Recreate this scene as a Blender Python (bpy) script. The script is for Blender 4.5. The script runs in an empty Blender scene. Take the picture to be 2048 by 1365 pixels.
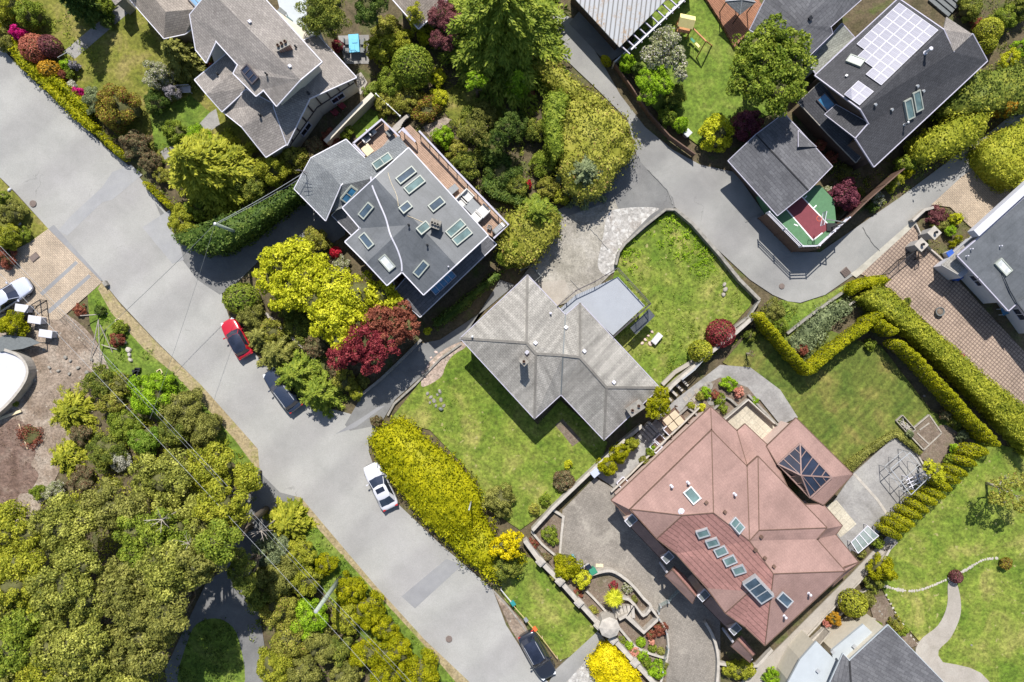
import bpy, bmesh, math, random
import numpy as np
from mathutils import Vector, Matrix
from mathutils.geometry import tessellate_polygon
R = math.radians
random.seed(7)
rng = np.random.default_rng(11)
sc = bpy.context.scene
COL = sc.collection
# ---------------------------------------------------------------- camera, sky, sun, exposure
S = 0.047          # metres per photo pixel on the ground
HC = 72.0          # height of the drone above the ground
cam = bpy.data.objects.new('camera', bpy.data.cameras.new('camera'))
cam.location = (0, 0, HC)
cam.data.sensor_width = 36
cam.data.lens = 36 * HC / (2048 * S)
cam.data.clip_end = 2000
COL.objects.link(cam)
sc.camera = cam
SUN_EL = 54.0
w = bpy.data.worlds.new("World")
sc.world = w
w.use_nodes = True
nt = w.node_tree
nt.nodes.clear()
sky = nt.nodes.new('ShaderNodeTexSky')
sky.sky_type = 'NISHITA'
sky.sun_disc = False
sky.sun_elevation = R(SUN_EL)
sky.sun_rotation = R(-4)
bg = nt.nodes.new('ShaderNodeBackground')
bg.inputs[1].default_value = 0.105
out = nt.nodes.new('ShaderNodeOutputWorld')
nt.links.new(sky.outputs[0], bg.inputs[0])
nt.links.new(bg.outputs[0], out.inputs[0])
sun = bpy.data.objects.new('sun', bpy.data.lights.new('sun', 'SUN'))
sun.data.energy = 5.0
sun.data.angle = R(0.5)
sun.data.color = (1.0, 0.96, 0.9)
sun.rotation_euler = (R(-(90 - SUN_EL)), 0, R(4))
sun.location = (0, 40, 60)
COL.objects.link(sun)
sc.view_settings.view_transform = 'Standard'
sc.view_settings.look = 'None'
sc.view_settings.gamma = 1
sc.view_settings.exposure = 0.52

# ---------------------------------------------------------------- helpers
def P(x, y, z=0.0):
    k = S * (HC - z) / HC
    return Vector(((x - 1024) * k, -(y - 682.5) * k, z))

def tag(o, label=None, cat=None, group=None, kind=None):
    if label: o['label'] = label
    if cat: o['category'] = cat
    if group: o['group'] = group
    if kind: o['kind'] = kind
    return o

def empty(name, loc, label, cat, group=None, rz=0):
    o = bpy.data.objects.new(name, None)
    o.empty_display_size = 0.3
    COL.objects.link(o)
    o.location = loc
    o.rotation_euler = (0, 0, rz)
    return tag(o, label, cat, group)

def link(name, me, mats, parent=None):
    o = bpy.data.objects.new(name, me)
    if not isinstance(mats, (list, tuple)): mats = [mats]
    for m in mats: me.materials.append(m)
    COL.objects.link(o)
    if parent is not None:
        o.parent = parent
    return o

class MB:
    """collects shapes (world coordinates unless the thing says otherwise)"""
    def __init__(s): s.v = []; s.f = []; s.uv = None
    def add(s, vs, fs):
        b = len(s.v); s.v += [tuple(v) for v in vs]; s.f += [tuple(i + b for i in f) for f in fs]; return s
    def box(s, c, sz, M=None):
        x, y, z = [a / 2 for a in sz]
        vs = [Vector((i * x, j * y, k * z)) for i in (-1, 1) for j in (-1, 1) for k in (-1, 1)]
        c = Vector(c)
        if M is not None: vs = [M @ v for v in vs]
        vs = [v + c for v in vs]
        return s.add(vs, [(0, 1, 3, 2), (4, 6, 7, 5), (0, 4, 5, 1), (2, 3, 7, 6), (0, 2, 6, 4), (1, 5, 7, 3)])
    def bar(s, a, b, w, h=None):
        a = Vector(a); b = Vector(b); d = b - a
        if d.length < 1e-5: return s
        h = h or w
        q = d.to_track_quat('X', 'Z').to_matrix()
        return s.box((a + b) / 2, (d.length, w, h), q)
    def tube(s, a, b, r0, r1=None, n=8):
        a = Vector(a); b = Vector(b); r1 = r0 if r1 is None else r1
        q = (b - a).to_track_quat('Z', 'X').to_matrix()
        vs = []
        for p, r in ((a, r0), (b, r1)):
            for i in range(n):
                t = 2 * math.pi * i / n
                vs.append(p + q @ Vector((r * math.cos(t), r * math.sin(t), 0)))
        fs = [(i, (i + 1) % n, n + (i + 1) % n, n + i) for i in range(n)]
        fs.append(tuple(range(n - 1, -1, -1))); fs.append(tuple(range(n, 2 * n)))
        return s.add(vs, fs)
    def lathe(s, c, prof, n=16, M=None):
        c = Vector(c); vs = []; m = len(prof)
        for r, z in prof:
            for i in range(n):
                t = 2 * math.pi * i / n
                v = Vector((r * math.cos(t), r * math.sin(t), z))
                vs.append(c + (M @ v if M is not None else v))
        fs = [(j * n + i, j * n + (i + 1) % n, (j + 1) * n + (i + 1) % n, (j + 1) * n + i) for j in range(m - 1) for i in range(n)]
        if prof[0][0] > 1e-4: fs.append(tuple(range(n - 1, -1, -1)))
        if prof[-1][0] > 1e-4: fs.append(tuple(range((m - 1) * n, m * n)))
        return s.add(vs, fs)
    def prism(s, pts, z0, z1):
        """pts: world xy list, z1 may be list"""
        n = len(pts)
        if area2(pts) < 0:
            pts = pts[::-1]
            if isinstance(z1, list): z1 = z1[::-1]
        zt = z1 if isinstance(z1, list) else [z1] * n
        vs = [Vector((p[0], p[1], z0)) for p in pts] + [Vector((p[0], p[1], zt[i])) for i, p in enumerate(pts)]
        fs = [(i, (i + 1) % n, n + (i + 1) % n, n + i) for i in range(n)]
        tri = tessellate_polygon([[Vector((p[0], p[1], 0)) for p in pts]])
        for t in tri:
            a, b, c = t
            if area2([pts[a], pts[b], pts[c]]) < 0: t = (c, b, a)
            fs.append(tuple(n + i for i in t)); fs.append(tuple(reversed(t)))
        return s.add(vs, fs)
    def mesh(s, name):
        me = bpy.data.meshes.new(name); me.from_pydata(s.v, [], s.f); me.update(); return me
    def build(s, name, mat, parent=None, smooth=False, bevel=0):
        me = s.mesh(name)
        o = link(name, me, mat, parent)
        if smooth:
            for p in me.polygons: p.use_smooth = True
        if bevel:
            b = o.modifiers.new('bevel', 'BEVEL'); b.width = bevel; b.segments = 2; b.limit_method = 'ANGLE'
        return o

def area2(p):
    return sum(p[i][0] * p[(i + 1) % len(p)][1] - p[(i + 1) % len(p)][0] * p[i][1] for i in range(len(p)))

def smooth_poly(pts, n=5, closed=True):
    out = []; L = len(pts)
    rngi = range(L) if closed else range(L - 1)
    for i in rngi:
        if closed: a, b, c, d = pts[i - 1], pts[i], pts[(i + 1) % L], pts[(i + 2) % L]
        else: a, b, c, d = pts[max(i - 1, 0)], pts[i], pts[i + 1], pts[min(i + 2, L - 1)]
        for k in range(n):
            t = k / n
            out.append(tuple(0.5 * ((2 * b[j]) + (-a[j] + c[j]) * t + (2 * a[j] - 5 * b[j] + 4 * c[j] - d[j]) * t * t + (-a[j] + 3 * b[j] - 3 * c[j] + d[j]) * t ** 3) for j in (0, 1)))
    if not closed: out.append(tuple(pts[-1][:2]))
    return out

def offset_poly(pts, d):
    """move a closed world polygon inwards by d"""
    n = len(pts); sg = 1 if area2(pts) > 0 else -1; res = []
    for i in range(n):
        p0 = Vector(pts[i - 1][:2]); p1 = Vector(pts[i][:2]); p2 = Vector(pts[(i + 1) % n][:2])
        e1 = (p1 - p0).normalized(); e2 = (p2 - p1).normalized()
        n1 = Vector((-e1.y, e1.x)) * sg; n2 = Vector((-e2.y, e2.x)) * sg
        m = n1 + n2
        if m.length < 0.1: m = n1
        m.normalize(); k = min(2.0, 1 / max(0.4, m.dot(n1)))
        q = p1 + m * d * k; res.append((q.x, q.y))
    return res

def strip_pts(pts, w):
    """two offset sides of an open world polyline -> closed polygon"""
    L = []; Rr = []; n = len(pts)
    for i in range(n):
        a = Vector(pts[max(0, i - 1)][:2]); b = Vector(pts[min(n - 1, i + 1)][:2])
        d = (b - a).normalized(); nn = Vector((-d.y, d.x)); p = Vector(pts[i][:2])
        if 0 < i < n - 1:
            d1 = (p - a).normalized(); k = 1 / max(0.5, abs(Vector((-d1.y, d1.x)).dot(nn)))
        else: k = 1
        L.append(tuple(p + nn * w / 2 * k)); Rr.append(tuple(p - nn * w / 2 * k))
    return L + Rr[::-1]

# ---------------------------------------------------------------- materials
def new_mat(name):
    m = bpy.data.materials.new(name); m.use_nodes = True
    n = m.node_tree; b = n.nodes['Principled BSDF']; return m, n, b

def N(n, t, **kw):
    x = n.nodes.new(t)
    for k, v in kw.items():
        if k.startswith('_'): x.inputs[k[1:].replace('_', ' ')].default_value = v
        else: setattr(x, k, v)
    return x

def c4(c): return (c[0], c[1], c[2], 1)

def ramp(n, fac, stops):
    r = N(n, 'ShaderNodeValToRGB'); e = r.color_ramp.elements
    while len(e) < len(stops): e.new(0.5)
    for i, (p, c) in enumerate(stops): e[i].position = p; e[i].color = c4(c)
    n.links.new(fac, r.inputs[0]); return r.outputs[0]

def noise(n, vec, scale, detail=4, rough=0.6, dist=0.0):
    x = N(n, 'ShaderNodeTexNoise', _Scale=scale, _Detail=detail, _Roughness=rough, _Distortion=dist)
    n.links.new(vec, x.inputs['Vector']); return x.outputs['Fac']

def mix(n, a, b, fac, mode='MIX'):
    x = N(n, 'ShaderNodeMix', data_type='RGBA', blend_type=mode)
    for s, v in ((x.inputs[0], fac), (x.inputs[6], a), (x.inputs[7], b)):
        if isinstance(v, (int, float)): s.default_value = v
        elif isinstance(v, tuple): s.default_value = c4(v)
        else: n.links.new(v, s)
    return x.outputs[2]

def bump(n, b, h, strength=0.3, dist=0.03):
    x = N(n, 'ShaderNodeBump', _Strength=strength, _Distance=dist)
    n.links.new(h, x.inputs['Height']); n.links.new(x.outputs[0], b.inputs['Normal'])

def pos(n, uv=False, rot=0, scale=1):
    if uv:
        v = N(n, 'ShaderNodeTexCoord').outputs['UV']
    else: v = N(n, 'ShaderNodeNewGeometry').outputs['Position']
    if rot or scale != 1:
        m = N(n, 'ShaderNodeMapping'); m.inputs['Rotation'].default_value = (0, 0, R(rot)); m.inputs['Scale'].default_value = (scale,) * 3
        n.links.new(v, m.inputs[0]); v = m.outputs[0]
    return v

def ground_mat(name, a, b, c, fine=9.0, big=0.35, rough=0.9, bmp=0.5, bd=0.04, speck=None, stripes=None, cracks=False, ct=1.0):
    m, n, s = new_mat(name); v = pos(n)
    f1 = noise(n, v, fine, 5, 0.7); f2 = noise(n, v, big, 4, 0.6, 0.6)
    col = ramp(n, f2, [(0.34, a), (0.52, b), (0.68, c)])
    dk = ramp(n, f1, [(0.3, (1 - 0.38 * ct,) * 3), (0.7, (1 + 0.3 * ct,) * 3)])
    col = mix(n, col, dk, 1.0, 'MULTIPLY')
    f3 = noise(n, v, big * 4.3, 4, 0.65, 0.3)
    col = mix(n, col, ramp(n, f3, [(0.35, (1 - 0.18 * ct,) * 3), (0.65, (1 + 0.16 * ct,) * 3)]), 0.8, 'MULTIPLY')
    if speck:
        f4 = noise(n, v, fine * 0.45, 3, 0.5)
        fac = ramp(n, f4, [(speck[1], (0, 0, 0)), (speck[1] + 0.06, (1, 1, 1))])
        col = mix(n, col, speck[0], fac)
    if stripes:
        wv = N(n, 'ShaderNodeTexWave', wave_type='BANDS', bands_direction='X', _Scale=stripes[1], _Distortion=0.6)
        wv.inputs['Detail'].default_value = 1
        n.links.new(pos(n, rot=stripes[0]), wv.inputs['Vector'])
        col = mix(n, col, ramp(n, wv.outputs['Fac'], [(0.3, (1 - stripes[2],) * 3), (0.7, (1 + stripes[2],) * 3)]), 1.0, 'MULTIPLY')
    if cracks:
        vr = N(n, 'ShaderNodeTexVoronoi', feature='DISTANCE_TO_EDGE', _Scale=0.16)
        dn = N(n, 'ShaderNodeTexNoise', _Scale=0.8, _Detail=5); n.links.new(v, dn.inputs['Vector'])
        dv = mix(n, v, dn.outputs['Color'], 0.02)
        ad = N(n, 'ShaderNodeVectorMath', operation='MULTIPLY_ADD'); n.links.new(dn.outputs['Color'], ad.inputs[0]); ad.inputs[1].default_value = (2.2, 2.2, 0); n.links.new(v, ad.inputs[2])
        n.links.new(ad.outputs[0], vr.inputs['Vector'])
        ln = ramp(n, vr.outputs['Distance'], [(0.0, (1, 1, 1)), (0.004, (0, 0, 0))])
        gate = ramp(n, noise(n, v, 0.12, 3), [(0.56, (0, 0, 0)), (0.62, (1, 1, 1))])
        ln = mix(n, ln, gate, 1.0, 'MULTIPLY')
        col = mix(n, col, tuple(x * 0.6 for x in b), ln)
        # long tyre wear bands
        wv = N(n, 'ShaderNodeTexWave', wave_type='BANDS', bands_direction='X', _Scale=0.055, _Distortion=3.0)
        wv.inputs['Detail'].default_value = 3; wv.inputs['Detail Scale'].default_value = 0.5
        n.links.new(pos(n, rot=50), wv.inputs['Vector'])
        col = mix(n, col, ramp(n, wv.outputs['Fac'], [(0.2, (0.93, 0.925, 0.93)), (0.8, (1.05, 1.05, 1.04))]), 1.0, 'MULTIPLY')
    n.links.new(col, s.inputs['Base Color']); s.inputs['Roughness'].default_value = rough
    s.inputs['Specular IOR Level'].default_value = 0.25
    if bmp: bump(n, s, f1, bmp, bd)
    return m

def brick_mat(name, c1, c2, mort, w_, h_, mw, uv=False, rot=0, rough=0.85, offset=0.5, var=None, bmp=0.4, big=0.3, streak=0, fine=0.22):
    m, n, s = new_mat(name); v = pos(n, uv, rot)
    b = N(n, 'ShaderNodeTexBrick', offset=offset, _Scale=1.0)
    b.inputs['Brick Width'].default_value = w_; b.inputs['Row Height'].default_value = h_
    b.inputs['Mortar Size'].default_value = mw; b.inputs['Mortar Smooth'].default_value = 0.3
    b.inputs['Color1'].default_value = c4(c1); b.inputs['Color2'].default_value = c4(c2); b.inputs['Mortar'].default_value = c4(mort)
    n.links.new(v, b.inputs['Vector'])
    col = b.outputs['Color']
    f = noise(n, pos(n), big, 5, 0.65, 0.5)
    col = mix(n, col, ramp(n, f, [(0.3, (0.78, 0.78, 0.78)), (0.7, (1.2, 1.2, 1.2))]), 1.0, 'MULTIPLY')
    f2 = noise(n, pos(n), 6, 5, 0.7)
    col = mix(n, col, ramp(n, f2, [(0.3, (1 - fine,) * 3), (0.7, (1 + fine,) * 3)]), 1.0, 'MULTIPLY')
    if var: # stains (colour, threshold)
        f3 = noise(n, pos(n), var[2] if len(var) > 2 else 0.6, 5, 0.7, 0.4)
        col = mix(n, col, var[0], ramp(n, f3, [(var[1], (0, 0, 0)), (var[1] + 0.15, (0.7, 0.7, 0.7))]))
    if streak: # runs of lichen down the slope
        mp = N(n, 'ShaderNodeMapping'); mp.inputs['Scale'].default_value = (1.6, 0.12, 1); n.links.new(pos(n, True), mp.inputs[0])
        f4 = noise(n, mp.outputs[0], 1.0, 4, 0.6)
        col = mix(n, col, ramp(n, f4, [(0.35, (1 - streak,) * 3), (0.65, (1 + streak,) * 3)]), 1.0, 'MULTIPLY')
    n.links.new(col, s.inputs['Base Color']); s.inputs['Roughness'].default_value = rough
    s.inputs['Specular IOR Level'].default_value = 0.3
    if bmp: bump(n, s, b.outputs['Fac'], -bmp, 0.02)
    return m

def plain(name, c, rough=0.6, var=0.12, scale=3.0, metal=0.0, coat=0.0, spec=0.4):
    m, n, s = new_mat(name)
    f = noise(n, pos(n), scale, 5, 0.65)
    col = mix(n, c, ramp(n, f, [(0.3, (1 - var,) * 3), (0.7, (1 + var,) * 3)]), 1.0, 'MULTIPLY')
    n.links.new(col, s.inputs['Base Color'])
    s.inputs['Roughness'].default_value = rough; s.inputs['Metallic'].default_value = metal
    s.inputs['Coat Weight'].default_value = coat; s.inputs['Specular IOR Level'].default_value = spec
    return m

def glass(name, c, rough=0.06):
    m, n, s = new_mat(name)
    f = noise(n, pos(n), 0.9, 3)
    col = mix(n, c, ramp(n, f, [(0.35, (0.7, 0.7, 0.7)), (0.65, (1.35, 1.35, 1.35))]), 1.0, 'MULTIPLY')
    n.links.new(col, s.inputs['Base Color']); s.inputs['Roughness'].default_value = rough
    s.inputs['Specular IOR Level'].default_value = 0.9
    return m

def clear_glass(name, tint=(0.3, 0.38, 0.37), a=0.3):
    m, n, s = new_mat(name)
    s.inputs['Base Color'].default_value = c4(tint); s.inputs['Roughness'].default_value = 0.08; s.inputs['Alpha'].default_value = a
    return m

def leaf_mat(name, dark, mid, light, trans=0.35, scale=0.9, accent=None):
    m, n, s = new_mat(name)
    g = N(n, 'ShaderNodeNewGeometry')
    f = noise(n, g.outputs['Position'], scale, 4, 0.6)
    rnd = g.outputs['Random Per Island']
    ad = N(n, 'ShaderNodeMath', operation='MULTIPLY_ADD'); n.links.new(rnd, ad.inputs[0]); ad.inputs[1].default_value = 0.42
    ad2 = N(n, 'ShaderNodeMath', operation='MULTIPLY_ADD'); n.links.new(f, ad2.inputs[0]); ad2.inputs[1].default_value = 1.1; ad2.inputs[2].default_value = -0.26
    n.links.new(ad2.outputs[0], ad.inputs[2])
    col = ramp(n, ad.outputs[0], [(0.22, dark), (0.5, mid), (0.8, light)])
    if accent:
        f2 = N(n, 'ShaderNodeMath', operation='FRACT'); mm = N(n, 'ShaderNodeMath', operation='MULTIPLY'); n.links.new(rnd, mm.inputs[0]); mm.inputs[1].default_value = 17.3
        n.links.new(mm.outputs[0], f2.inputs[0])
        col = mix(n, col, accent[0], ramp(n, f2.outputs[0], [(1 - accent[1] - 0.02, (0, 0, 0)), (1 - accent[1], (1, 1, 1))]))
    n.links.new(col, s.inputs['Base Color']); s.inputs['Roughness'].default_value = 0.55
    s.inputs['Specular IOR Level'].default_value = 0.15
    tr = N(n, 'ShaderNodeBsdfTranslucent'); n.links.new(col, tr.inputs['Color'])
    ms = N(n, 'ShaderNodeMixShader'); ms.inputs[0].default_value = trans
    n.links.new(s.outputs[0], ms.inputs[1]); n.links.new(tr.outputs[0], ms.inputs[2])
    n.links.new(ms.outputs[0], n.nodes['Material Output'].inputs['Surface'])
    return m

M = {}
# grounds
M['soil'] = ground_mat('soil', (0.07, 0.06, 0.03), (0.11, 0.085, 0.05), (0.08, 0.095, 0.026), 6, 0.5, bmp=0.8, bd=0.08)
M['bedsoil'] = ground_mat('bed_soil', (0.12, 0.09, 0.065), (0.17, 0.13, 0.1), (0.13, 0.11, 0.07), 9, 0.8, bmp=0.8, bd=0.06, speck=((0.2, 0.17, 0.13), 0.6))
M['asphalt'] = ground_mat('asphalt', (0.265, 0.262, 0.247), (0.288, 0.282, 0.268), (0.3, 0.292, 0.282), 14, 0.12, bmp=0.15, cracks=True, ct=0.38)
M['asphalt_patch'] = ground_mat('asphalt_patch', (0.20, 0.20, 0.205), (0.22, 0.22, 0.225), (0.24, 0.24, 0.24), 16, 0.3, bmp=0.15, ct=0.3)
M['asphalt_patch2'] = ground_mat('asphalt_patch_pale', (0.25, 0.25, 0.255), (0.27, 0.27, 0.27), (0.29, 0.285, 0.285), 16, 0.3, bmp=0.15, ct=0.3)
M['asphalt_dark'] = ground_mat('asphalt_dark', (0.135, 0.135, 0.135), (0.158, 0.157, 0.154), (0.182, 0.18, 0.176), 14, 0.3, bmp=0.2, cracks=True, ct=0.45)  # old asphalt; on the wooded and narrow driveways its dark tone carries shade
M['asphalt_lane'] = ground_mat('asphalt_lane', (0.21, 0.208, 0.2), (0.24, 0.236, 0.226), (0.262, 0.256, 0.246), 14, 0.2, bmp=0.2, cracks=True, ct=0.35)
M['concrete'] = ground_mat('concrete', (0.27, 0.245, 0.21), (0.31, 0.28, 0.245), (0.34, 0.315, 0.28), 10, 0.4, bmp=0.15, ct=0.4)
M['concrete_dirty'] = ground_mat('concrete_dirty', (0.21, 0.195, 0.165), (0.28, 0.26, 0.225), (0.31, 0.29, 0.26), 8, 0.5, bmp=0.25, cracks=True)
M['gravel'] = ground_mat('gravel', (0.3, 0.285, 0.265), (0.36, 0.345, 0.325), (0.3, 0.275, 0.25), 5, 0.6, bmp=0.9, bd=0.06, speck=((0.45, 0.44, 0.42), 0.56))
M['dirt'] = ground_mat('dirt', (0.17, 0.125, 0.09), (0.26, 0.205, 0.16), (0.36, 0.31, 0.255), 5, 0.3, bmp=0.9, bd=0.1, ct=1.2, speck=((0.33, 0.3, 0.26), 0.66))
M['dirt_brown'] = ground_mat('dirt_brown', (0.11, 0.07, 0.052), (0.165, 0.11, 0.086), (0.22, 0.165, 0.13), 3.5, 0.5, bmp=1.0, bd=0.15)
M['lawn'] = ground_mat('lawn', (0.09, 0.145, 0.014), (0.15, 0.19, 0.027), (0.235, 0.225, 0.06), 3.6, 0.30, bmp=0.9, bd=0.07, ct=1.5, speck=((0.27, 0.25, 0.1), 0.66))
M['lawn_green'] = ground_mat('lawn_green', (0.075, 0.125, 0.014), (0.12, 0.175, 0.022), (0.17, 0.2, 0.04), 3.6, 0.35, bmp=0.9, bd=0.07, ct=1.4)
M['lawn_striped'] = ground_mat('lawn_striped', (0.068, 0.102, 0.015), (0.108, 0.13, 0.023), (0.17, 0.155, 0.04), 3.6, 0.3, bmp=0.8, bd=0.07, ct=1.3, stripes=(42, 0.42, 0.09))
M['lawn_dry'] = ground_mat('lawn_dry', (0.1, 0.12, 0.014), (0.155, 0.155, 0.026), (0.22, 0.185, 0.06), 3.6, 0.4, bmp=0.9, bd=0.07, ct=1.4)
M['verge_dry'] = ground_mat('verge_dry', (0.24, 0.19, 0.1), (0.3, 0.24, 0.14), (0.2, 0.19, 0.06), 5, 0.6, bmp=0.8, bd=0.06)
M['court_green'] = plain('court_green', (0.075, 0.17, 0.085), 0.8)
M['court_red'] = plain('court_red', (0.16, 0.035, 0.045), 0.8)
M['white_line'] = plain('white_line', (0.75, 0.75, 0.75), 0.8)
M['wall_pinkg'] = ground_mat('pink_rubble', (0.3, 0.23, 0.18), (0.36, 0.28, 0.23), (0.26, 0.22, 0.17), 5, 0.8, bmp=0.9, ct=1.4)
M['pavers'] = brick_mat('pavers', (0.33, 0.25, 0.19), (0.29, 0.22, 0.17), (0.15, 0.11, 0.09), 0.3, 0.3, 0.05, rot=40, offset=0.0, bmp=0.3)
M['pavers_tan'] = brick_mat('pavers_tan', (0.4, 0.32, 0.235), (0.34, 0.275, 0.205), (0.2, 0.16, 0.125), 0.3, 0.16, 0.018, rot=45, bmp=0.2)
M['pavers_grey'] = brick_mat('pavers_grey', (0.245, 0.22, 0.19), (0.2, 0.18, 0.155), (0.125, 0.11, 0.095), 0.22, 0.12, 0.012, rot=25, bmp=0.3, var=((0.36, 0.33, 0.28), 0.56, 0.35))
M['slab_grey'] = ground_mat('slab_grey', (0.2, 0.19, 0.18), (0.255, 0.245, 0.235), (0.3, 0.29, 0.27), 6, 0.35, bmp=0.3, ct=0.5)
M['tile_cream'] = brick_mat('tile_cream', (0.42, 0.38, 0.3), (0.39, 0.355, 0.28), (0.28, 0.255, 0.21), 0.6, 0.6, 0.02, rot=45, offset=0, bmp=0.1)
M['stone'] = plain('stone', (0.22, 0.205, 0.18), 0.9, 0.35, 2.5)
M['pale_stone'] = plain('pale_stone', (0.36, 0.33, 0.29), 0.9, 0.22, 2.0)
M['curb'] = plain('curb', (0.34, 0.32, 0.27), 0.9, 0.2, 1.5)
M['crack'] = plain('crack_filler', (0.2, 0.198, 0.19), 0.9, 0.15, 6)
M['twigs'] = plain('twigs', (0.085, 0.085, 0.028), 0.95, 0.3, 5)  # inner twigs as solid cores, dark so leaf gaps read as shade
# roofs
def shingle(name, a, b, mo, **k): return brick_mat(name, a, b, mo, k.pop('w', 0.32), k.pop('h', 0.19), k.pop('mw', 0.014), uv=True, **k)
M['shingle_grey'] = shingle('shingle_grey', (0.275, 0.26, 0.235), (0.235, 0.222, 0.2), (0.15, 0.14, 0.125), streak=0.24, big=0.2)
M['shingle_brown'] = shingle('shingle_brown', (0.255, 0.23, 0.21), (0.2, 0.18, 0.165), (0.11, 0.10, 0.09))
M['shingle_tan'] = shingle('shingle_tan', (0.3, 0.26, 0.22), (0.24, 0.205, 0.175), (0.14, 0.12, 0.1))
M['shingle_dark'] = shingle('shingle_dark', (0.062, 0.062, 0.068), (0.048, 0.048, 0.053), (0.022, 0.022, 0.024))
M['shingle_char'] = shingle('shingle_charcoal', (0.115, 0.115, 0.122), (0.085, 0.085, 0.092), (0.045, 0.045, 0.05), w=0.8, h=0.3)
M['shingle_blue'] = shingle('shingle_blue', (0.19, 0.2, 0.205), (0.15, 0.158, 0.165), (0.08, 0.085, 0.09))
M['shingle_green'] = shingle('shingle_green', (0.26, 0.27, 0.235), (0.2, 0.205, 0.18), (0.12, 0.12, 0.1))
M['tile_red'] = shingle('tile_red', (0.275, 0.175, 0.15), (0.262, 0.165, 0.142), (0.21, 0.13, 0.112), w=0.26, h=0.24, mw=0.01, streak=0.05, fine=0.09)
M['tile_red_rib'] = shingle('tile_red_ribbed', (0.29, 0.15, 0.13), (0.26, 0.133, 0.115), (0.15, 0.075, 0.066), streak=0.08, w=500.0, h=0.43, mw=0.04, offset=0.0)
def membrane():
    m, n, s = new_mat('membrane_dark'); v = pos(n)
    f = noise(n, v, 0.5, 5, 0.6, 0.5); f1 = noise(n, v, 8, 4, 0.7)
    col = ramp(n, f, [(0.3, (0.06, 0.066, 0.072)), (0.7, (0.105, 0.112, 0.122))])
    col = mix(n, col, ramp(n, f1, [(0.3, (0.85,) * 3), (0.7, (1.15,) * 3)]), 1.0, 'MULTIPLY')
    wv = N(n, 'ShaderNodeTexWave', wave_type='BANDS', bands_direction='Y', _Scale=0.5, _Distortion=0.4); n.links.new(pos(n, True), wv.inputs['Vector'])
    col = mix(n, col, ramp(n, wv.outputs['Fac'], [(0.0, (0.9,) * 3), (0.1, (1.0,) * 3)]), 1.0, 'MULTIPLY')
    n.links.new(col, s.inputs['Base Color']); s.inputs['Roughness'].default_value = 0.5
    return m
M['membrane'] = membrane()
M['membrane_white'] = plain('membrane_white', (0.36, 0.39, 0.41), 0.6, 0.06, 0.8)
M['deck_grey'] = plain('deck_vinyl', (0.27, 0.285, 0.31), 0.5, 0.05, 1.2)
def corr():
    m, n, s = new_mat('corrugated'); v = pos(n, True)
    wv = N(n, 'ShaderNodeTexWave', wave_type='BANDS', bands_direction='X', _Scale=0.75); n.links.new(v, wv.inputs['Vector'])
    col = ramp(n, wv.outputs['Fac'], [(0.05, (0.08, 0.075, 0.07)), (0.2, (0.25, 0.26, 0.275)), (1, (0.29, 0.3, 0.315))])
    f = noise(n, pos(n), 0.45, 5, 0.7, 0.6)
    f2 = noise(n, pos(n), 5, 4, 0.7)
    mm = mix(n, ramp(n, f, [(0.5, (0, 0, 0)), (0.62, (1, 1, 1))]), ramp(n, f2, [(0.45, (0, 0, 0)), (0.6, (1, 1, 1))]), 1.0, 'MULTIPLY')
    col = mix(n, col, (0.2, 0.13, 0.07), mm)
    n.links.new(col, s.inputs['Base Color']); s.inputs['Roughness'].default_value = 0.6
    return m
M['corrugated'] = corr()
def solar():
    m, n, s = new_mat('solar_cells')
    b = N(n, 'ShaderNodeTexBrick', offset=0, _Scale=1.0); n.links.new(pos(n, True), b.inputs['Vector'])
    b.inputs['Brick Width'].default_value = 0.9; b.inputs['Row Height'].default_value = 0.16; b.inputs['Mortar Size'].default_value = 0.02
    b.inputs['Color1'].default_value = (0.22, 0.215, 0.255, 1); b.inputs['Color2'].default_value = (0.2, 0.195, 0.235, 1); b.inputs['Mortar'].default_value = (0.28, 0.28, 0.33, 1)  # pale lilac cells: the sky's reflection is put into the base colour
    n.links.new(b.outputs['Color'], s.inputs['Base Color']); s.inputs['Roughness'].default_value = 0.35
    return m
M['solar'] = solar()
# walls, trims, misc
M['wall_cream'] = plain('wall_cream', (0.5, 0.46, 0.38), 0.85, 0.08)
M['wall_white'] = plain('wall_white', (0.46, 0.46, 0.5), 0.85, 0.06)
M['wall_tan'] = plain('wall_tan', (0.45, 0.35, 0.22), 0.85, 0.1)
M['wall_brown'] = plain('wall_brown', (0.09, 0.06, 0.045), 0.85, 0.15)  # darkened so the colour carries the shade on these walls
M['wall_grey'] = plain('wall_grey', (0.3, 0.29, 0.28), 0.85, 0.1)
M['lantern'] = plain('lantern_bar', (0.24, 0.16, 0.14), 0.6)
M['wall_pink'] = plain('wall_pinkish', (0.5, 0.38, 0.33), 0.85, 0.1)
M['white'] = plain('white_paint', (0.52, 0.51, 0.56), 0.5, 0.05)
M['lilac'] = plain('pale_trim', (0.36, 0.345, 0.41), 0.5, 0.06)
M['dark_trim'] = plain('dark_trim', (0.06, 0.05, 0.055), 0.5)
M['black'] = plain('black_metal', (0.02, 0.02, 0.022), 0.4)
M['gutter_grey'] = plain('gutter_grey', (0.12, 0.13, 0.13), 0.6, 0.2, 8)
M['metal'] = plain('pale_metal', (0.42, 0.43, 0.44), 0.4, 0.1, 4, metal=0.3)
M['wood'] = brick_mat('deck_boards', (0.36, 0.245, 0.18), (0.32, 0.215, 0.155), (0.18, 0.115, 0.08), 3.0, 0.16, 0.02, rot=43, bmp=0.1)
M['wood_red'] = brick_mat('deck_boards_red', (0.27, 0.13, 0.075), (0.22, 0.105, 0.06), (0.1, 0.045, 0.03), 3.0, 0.16, 0.02, rot=45, bmp=0.1)
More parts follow.
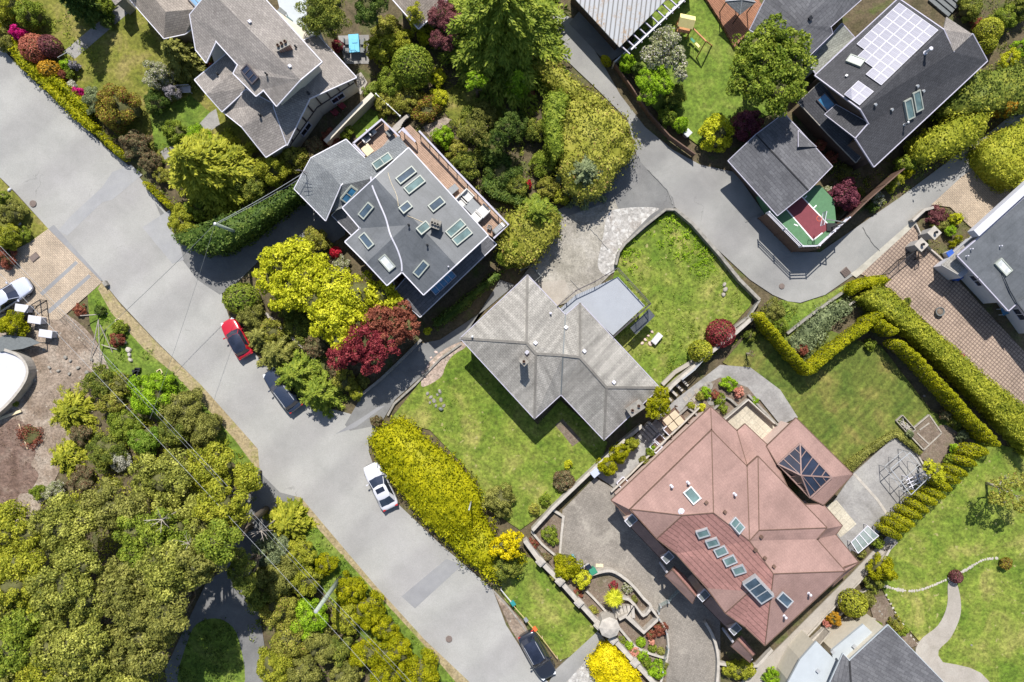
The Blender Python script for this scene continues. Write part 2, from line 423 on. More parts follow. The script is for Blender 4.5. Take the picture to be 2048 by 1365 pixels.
M['wood_plain'] = plain('orange_wood', (0.42, 0.2, 0.08), 0.7, 0.15, 4)
M['wood_brown'] = plain('brown_wood', (0.115, 0.068, 0.048), 0.8, 0.25, 4)
M['wood_grey'] = plain('grey_wood', (0.3, 0.27, 0.23), 0.85, 0.25, 3)
M['wood_pale'] = plain('pale_wood', (0.6, 0.5, 0.33), 0.8, 0.15, 3)
M['green_wood'] = plain('treated_pole', (0.27, 0.31, 0.25), 0.8, 0.2, 4)
M['brick'] = brick_mat('chimney_brick', (0.26, 0.12, 0.075), (0.2, 0.09, 0.06), (0.3, 0.27, 0.24), 0.22, 0.08, 0.01, bmp=0.2)
M['bark'] = plain('bark', (0.11, 0.085, 0.06), 0.95, 0.3, 4)
M['bark_pale'] = plain('bark_pale', (0.34, 0.3, 0.26), 0.95, 0.2, 4)
M['pane'] = glass('skylight_glass', (0.05, 0.075, 0.1))
M['pane_green'] = glass('greenish_glass', (0.1, 0.155, 0.15))
M['pane_blue'] = glass('blue_glass', (0.04, 0.15, 0.27), 0.1)
M['pane_white'] = glass('milky_glass', (0.55, 0.57, 0.56), 0.3)
M['pane_dark'] = glass('dark_glass', (0.016, 0.02, 0.035))
M['clear'] = clear_glass('clear_glass')
M['frame_beige'] = plain('skylight_frame', (0.3, 0.32, 0.28), 0.5, 0.06)
M['rubber'] = plain('rubber', (0.025, 0.025, 0.027), 0.8)
M['rim'] = plain('rim', (0.4, 0.4, 0.42), 0.35, 0.05, metal=0.7)
for k, c in dict(red=(0.38, 0.008, 0.02), navy=(0.02, 0.028, 0.05), carwhite=(0.5, 0.5, 0.54), carblack=(0.016, 0.018, 0.025), silver=(0.42, 0.45, 0.55)).items():
    M[k] = plain('paint_' + k, c, 0.25, 0.03, 2, coat=1.0)
M['lamp_white'] = plain('headlight_glass', (0.7, 0.72, 0.75), 0.15, 0.05)
M['lamp_red'] = plain('taillight_glass', (0.35, 0.02, 0.02), 0.2, 0.05)
for k, c in dict(plastic_blue=(0.02, 0.08, 0.36), plastic_green=(0.03, 0.2, 0.12), plastic_teal=(0.02, 0.2, 0.2), plastic_orange=(0.75, 0.12, 0.03), plastic_yellow=(0.7, 0.6, 0.25),
                 plastic_red=(0.5, 0.04, 0.03), plastic_grey=(0.2, 0.21, 0.22), cloth_cyan=(0.1, 0.38, 0.55), cloth_white=(0.5, 0.49, 0.47), cloth_cream=(0.45, 0.37, 0.26), cloth_maroon=(0.22, 0.03, 0.04), rope=(0.55, 0.4, 0.2)).items():
    M[k] = plain(k, c, 0.55, 0.08)
# foliage palettes
GAIN = dict(lime=1.25, gold=1.05, lemon=1.5, deep=1.7, forest=1.6, tanmix=1.6, redtip=1.5, brown=1.5, magenta=1.0, redf=1.0, pinkf=1.0, whitef=0.8, salmon=1.1, orange=1.1, lilacf=1.0, crimson=1.35, silverg=1.3, dark=2.0, rust=1.4, purple=1.6, plum=1.5, blueg=1.45)
def L(name, d, m_, l, **k):
    g = GAIN.get(name, 1.65); q = lambda c: (c[0] * g, c[1] * g, c[2] * g * 0.85)
    M[name] = leaf_mat('foliage_' + name, q(d), q(m_), q(l), **k)
L('green', (0.065, 0.1, 0.012), (0.13, 0.17, 0.022), (0.235, 0.265, 0.042))
L('dark', (0.022, 0.042, 0.01), (0.05, 0.08, 0.016), (0.10, 0.125, 0.03))
L('deep', (0.05, 0.07, 0.013), (0.105, 0.13, 0.025), (0.24, 0.24, 0.045))
L('olive', (0.075, 0.08, 0.02), (0.145, 0.15, 0.038), (0.26, 0.25, 0.075))
L('forest', (0.07, 0.085, 0.018), (0.185, 0.195, 0.04), (0.38, 0.38, 0.1), scale=0.45)
L('yg', (0.1, 0.12, 0.012), (0.2, 0.21, 0.022), (0.34, 0.33, 0.045))
L('lime', (0.12, 0.14, 0.004), (0.245, 0.25, 0.006), (0.41, 0.385, 0.012))
L('bright', (0.08, 0.15, 0.008), (0.17, 0.27, 0.014), (0.29, 0.4, 0.03))
L('lemon', (0.2, 0.22, 0.012), (0.37, 0.38, 0.02), (0.52, 0.5, 0.05))
L('gold', (0.36, 0.3, 0.005), (0.66, 0.55, 0.008), (0.8, 0.7, 0.02))
L('tanmix', (0.1, 0.105, 0.018), (0.2, 0.205, 0.034), (0.34, 0.32, 0.08), accent=((0.3, 0.2, 0.07), 0.06))
L('redtip', (0.1, 0.1, 0.02), (0.2, 0.18, 0.03), (0.36, 0.3, 0.05), accent=((0.25, 0.08, 0.04), 0.22))
L('blueg', (0.07, 0.09, 0.05), (0.15, 0.18, 0.1), (0.26, 0.29, 0.17))
L('silverg', (0.12, 0.14, 0.06), (0.25, 0.27, 0.14), (0.42, 0.42, 0.28), accent=((0.6, 0.55, 0.5), 0.25))
L('brown', (0.07, 0.055, 0.035), (0.14, 0.12, 0.07), (0.22, 0.2, 0.12), accent=((0.25, 0.12, 0.07), 0.15))
L('purple', (0.06, 0.016, 0.03), (0.13, 0.035, 0.06), (0.22, 0.075, 0.11))
L('crimson', (0.09, 0.012, 0.02), (0.2, 0.028, 0.045), (0.36, 0.08, 0.09))
L('rust', (0.11, 0.03, 0.02), (0.2, 0.065, 0.05), (0.32, 0.12, 0.08))
L('salmon', (0.24, 0.07, 0.055), (0.42, 0.14, 0.11), (0.55, 0.22, 0.16))
L('plum', (0.08, 0.025, 0.035), (0.15, 0.055, 0.07), (0.22, 0.09, 0.1))
L('orange', (0.3, 0.16, 0.015), (0.48, 0.26, 0.025), (0.6, 0.38, 0.06))
L('magenta', (0.4, 0.008, 0.14), (0.68, 0.015, 0.28), (0.8, 0.06, 0.42))
L('redf', (0.4, 0.01, 0.03), (0.6, 0.02, 0.06), (0.7, 0.08, 0.1))
L('pinkf', (0.5, 0.18, 0.16), (0.68, 0.3, 0.26), (0.75, 0.45, 0.38))
L('whitef', (0.4, 0.42, 0.38), (0.62, 0.6, 0.58), (0.8, 0.78, 0.75))
L('lilacf', (0.12, 0.12, 0.16), (0.3, 0.28, 0.36), (0.5, 0.46, 0.55))
L('grassy', (0.05, 0.1, 0.01), (0.11, 0.18, 0.018), (0.2, 0.26, 0.05))
L('weeds', (0.07, 0.11, 0.012), (0.15, 0.2, 0.03), (0.3, 0.3, 0.11))
L('rubble', (0.12, 0.1, 0.085), (0.19, 0.17, 0.15), (0.3, 0.28, 0.26), trans=0.0)
L('dugsoil', (0.05, 0.035, 0.028), (0.09, 0.06, 0.045), (0.16, 0.12, 0.09), trans=0.0)
# ---------------------------------------------------------------- ground sheets
ZL = [0.0]
def sheet(name, pts, mat, label=None, sm=0, kind='structure', cat=None, z=None):
    """flat patch of ground, each a few mm above the one before"""
    if sm: pts = smooth_poly(pts, sm)
    ZL[0] += 0.002
    zz = ZL[0] if z is None else z
    wp = [P(x, y, 0) for x, y in pts]
    mb = MB(); mb.prism([(p.x, p.y) for p in wp], -0.02, zz)
    me = mb.mesh(name)
    o = link(name, me, M[mat])
    return tag(o, label, cat or name.replace('_', ' '), kind=kind)

# ---------------------------------------------------------------- foliage
def nrm(a): return a / np.maximum(1e-6, np.linalg.norm(a, axis=1, keepdims=True))

def leaf_quads(c, n, size, asp=0.55, jit=0.55, along=None):
    k = len(c)
    n = nrm(n + rng.normal(0, jit, (k, 3)))
    t = rng.normal(0, 1, (k, 3)) if along is None else along + rng.normal(0, 0.12, (k, 3))
    t = nrm(t - (t * n).sum(1, keepdims=True) * n)
    b = np.cross(n, t)
    s = np.asarray(size).reshape(-1, 1) * rng.uniform(0.7, 1.3, (k, 1)) / 2
    bend = n * s * 0.25
    v = np.stack([c - t * s - bend, c + b * s * asp, c + t * s - bend, c - b * s * asp], 1)
    return v.reshape(-1, 3)

def leaf_mesh(name, V, core=None):
    nq = len(V) // 4
    cv, cf = core if core else (np.zeros((0, 3)), [])
    me = bpy.data.meshes.new(name)
    allv = np.concatenate([V, cv]).astype(np.float32)
    loops = list(range(nq * 4)); cl = []; starts = list(range(0, nq * 4, 4))
    tot = [4] * nq; p = nq * 4
    for f in cf:
        cl += [i + nq * 4 for i in f]; starts.append(p); tot.append(len(f)); p += len(f)
    me.vertices.add(len(allv)); me.vertices.foreach_set('co', allv.ravel())
    me.loops.add(p); me.loops.foreach_set('vertex_index', np.array(loops + cl, dtype=np.int32))
    me.polygons.add(len(starts)); me.polygons.foreach_set('loop_start', np.array(starts, dtype=np.int32))
    me.polygons.foreach_set('loop_total', np.array(tot, dtype=np.int32))
    if cf: me.polygons.foreach_set('material_index', np.array([0] * nq + [1] * len(cf), dtype=np.int32))
    me.update(calc_edges=True)
    return me

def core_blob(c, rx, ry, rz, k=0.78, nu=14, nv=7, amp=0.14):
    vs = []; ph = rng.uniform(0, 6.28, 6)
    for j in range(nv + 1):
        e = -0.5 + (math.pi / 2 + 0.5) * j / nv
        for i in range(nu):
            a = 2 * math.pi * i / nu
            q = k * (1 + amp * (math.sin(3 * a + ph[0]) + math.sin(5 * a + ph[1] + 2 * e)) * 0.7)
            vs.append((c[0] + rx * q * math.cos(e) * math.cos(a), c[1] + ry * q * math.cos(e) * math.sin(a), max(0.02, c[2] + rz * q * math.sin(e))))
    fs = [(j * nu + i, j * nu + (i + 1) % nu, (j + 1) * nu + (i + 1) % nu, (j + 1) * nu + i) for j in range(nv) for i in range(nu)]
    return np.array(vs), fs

def ell_leaves(c, rx, ry, rz, leaf, cover=1.3, rc=None, rough=1.0, smooth=False):
    """clumped leaves over an ellipsoid; returns vertices"""
    Rm = (rx + ry) / 2
    if smooth:
        k = int(4.0 * math.pi * Rm * max(Rm, rz) / 2 * 2 * cover / (leaf * leaf * 0.55))
        d = nrm(rng.normal(0, 1, (k, 3))); d = d[d[:, 2] > -0.45]
        rad = rng.uniform(0.9, 1.03, (len(d), 1))
        p = d * np.array([[rx, ry, rz]]) * rad + np.array([c])
        return leaf_quads(p, d, leaf, 0.6, 0.45)
    rc = rc or min(0.6, max(0.15, Rm * 0.24))
    K = max(7, int(2.6 * (Rm / rc) ** 2 * (0.5 + 0.5 * rz / Rm)))
    d = nrm(rng.normal(0, 1, (K * 2, 3))); d = d[d[:, 2] > -0.35][:K]
    ph = rng.uniform(0, 6.28, 4); az = np.arctan2(d[:, 1], d[:, 0])
    lobe = 1 + 0.10 * rough * (np.sin(3 * az + ph[0]) + np.sin(5 * az + ph[1] + 3 * d[:, 2]))
    fr = np.clip(rng.uniform(0.66, 0.98, len(d)) * lobe, 0.4, 1.08)
    cc = d * np.array([[rx - rc * 0.6, ry - rc * 0.6, rz - rc * 0.4]]) * fr[:, None] + np.array([c])
    per = max(10, int(2 * math.pi * rc * rc * cover / (leaf * leaf * 0.5)))
    k = per * len(cc)
    u = nrm(rng.normal(0, 1, (k, 3)) + np.array([[0, 0, 0.35]]) + np.repeat(d, per, 0) * 0.5)
    rr = np.repeat(rng.uniform(0.7, 1.35, len(cc)), per) * rc
    p = np.repeat(cc, per, 0) + u * (rr * rng.uniform(0.75, 1.08, k))[:, None] * np.array([[1, 1, 0.8]])
    p[:, 2] = np.maximum(p[:, 2], 0.03)
    return leaf_quads(p, u, leaf, 0.55, 0.48)

def thing_leaf_size(R_): return float(np.clip(0.09 + 0.03 * R_, 0.11, 0.2))

def shrub(name, x, y, r, h, pal, label, cat='shrub', group=None, ry=None, rot=0, leaf=None, smooth=False, cover=2.0, rough=1.0, rc=None):
    h = h * 1.25
    zz = h * 0.5; kk = S * (HC - zz) / HC
    p = P(x, y, zz); rx = r * kk; ryy = (ry or r) * kk
    leaf = leaf or thing_leaf_size((rx + ryy) / 2)
    V = ell_leaves((0, 0, h * 0.42), rx, ryy, h * 0.58, leaf, cover, rc, rough, smooth)
    V[:, 2] = np.maximum(V[:, 2], 0.02)
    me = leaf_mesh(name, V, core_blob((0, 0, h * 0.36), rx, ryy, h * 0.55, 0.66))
    o = link(name, me, [M[pal], M['twigs']]); o.location = (p.x, p.y, 0); o.rotation_euler = (0, 0, R(rot))
    return tag(o, label, cat, group)

def trunk_mesh(h, r, spread, n=5, lean=(0, 0)):
    mb = MB(); t = Vector((lean[0] * 0.3, lean[1] * 0.3, h * 0.45))
    mb.tube((0, 0, -0.05), t, r, r * 0.7, 9)
    for i in range(n):
        a = 2 * math.pi * (i + random.random() * 0.6) / n
        e = Vector((math.cos(a) * spread * random.uniform(0.5, 0.85), math.sin(a) * spread * random.uniform(0.5, 0.85), h * random.uniform(0.62, 0.85)))
        m_ = (t + e) / 2 + Vector((0, 0, -0.1 * h))
        mb.tube(t - Vector((0, 0, 0.1)), m_, r * 0.55, r * 0.38, 7); mb.tube(m_, e, r * 0.38, r * 0.12, 6)
        for q in range(2):
            e2 = m_ + (e - m_) * 0.5; a2 = a + random.uniform(-1, 1)
            mb.tube(e2, e2 + Vector((math.cos(a2), math.sin(a2), 0.7)) * spread * 0.25, r * 0.2, r * 0.06, 5)
    mb.tube(t - Vector((0, 0, 0.1)), (lean[0], lean[1], h * 0.85), r * 0.6, r * 0.15, 7)
    return mb

def tree(name, x, y, r, h, pal, label, cat='tree', group=None, blobs=None, leaf=None, cover=1.55, bark='bark', core=True, rc=None, rough=1.3):
    h = h * 1.2
    zm = h * 0.62; kk = S * (HC - zm) / HC
    p = P(x, y, zm); t = empty(name, (p.x, p.y, 0), label, cat, group)
    blobs = blobs or [(0, 0, r, 0)]
    V = []; cv = []; cf = []
    for dx, dy, br, dz in blobs:
        Rm = br * kk; rz = min(h * 0.45, Rm * 0.85)
        c = (dx * kk, -dy * kk, h - rz + dz)
        lf = leaf or thing_leaf_size(Rm)
        V.append(ell_leaves(c, Rm, Rm, rz, lf, cover, rc, rough))
        if core:
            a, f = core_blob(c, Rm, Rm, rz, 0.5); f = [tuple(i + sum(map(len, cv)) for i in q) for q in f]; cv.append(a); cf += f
    V = np.concatenate(V)
    me = leaf_mesh('crown', V, (np.concatenate(cv), cf) if core else None)
    link('crown', me, [M[pal], M['twigs']] if core else M[pal], t)
    trunk_mesh(h, 0.05 + h * 0.022, r * kk * 0.8).build('trunk', M[bark], t, smooth=True)
    return t

def conifer(name, x, y, r, h, pal, label, cat='tree', group=None, layers=None, leaf=0.3, droop=0.35, dens=1.0, lean=True, low=0.12):
    """needle tree of radiating sprays: empty at the foot > crown, trunk"""
    zm = h * 0.45; kk = S * (HC - zm) / HC
    p = P(x, y, zm); t = empty(name, (p.x, p.y, 0), label, cat, group)
    R0 = r * kk
    layers = layers or int(7 + h * 1.1)
    C = []; Nn = []; A = []; Sz = []
    for j in range(layers):
        f = j / (layers - 1); z = h * (low + (0.97 - low) * f)
        Lb = R0 * ((1 - f) ** 0.75) + 0.22
        nb = max(5, int(13 * (0.45 + 0.55 * (1 - f)) * dens))
        a0 = random.random() * 6.28
        for b in range(nb):
            a = a0 + 2 * math.pi * (b + random.uniform(-0.3, 0.3)) / nb; Lq = Lb * random.uniform(0.72, 1.12)
            d = np.array([math.cos(a), math.sin(a), 0.0]); sd = np.array([-d[1], d[0], 0])
            step = leaf * 0.42; m_ = max(3, int(Lq / step)); s = np.linspace(0.12, 1, m_)
            base = d[None] * (s * Lq)[:, None]; base[:, 2] = z + 0.12 * Lq * s - droop * Lq * s * s
            wd = (1 - s * 0.75) * Lq * 0.32
            for side in (-1, 0, 1):
                for q in (0.35, 0.8):
                    if side == 0 and q > 0.5: continue
                    c = base + sd[None] * (side * wd * q)[:, None] + rng.normal(0, leaf * 0.12, base.shape)
                    c[:, 2] -= abs(side) * wd * q * 0.35
                    al = nrm(np.repeat((d * 0.9 + sd * side * 0.75)[None], m_, 0) + np.array([[0, 0, -0.25]]))
                    C.append(c); A.append(al); Nn.append(np.repeat(np.array([[0.15 * d[0], 0.15 * d[1], 1.0]]), m_, 0)); Sz.append(np.full(m_, leaf * 1.15))
    C = np.concatenate(C); C[:, 2] = np.maximum(C[:, 2], 0.05)
    V = leaf_quads(C, np.concatenate(Nn), np.concatenate(Sz), 0.36, 0.32, np.concatenate(A))
    # solid dark core, its colour gives the shaded gaps between sprays
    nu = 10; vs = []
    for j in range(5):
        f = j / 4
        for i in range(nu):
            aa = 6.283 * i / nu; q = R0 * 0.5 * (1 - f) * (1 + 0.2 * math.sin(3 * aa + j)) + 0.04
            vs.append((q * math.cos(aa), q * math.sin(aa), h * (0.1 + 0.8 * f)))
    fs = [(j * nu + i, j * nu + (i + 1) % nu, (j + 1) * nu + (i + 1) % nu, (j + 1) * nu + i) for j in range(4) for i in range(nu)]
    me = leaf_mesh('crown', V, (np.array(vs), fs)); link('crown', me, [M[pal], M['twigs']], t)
    mb = MB(); mb.tube((0, 0, -0.05), (0, 0, h * 0.96), 0.04 + h * 0.018, 0.02, 8); mb.build('trunk', M['bark'], t, smooth=True)
    return t

def in_poly(px, py, poly):
    ins = np.zeros(len(px), bool); n = len(poly)
    for i in range(n):
        x1, y1 = poly[i][:2]; x2, y2 = poly[i - 1][:2]
        cnd = ((y1 > py) != (y2 > py)) & (px < (x2 - x1) * (py - y1) / (y2 - y1 + 1e-12) + x1)
        ins ^= cnd
    return ins

def hedge(name, pts, h, pal, label, cat='hedge', group=None, leaf=0.2, lump=0.12, lump_scale=1.0, cover=1.5, width=None, sm=0, jit=0.5, z0=0.0, round_=0.3):
    """clipped or shaggy hedge from its outline (photo pixels at its top); width given: pts is its centre line"""
    if sm: pts = smooth_poly(pts, sm, closed=width is None)
    wp = [P(x, y, h) for x, y in pts]; wp = [(p.x, p.y) for p in wp]
    if width: wp = strip_pts(wp, width)
    xs = np.array([p[0] for p in wp]); ys = np.array([p[1] for p in wp]); cx, cy = xs.mean(), ys.mean()
    wp = [(a - cx, b - cy) for a, b in wp]; xs -= cx; ys -= cy
    A = abs(area2(wp)) / 2; kk = 1 / (leaf * leaf * 0.55)
    ph = rng.uniform(0, 6.28, 8)
    def ht(x, y):
        q = 2.2 / lump_scale
        g = (np.sin(x * q + ph[0] + 1.3 * np.sin(y * q * 0.7 + ph[1])) + np.sin(y * q * 1.1 + ph[2] + 1.4 * np.sin(x * q * 0.8 + ph[3])) + 0.6 * np.sin((x + y) * q * 2.3 + ph[4]) + 0.6 * np.sin((x - y) * q * 2.1 + ph[5]))
        return h + lump * g * 0.4
    # distance from the edge, for rounded shoulders
    def edge_d(px, py):
        dm = np.full(len(px), 1e9); n = len(wp)
        for i in range(n):
            x1, y1 = wp[i]; x2, y2 = wp[i - 1]; dx, dy = x2 - x1, y2 - y1; l2 = dx * dx + dy * dy + 1e-9
            t_ = np.clip(((px - x1) * dx + (py - y1) * dy) / l2, 0, 1)
            dm = np.minimum(dm, np.hypot(px - x1 - t_ * dx, py - y1 - t_ * dy))
        return dm
    k = int(A * cover * kk); bx = (xs.max() - xs.min()) * (ys.max() - ys.min())
    px = rng.uniform(xs.min(), xs.max(), int(k * bx / A)); py = rng.uniform(ys.min(), ys.max(), len(px))
    m_ = in_poly(px, py, wp); px, py = px[m_], py[m_]
    ed = edge_d(px, py); rs = min(round_, h * 0.4)
    z = ht(px, py) - np.where(ed < rs, (rs - np.sqrt(np.maximum(0, rs * rs - (rs - np.minimum(ed, rs)) ** 2))), 0) - np.abs(rng.normal(0, lump * 0.25, len(px)))
    e = 0.15
    gx = (ht(px + e, py) - ht(px - e, py)) / (2 * e); gy = (ht(px, py + e) - ht(px, py - e)) / (2 * e)
    Vs = [leaf_quads(np.stack([px, py, z], 1), np.stack([-gx, -gy, np.ones(len(px))], 1), leaf, 0.55, jit)]
    sg = 1 if area2(wp) > 0 else -1; n = len(wp)
    for i in range(n):
        a = np.array(wp[i - 1]); b = np.array(wp[i]); d = b - a; Ls = np.hypot(*d)
        if Ls < 1e-4: continue
        kq = int(Ls * h * cover * kk * 0.8)
        if kq < 1: continue
        nn = np.array([d[1], -d[0]]) / Ls * sg
        s = rng.uniform(0, 1, kq); q = a[None] + d[None] * s[:, None]
        zz = rng.uniform(0.03, 1, kq); tz = zz * (h - rs * 0.3)
        off = rng.normal(0, lump * 0.35, kq) + lump * 0.4 * np.sin(3.1 * s * Ls / lump_scale + ph[6]) - 0.1 * zz * rs
        q = q + nn[None] * off[:, None]
        Vs.append(leaf_quads(np.stack([q[:, 0], q[:, 1], tz], 1), np.repeat(np.array([[nn[0], nn[1], 0.25]]), kq, 0), leaf, 0.55, jit))
    ins = offset_poly(wp, min(0.18, 0.12 + lump * 0.3))
    cm = MB(); cm.prism(ins, 0.0, h - lump * 0.9 - 0.1)
    me = leaf_mesh(name, np.concatenate(Vs), (np.array(cm.v), cm.f))
    o = link(name, me, [M[pal], M[pal]]); o.location = (cx, cy, z0)
    return tag(o, label, cat, group)

def scatter(name, pts, h, pal, label, dens=6, leaf=0.22, clump=0.35, cat='ground cover', per=14, sm=0):
    """ground cover nobody could count: low tufts over a patch"""
    if sm: pts = smooth_poly(pts, sm)
    wp = [P(x, y, 0) for x, y in pts]; wp = [(p.x, p.y) for p in wp]
    xs = [p[0] for p in wp]; ys = [p[1] for p in wp]; A = abs(area2(wp)) / 2
    bx = (max(xs) - min(xs)) * (max(ys) - min(ys))
    k = int(dens * bx); px = rng.uniform(min(xs), max(xs), k); py = rng.uniform(min(ys), max(ys), k)
    m_ = in_poly(px, py, wp); px, py = px[m_], py[m_]
    keep = (np.sin(px * 0.9 + 1.7 * np.sin(py * 0.6)) + np.sin(py * 1.1 + 1.5 * np.sin(px * 0.7)) + rng.normal(0, 0.9, len(px))) > -1.1
    px, py = px[keep], py[keep]
    hh = rng.uniform(0.25, 1.0, len(px)) ** 1.5 * h
    c = np.repeat(np.stack([px, py, hh * 0.35], 1), per, 0)
    u = nrm(rng.normal(0, 1, (len(c), 3)) + np.array([[0, 0, 0.6]])); u[:, 2] = np.abs(u[:, 2])
    rr = np.repeat(rng.uniform(0.5, 1.3, len(px)) * clump, per)
    p = c + u * np.stack([rr, rr, np.repeat(hh * 0.6, per)], 1)
    V = leaf_quads(p, u, leaf, 0.4, 0.6)
    o = link(name, leaf_mesh(name, V), M[pal])
    return tag(o, label, cat, kind='stuff')

# ---------------------------------------------------------------- buildings
def W3(p): return P(p[0], p[1], p[2])

def roof_mesh(name, faces, mat, parent, thick=0.16, rib=0):
    """faces: lists of (px, py, height). UV: u along the eave, v up the slope, in metres"""
    idx = {}; vs = []; fs = []; uvs = []
    for f in faces:
        pts = [W3(p) for p in f]
        nn = Vector((0, 0, 0))
        for i in range(len(pts)): nn += (pts[i] - pts[0]).cross(pts[(i + 1) % len(pts)] - pts[0])
        if nn.z < 0: pts = pts[::-1]; f = f[::-1]; nn = -nn
        nn.normalize()
        hz = Vector((nn.x, nn.y, 0))
        if hz.length < 0.02:
            ed = (pts[1] - pts[0]).normalized(); u = ed; v = nn.cross(u)
        else:
            u = Vector((0, 0, 1)).cross(hz).normalized(); v = nn.cross(u).normalized()
        tri = tessellate_polygon([[Vector((p.x, p.y, 0)) for p in pts]])
        for t in tri:
            if area2([pts[i] for i in t]) < 0: t = t[::-1]
            ids = []
            for i in t:
                key = tuple(round(c, 3) for c in pts[i])
                if key not in idx: idx[key] = len(vs); vs.append(pts[i])
                ids.append(idx[key])
            fs.append(tuple(ids)); uvs.append([(pts[i].dot(u), pts[i].dot(v)) for i in t])
    n = len(vs); ec = {}
    for f in fs:
        for i in range(3):
            a, b = f[i], f[(i + 1) % 3]; ec[(a, b)] = ec.get((a, b), 0) + 1
    bnd = [(a, b) for (a, b) in ec if (b, a) not in ec]
    vs2 = vs + [v - Vector((0, 0, thick)) for v in vs]
    F = list(fs) + [tuple(i + n for i in reversed(f)) for f in fs] + [(b, a, a + n, b + n) for a, b in bnd]
    me = bpy.data.meshes.new(name); me.from_pydata([tuple(v) for v in vs2], [], F); me.update()
    uvl = me.uv_layers.new(name='UVMap'); k = 0
    for i in range(len(fs)):
        for j in range(3): uvl.data[k].uv = uvs[i][j]; k += 1
    o = link(name, me, M[mat]); place(o, parent)
    return o, [(vs[a], vs[b]) for a, b in bnd]

def place(o, parent):
    """parent an object given in world coordinates"""
    if parent is not None:
        o.parent = parent
        o.matrix_parent_inverse = Matrix.Translation(-Vector(parent.location)) if parent.rotation_euler.z == 0 else parent_world(parent).inverted()
    return o

def parent_world(p):
    return Matrix.Translation(p.location) @ p.rotation_euler.to_matrix().to_4x4()

def gutter(name, edges, mat, parent, wd=0.11, hh=0.16, low=0.02):
    mb = MB()
    for a, b in edges:
        if (a - b).length < 0.05: continue
        d = (b - a).normalized(); n_ = Vector((d.y, -d.x, 0))
        if n_.length > 0: n_.normalize()
        o_ = n_ * (wd / 2 + 0.004) - Vector((0, 0, hh / 2 + low - 0.03))
        mb.bar(a + o_ - d * 0.03, b + o_ + d * 0.03, wd, hh)
    o = mb.build(name, M[mat]); return place(o, parent)

def ridge(lines, mat, parent, wd=0.2, hh=0.06, name='ridge_cap'):
    mb = MB()
    for a, b in lines:
        a, b = W3(a), W3(b); mb.bar(a + Vector((0, 0, 0.02)), b + Vector((0, 0, 0.02)), wd, hh)
    return place(mb.build(name, M[mat]), parent)

def walls(name, outline, mat, parent, inset=0.4, z0=0.0, drop=0.14):
    wp = [W3(p) for p in outline]
    ins = offset_poly([(p.x, p.y) for p in wp], inset)
    mb = MB(); n = len(ins)
    zt = [p.z - drop for p in wp]
    mb.prism([tuple(q) for q in ins], z0, zt)
    o = mb.build(name, M[mat]); place(o, parent)
    return ins, zt

def wall_windows(ins, zt, parent, mat='white', glassm='pane_dark', every=3.6, z=None, skip=()):
    """a framed window every few metres along each wall, pane as a sub-part"""
    n = len(ins); sg = 1 if area2(ins) > 0 else -1
    for i in range(n):
        if i in skip: continue
        a = Vector((*ins[i], 0)); b = Vector((*ins[(i + 1) % n], 0)); d = b - a; Ln = d.length
        if Ln < 2.6: continue
        d.normalize(); out_ = Vector((d.y, -d.x, 0)) * sg
        k = max(1, int(Ln / every)); top = min(zt[i], zt[(i + 1) % n])
        for j in range(k):
            c = a + d * Ln * (j + 0.5) / k; zc = max(1.4, top - 1.25) if z is None else z
            Mx = Matrix((d, out_, Vector((0, 0, 1)))).transposed()
            mb = MB(); w2, h2, t = 1.3, 1.15, 0.09
            for (cx, cz, sx, sz) in ((0, h2 / 2, w2, t), (0, -h2 / 2, w2, t), (-w2 / 2, 0, t, h2), (w2 / 2, 0, t, h2), (0, 0, 0.05, h2)):
                mb.box(c + Mx @ Vector((cx, 0.03, cz)) + Vector((0, 0, zc)), (sx, 0.1, sz), Mx)
            fr = place(mb.build('window', M[mat]), parent)
            pb = MB(); pb.box(c + Mx @ Vector((0, 0.01, 0)) + Vector((0, 0, zc)), (w2 - 0.05, 0.04, h2 - 0.05), Mx)
            sub(pb.build('pane', M[glassm]), fr)

def sub(o, par):
    """sub-part in world coordinates under a part whose own mesh is in world coordinates"""
    o.parent = par; o.matrix_parent_inverse = Matrix.Identity(4)
    return o

def roof_at(faces, x, y, z=5.0):
    for it in range(6):
        p = P(x, y, z); hit = None
        for f in faces:
            pts = [W3(q) for q in f]
            for t in tessellate_polygon([[Vector((q.x, q.y, 0)) for q in pts]]):
                a, b, c = [pts[i] for i in t]
                n_ = (b - a).cross(c - a)
                if abs(n_.z) < 1e-5: continue
                s1 = area2([a, b, p]); s2 = area2([b, c, p]); s3 = area2([c, a, p])
                if (s1 >= -0.02 and s2 >= -0.02 and s3 >= -0.02) or (s1 <= 0.02 and s2 <= 0.02 and s3 <= 0.02):
                    n_.normalize()
                    if n_.z < 0: n_ = -n_
                    hz = a.z - ((p.x - a.x) * n_.x + (p.y - a.y) * n_.y) / n_.z
                    if hit is None or hz > hit[0]: hit = (hz, n_)
        if hit is None: break
        z = hit[0]
    if hit is None: hit = (z, Vector((0, 0, 1)))
    return Vector((p.x, p.y, hit[0])), hit[1]

def frame_on(faces, x, y, ang, z=5.0):
    """ang: direction in the photo, degrees (0 = right, 90 = down)"""
    p, n_ = roof_at(faces, x, y, z)
    d = Vector((math.cos(R(ang)), -math.sin(R(ang)), 0)); d = (d - n_ * d.dot(n_)).normalized(); e = n_.cross(d)
    return p, Matrix((d, e, n_)).transposed()

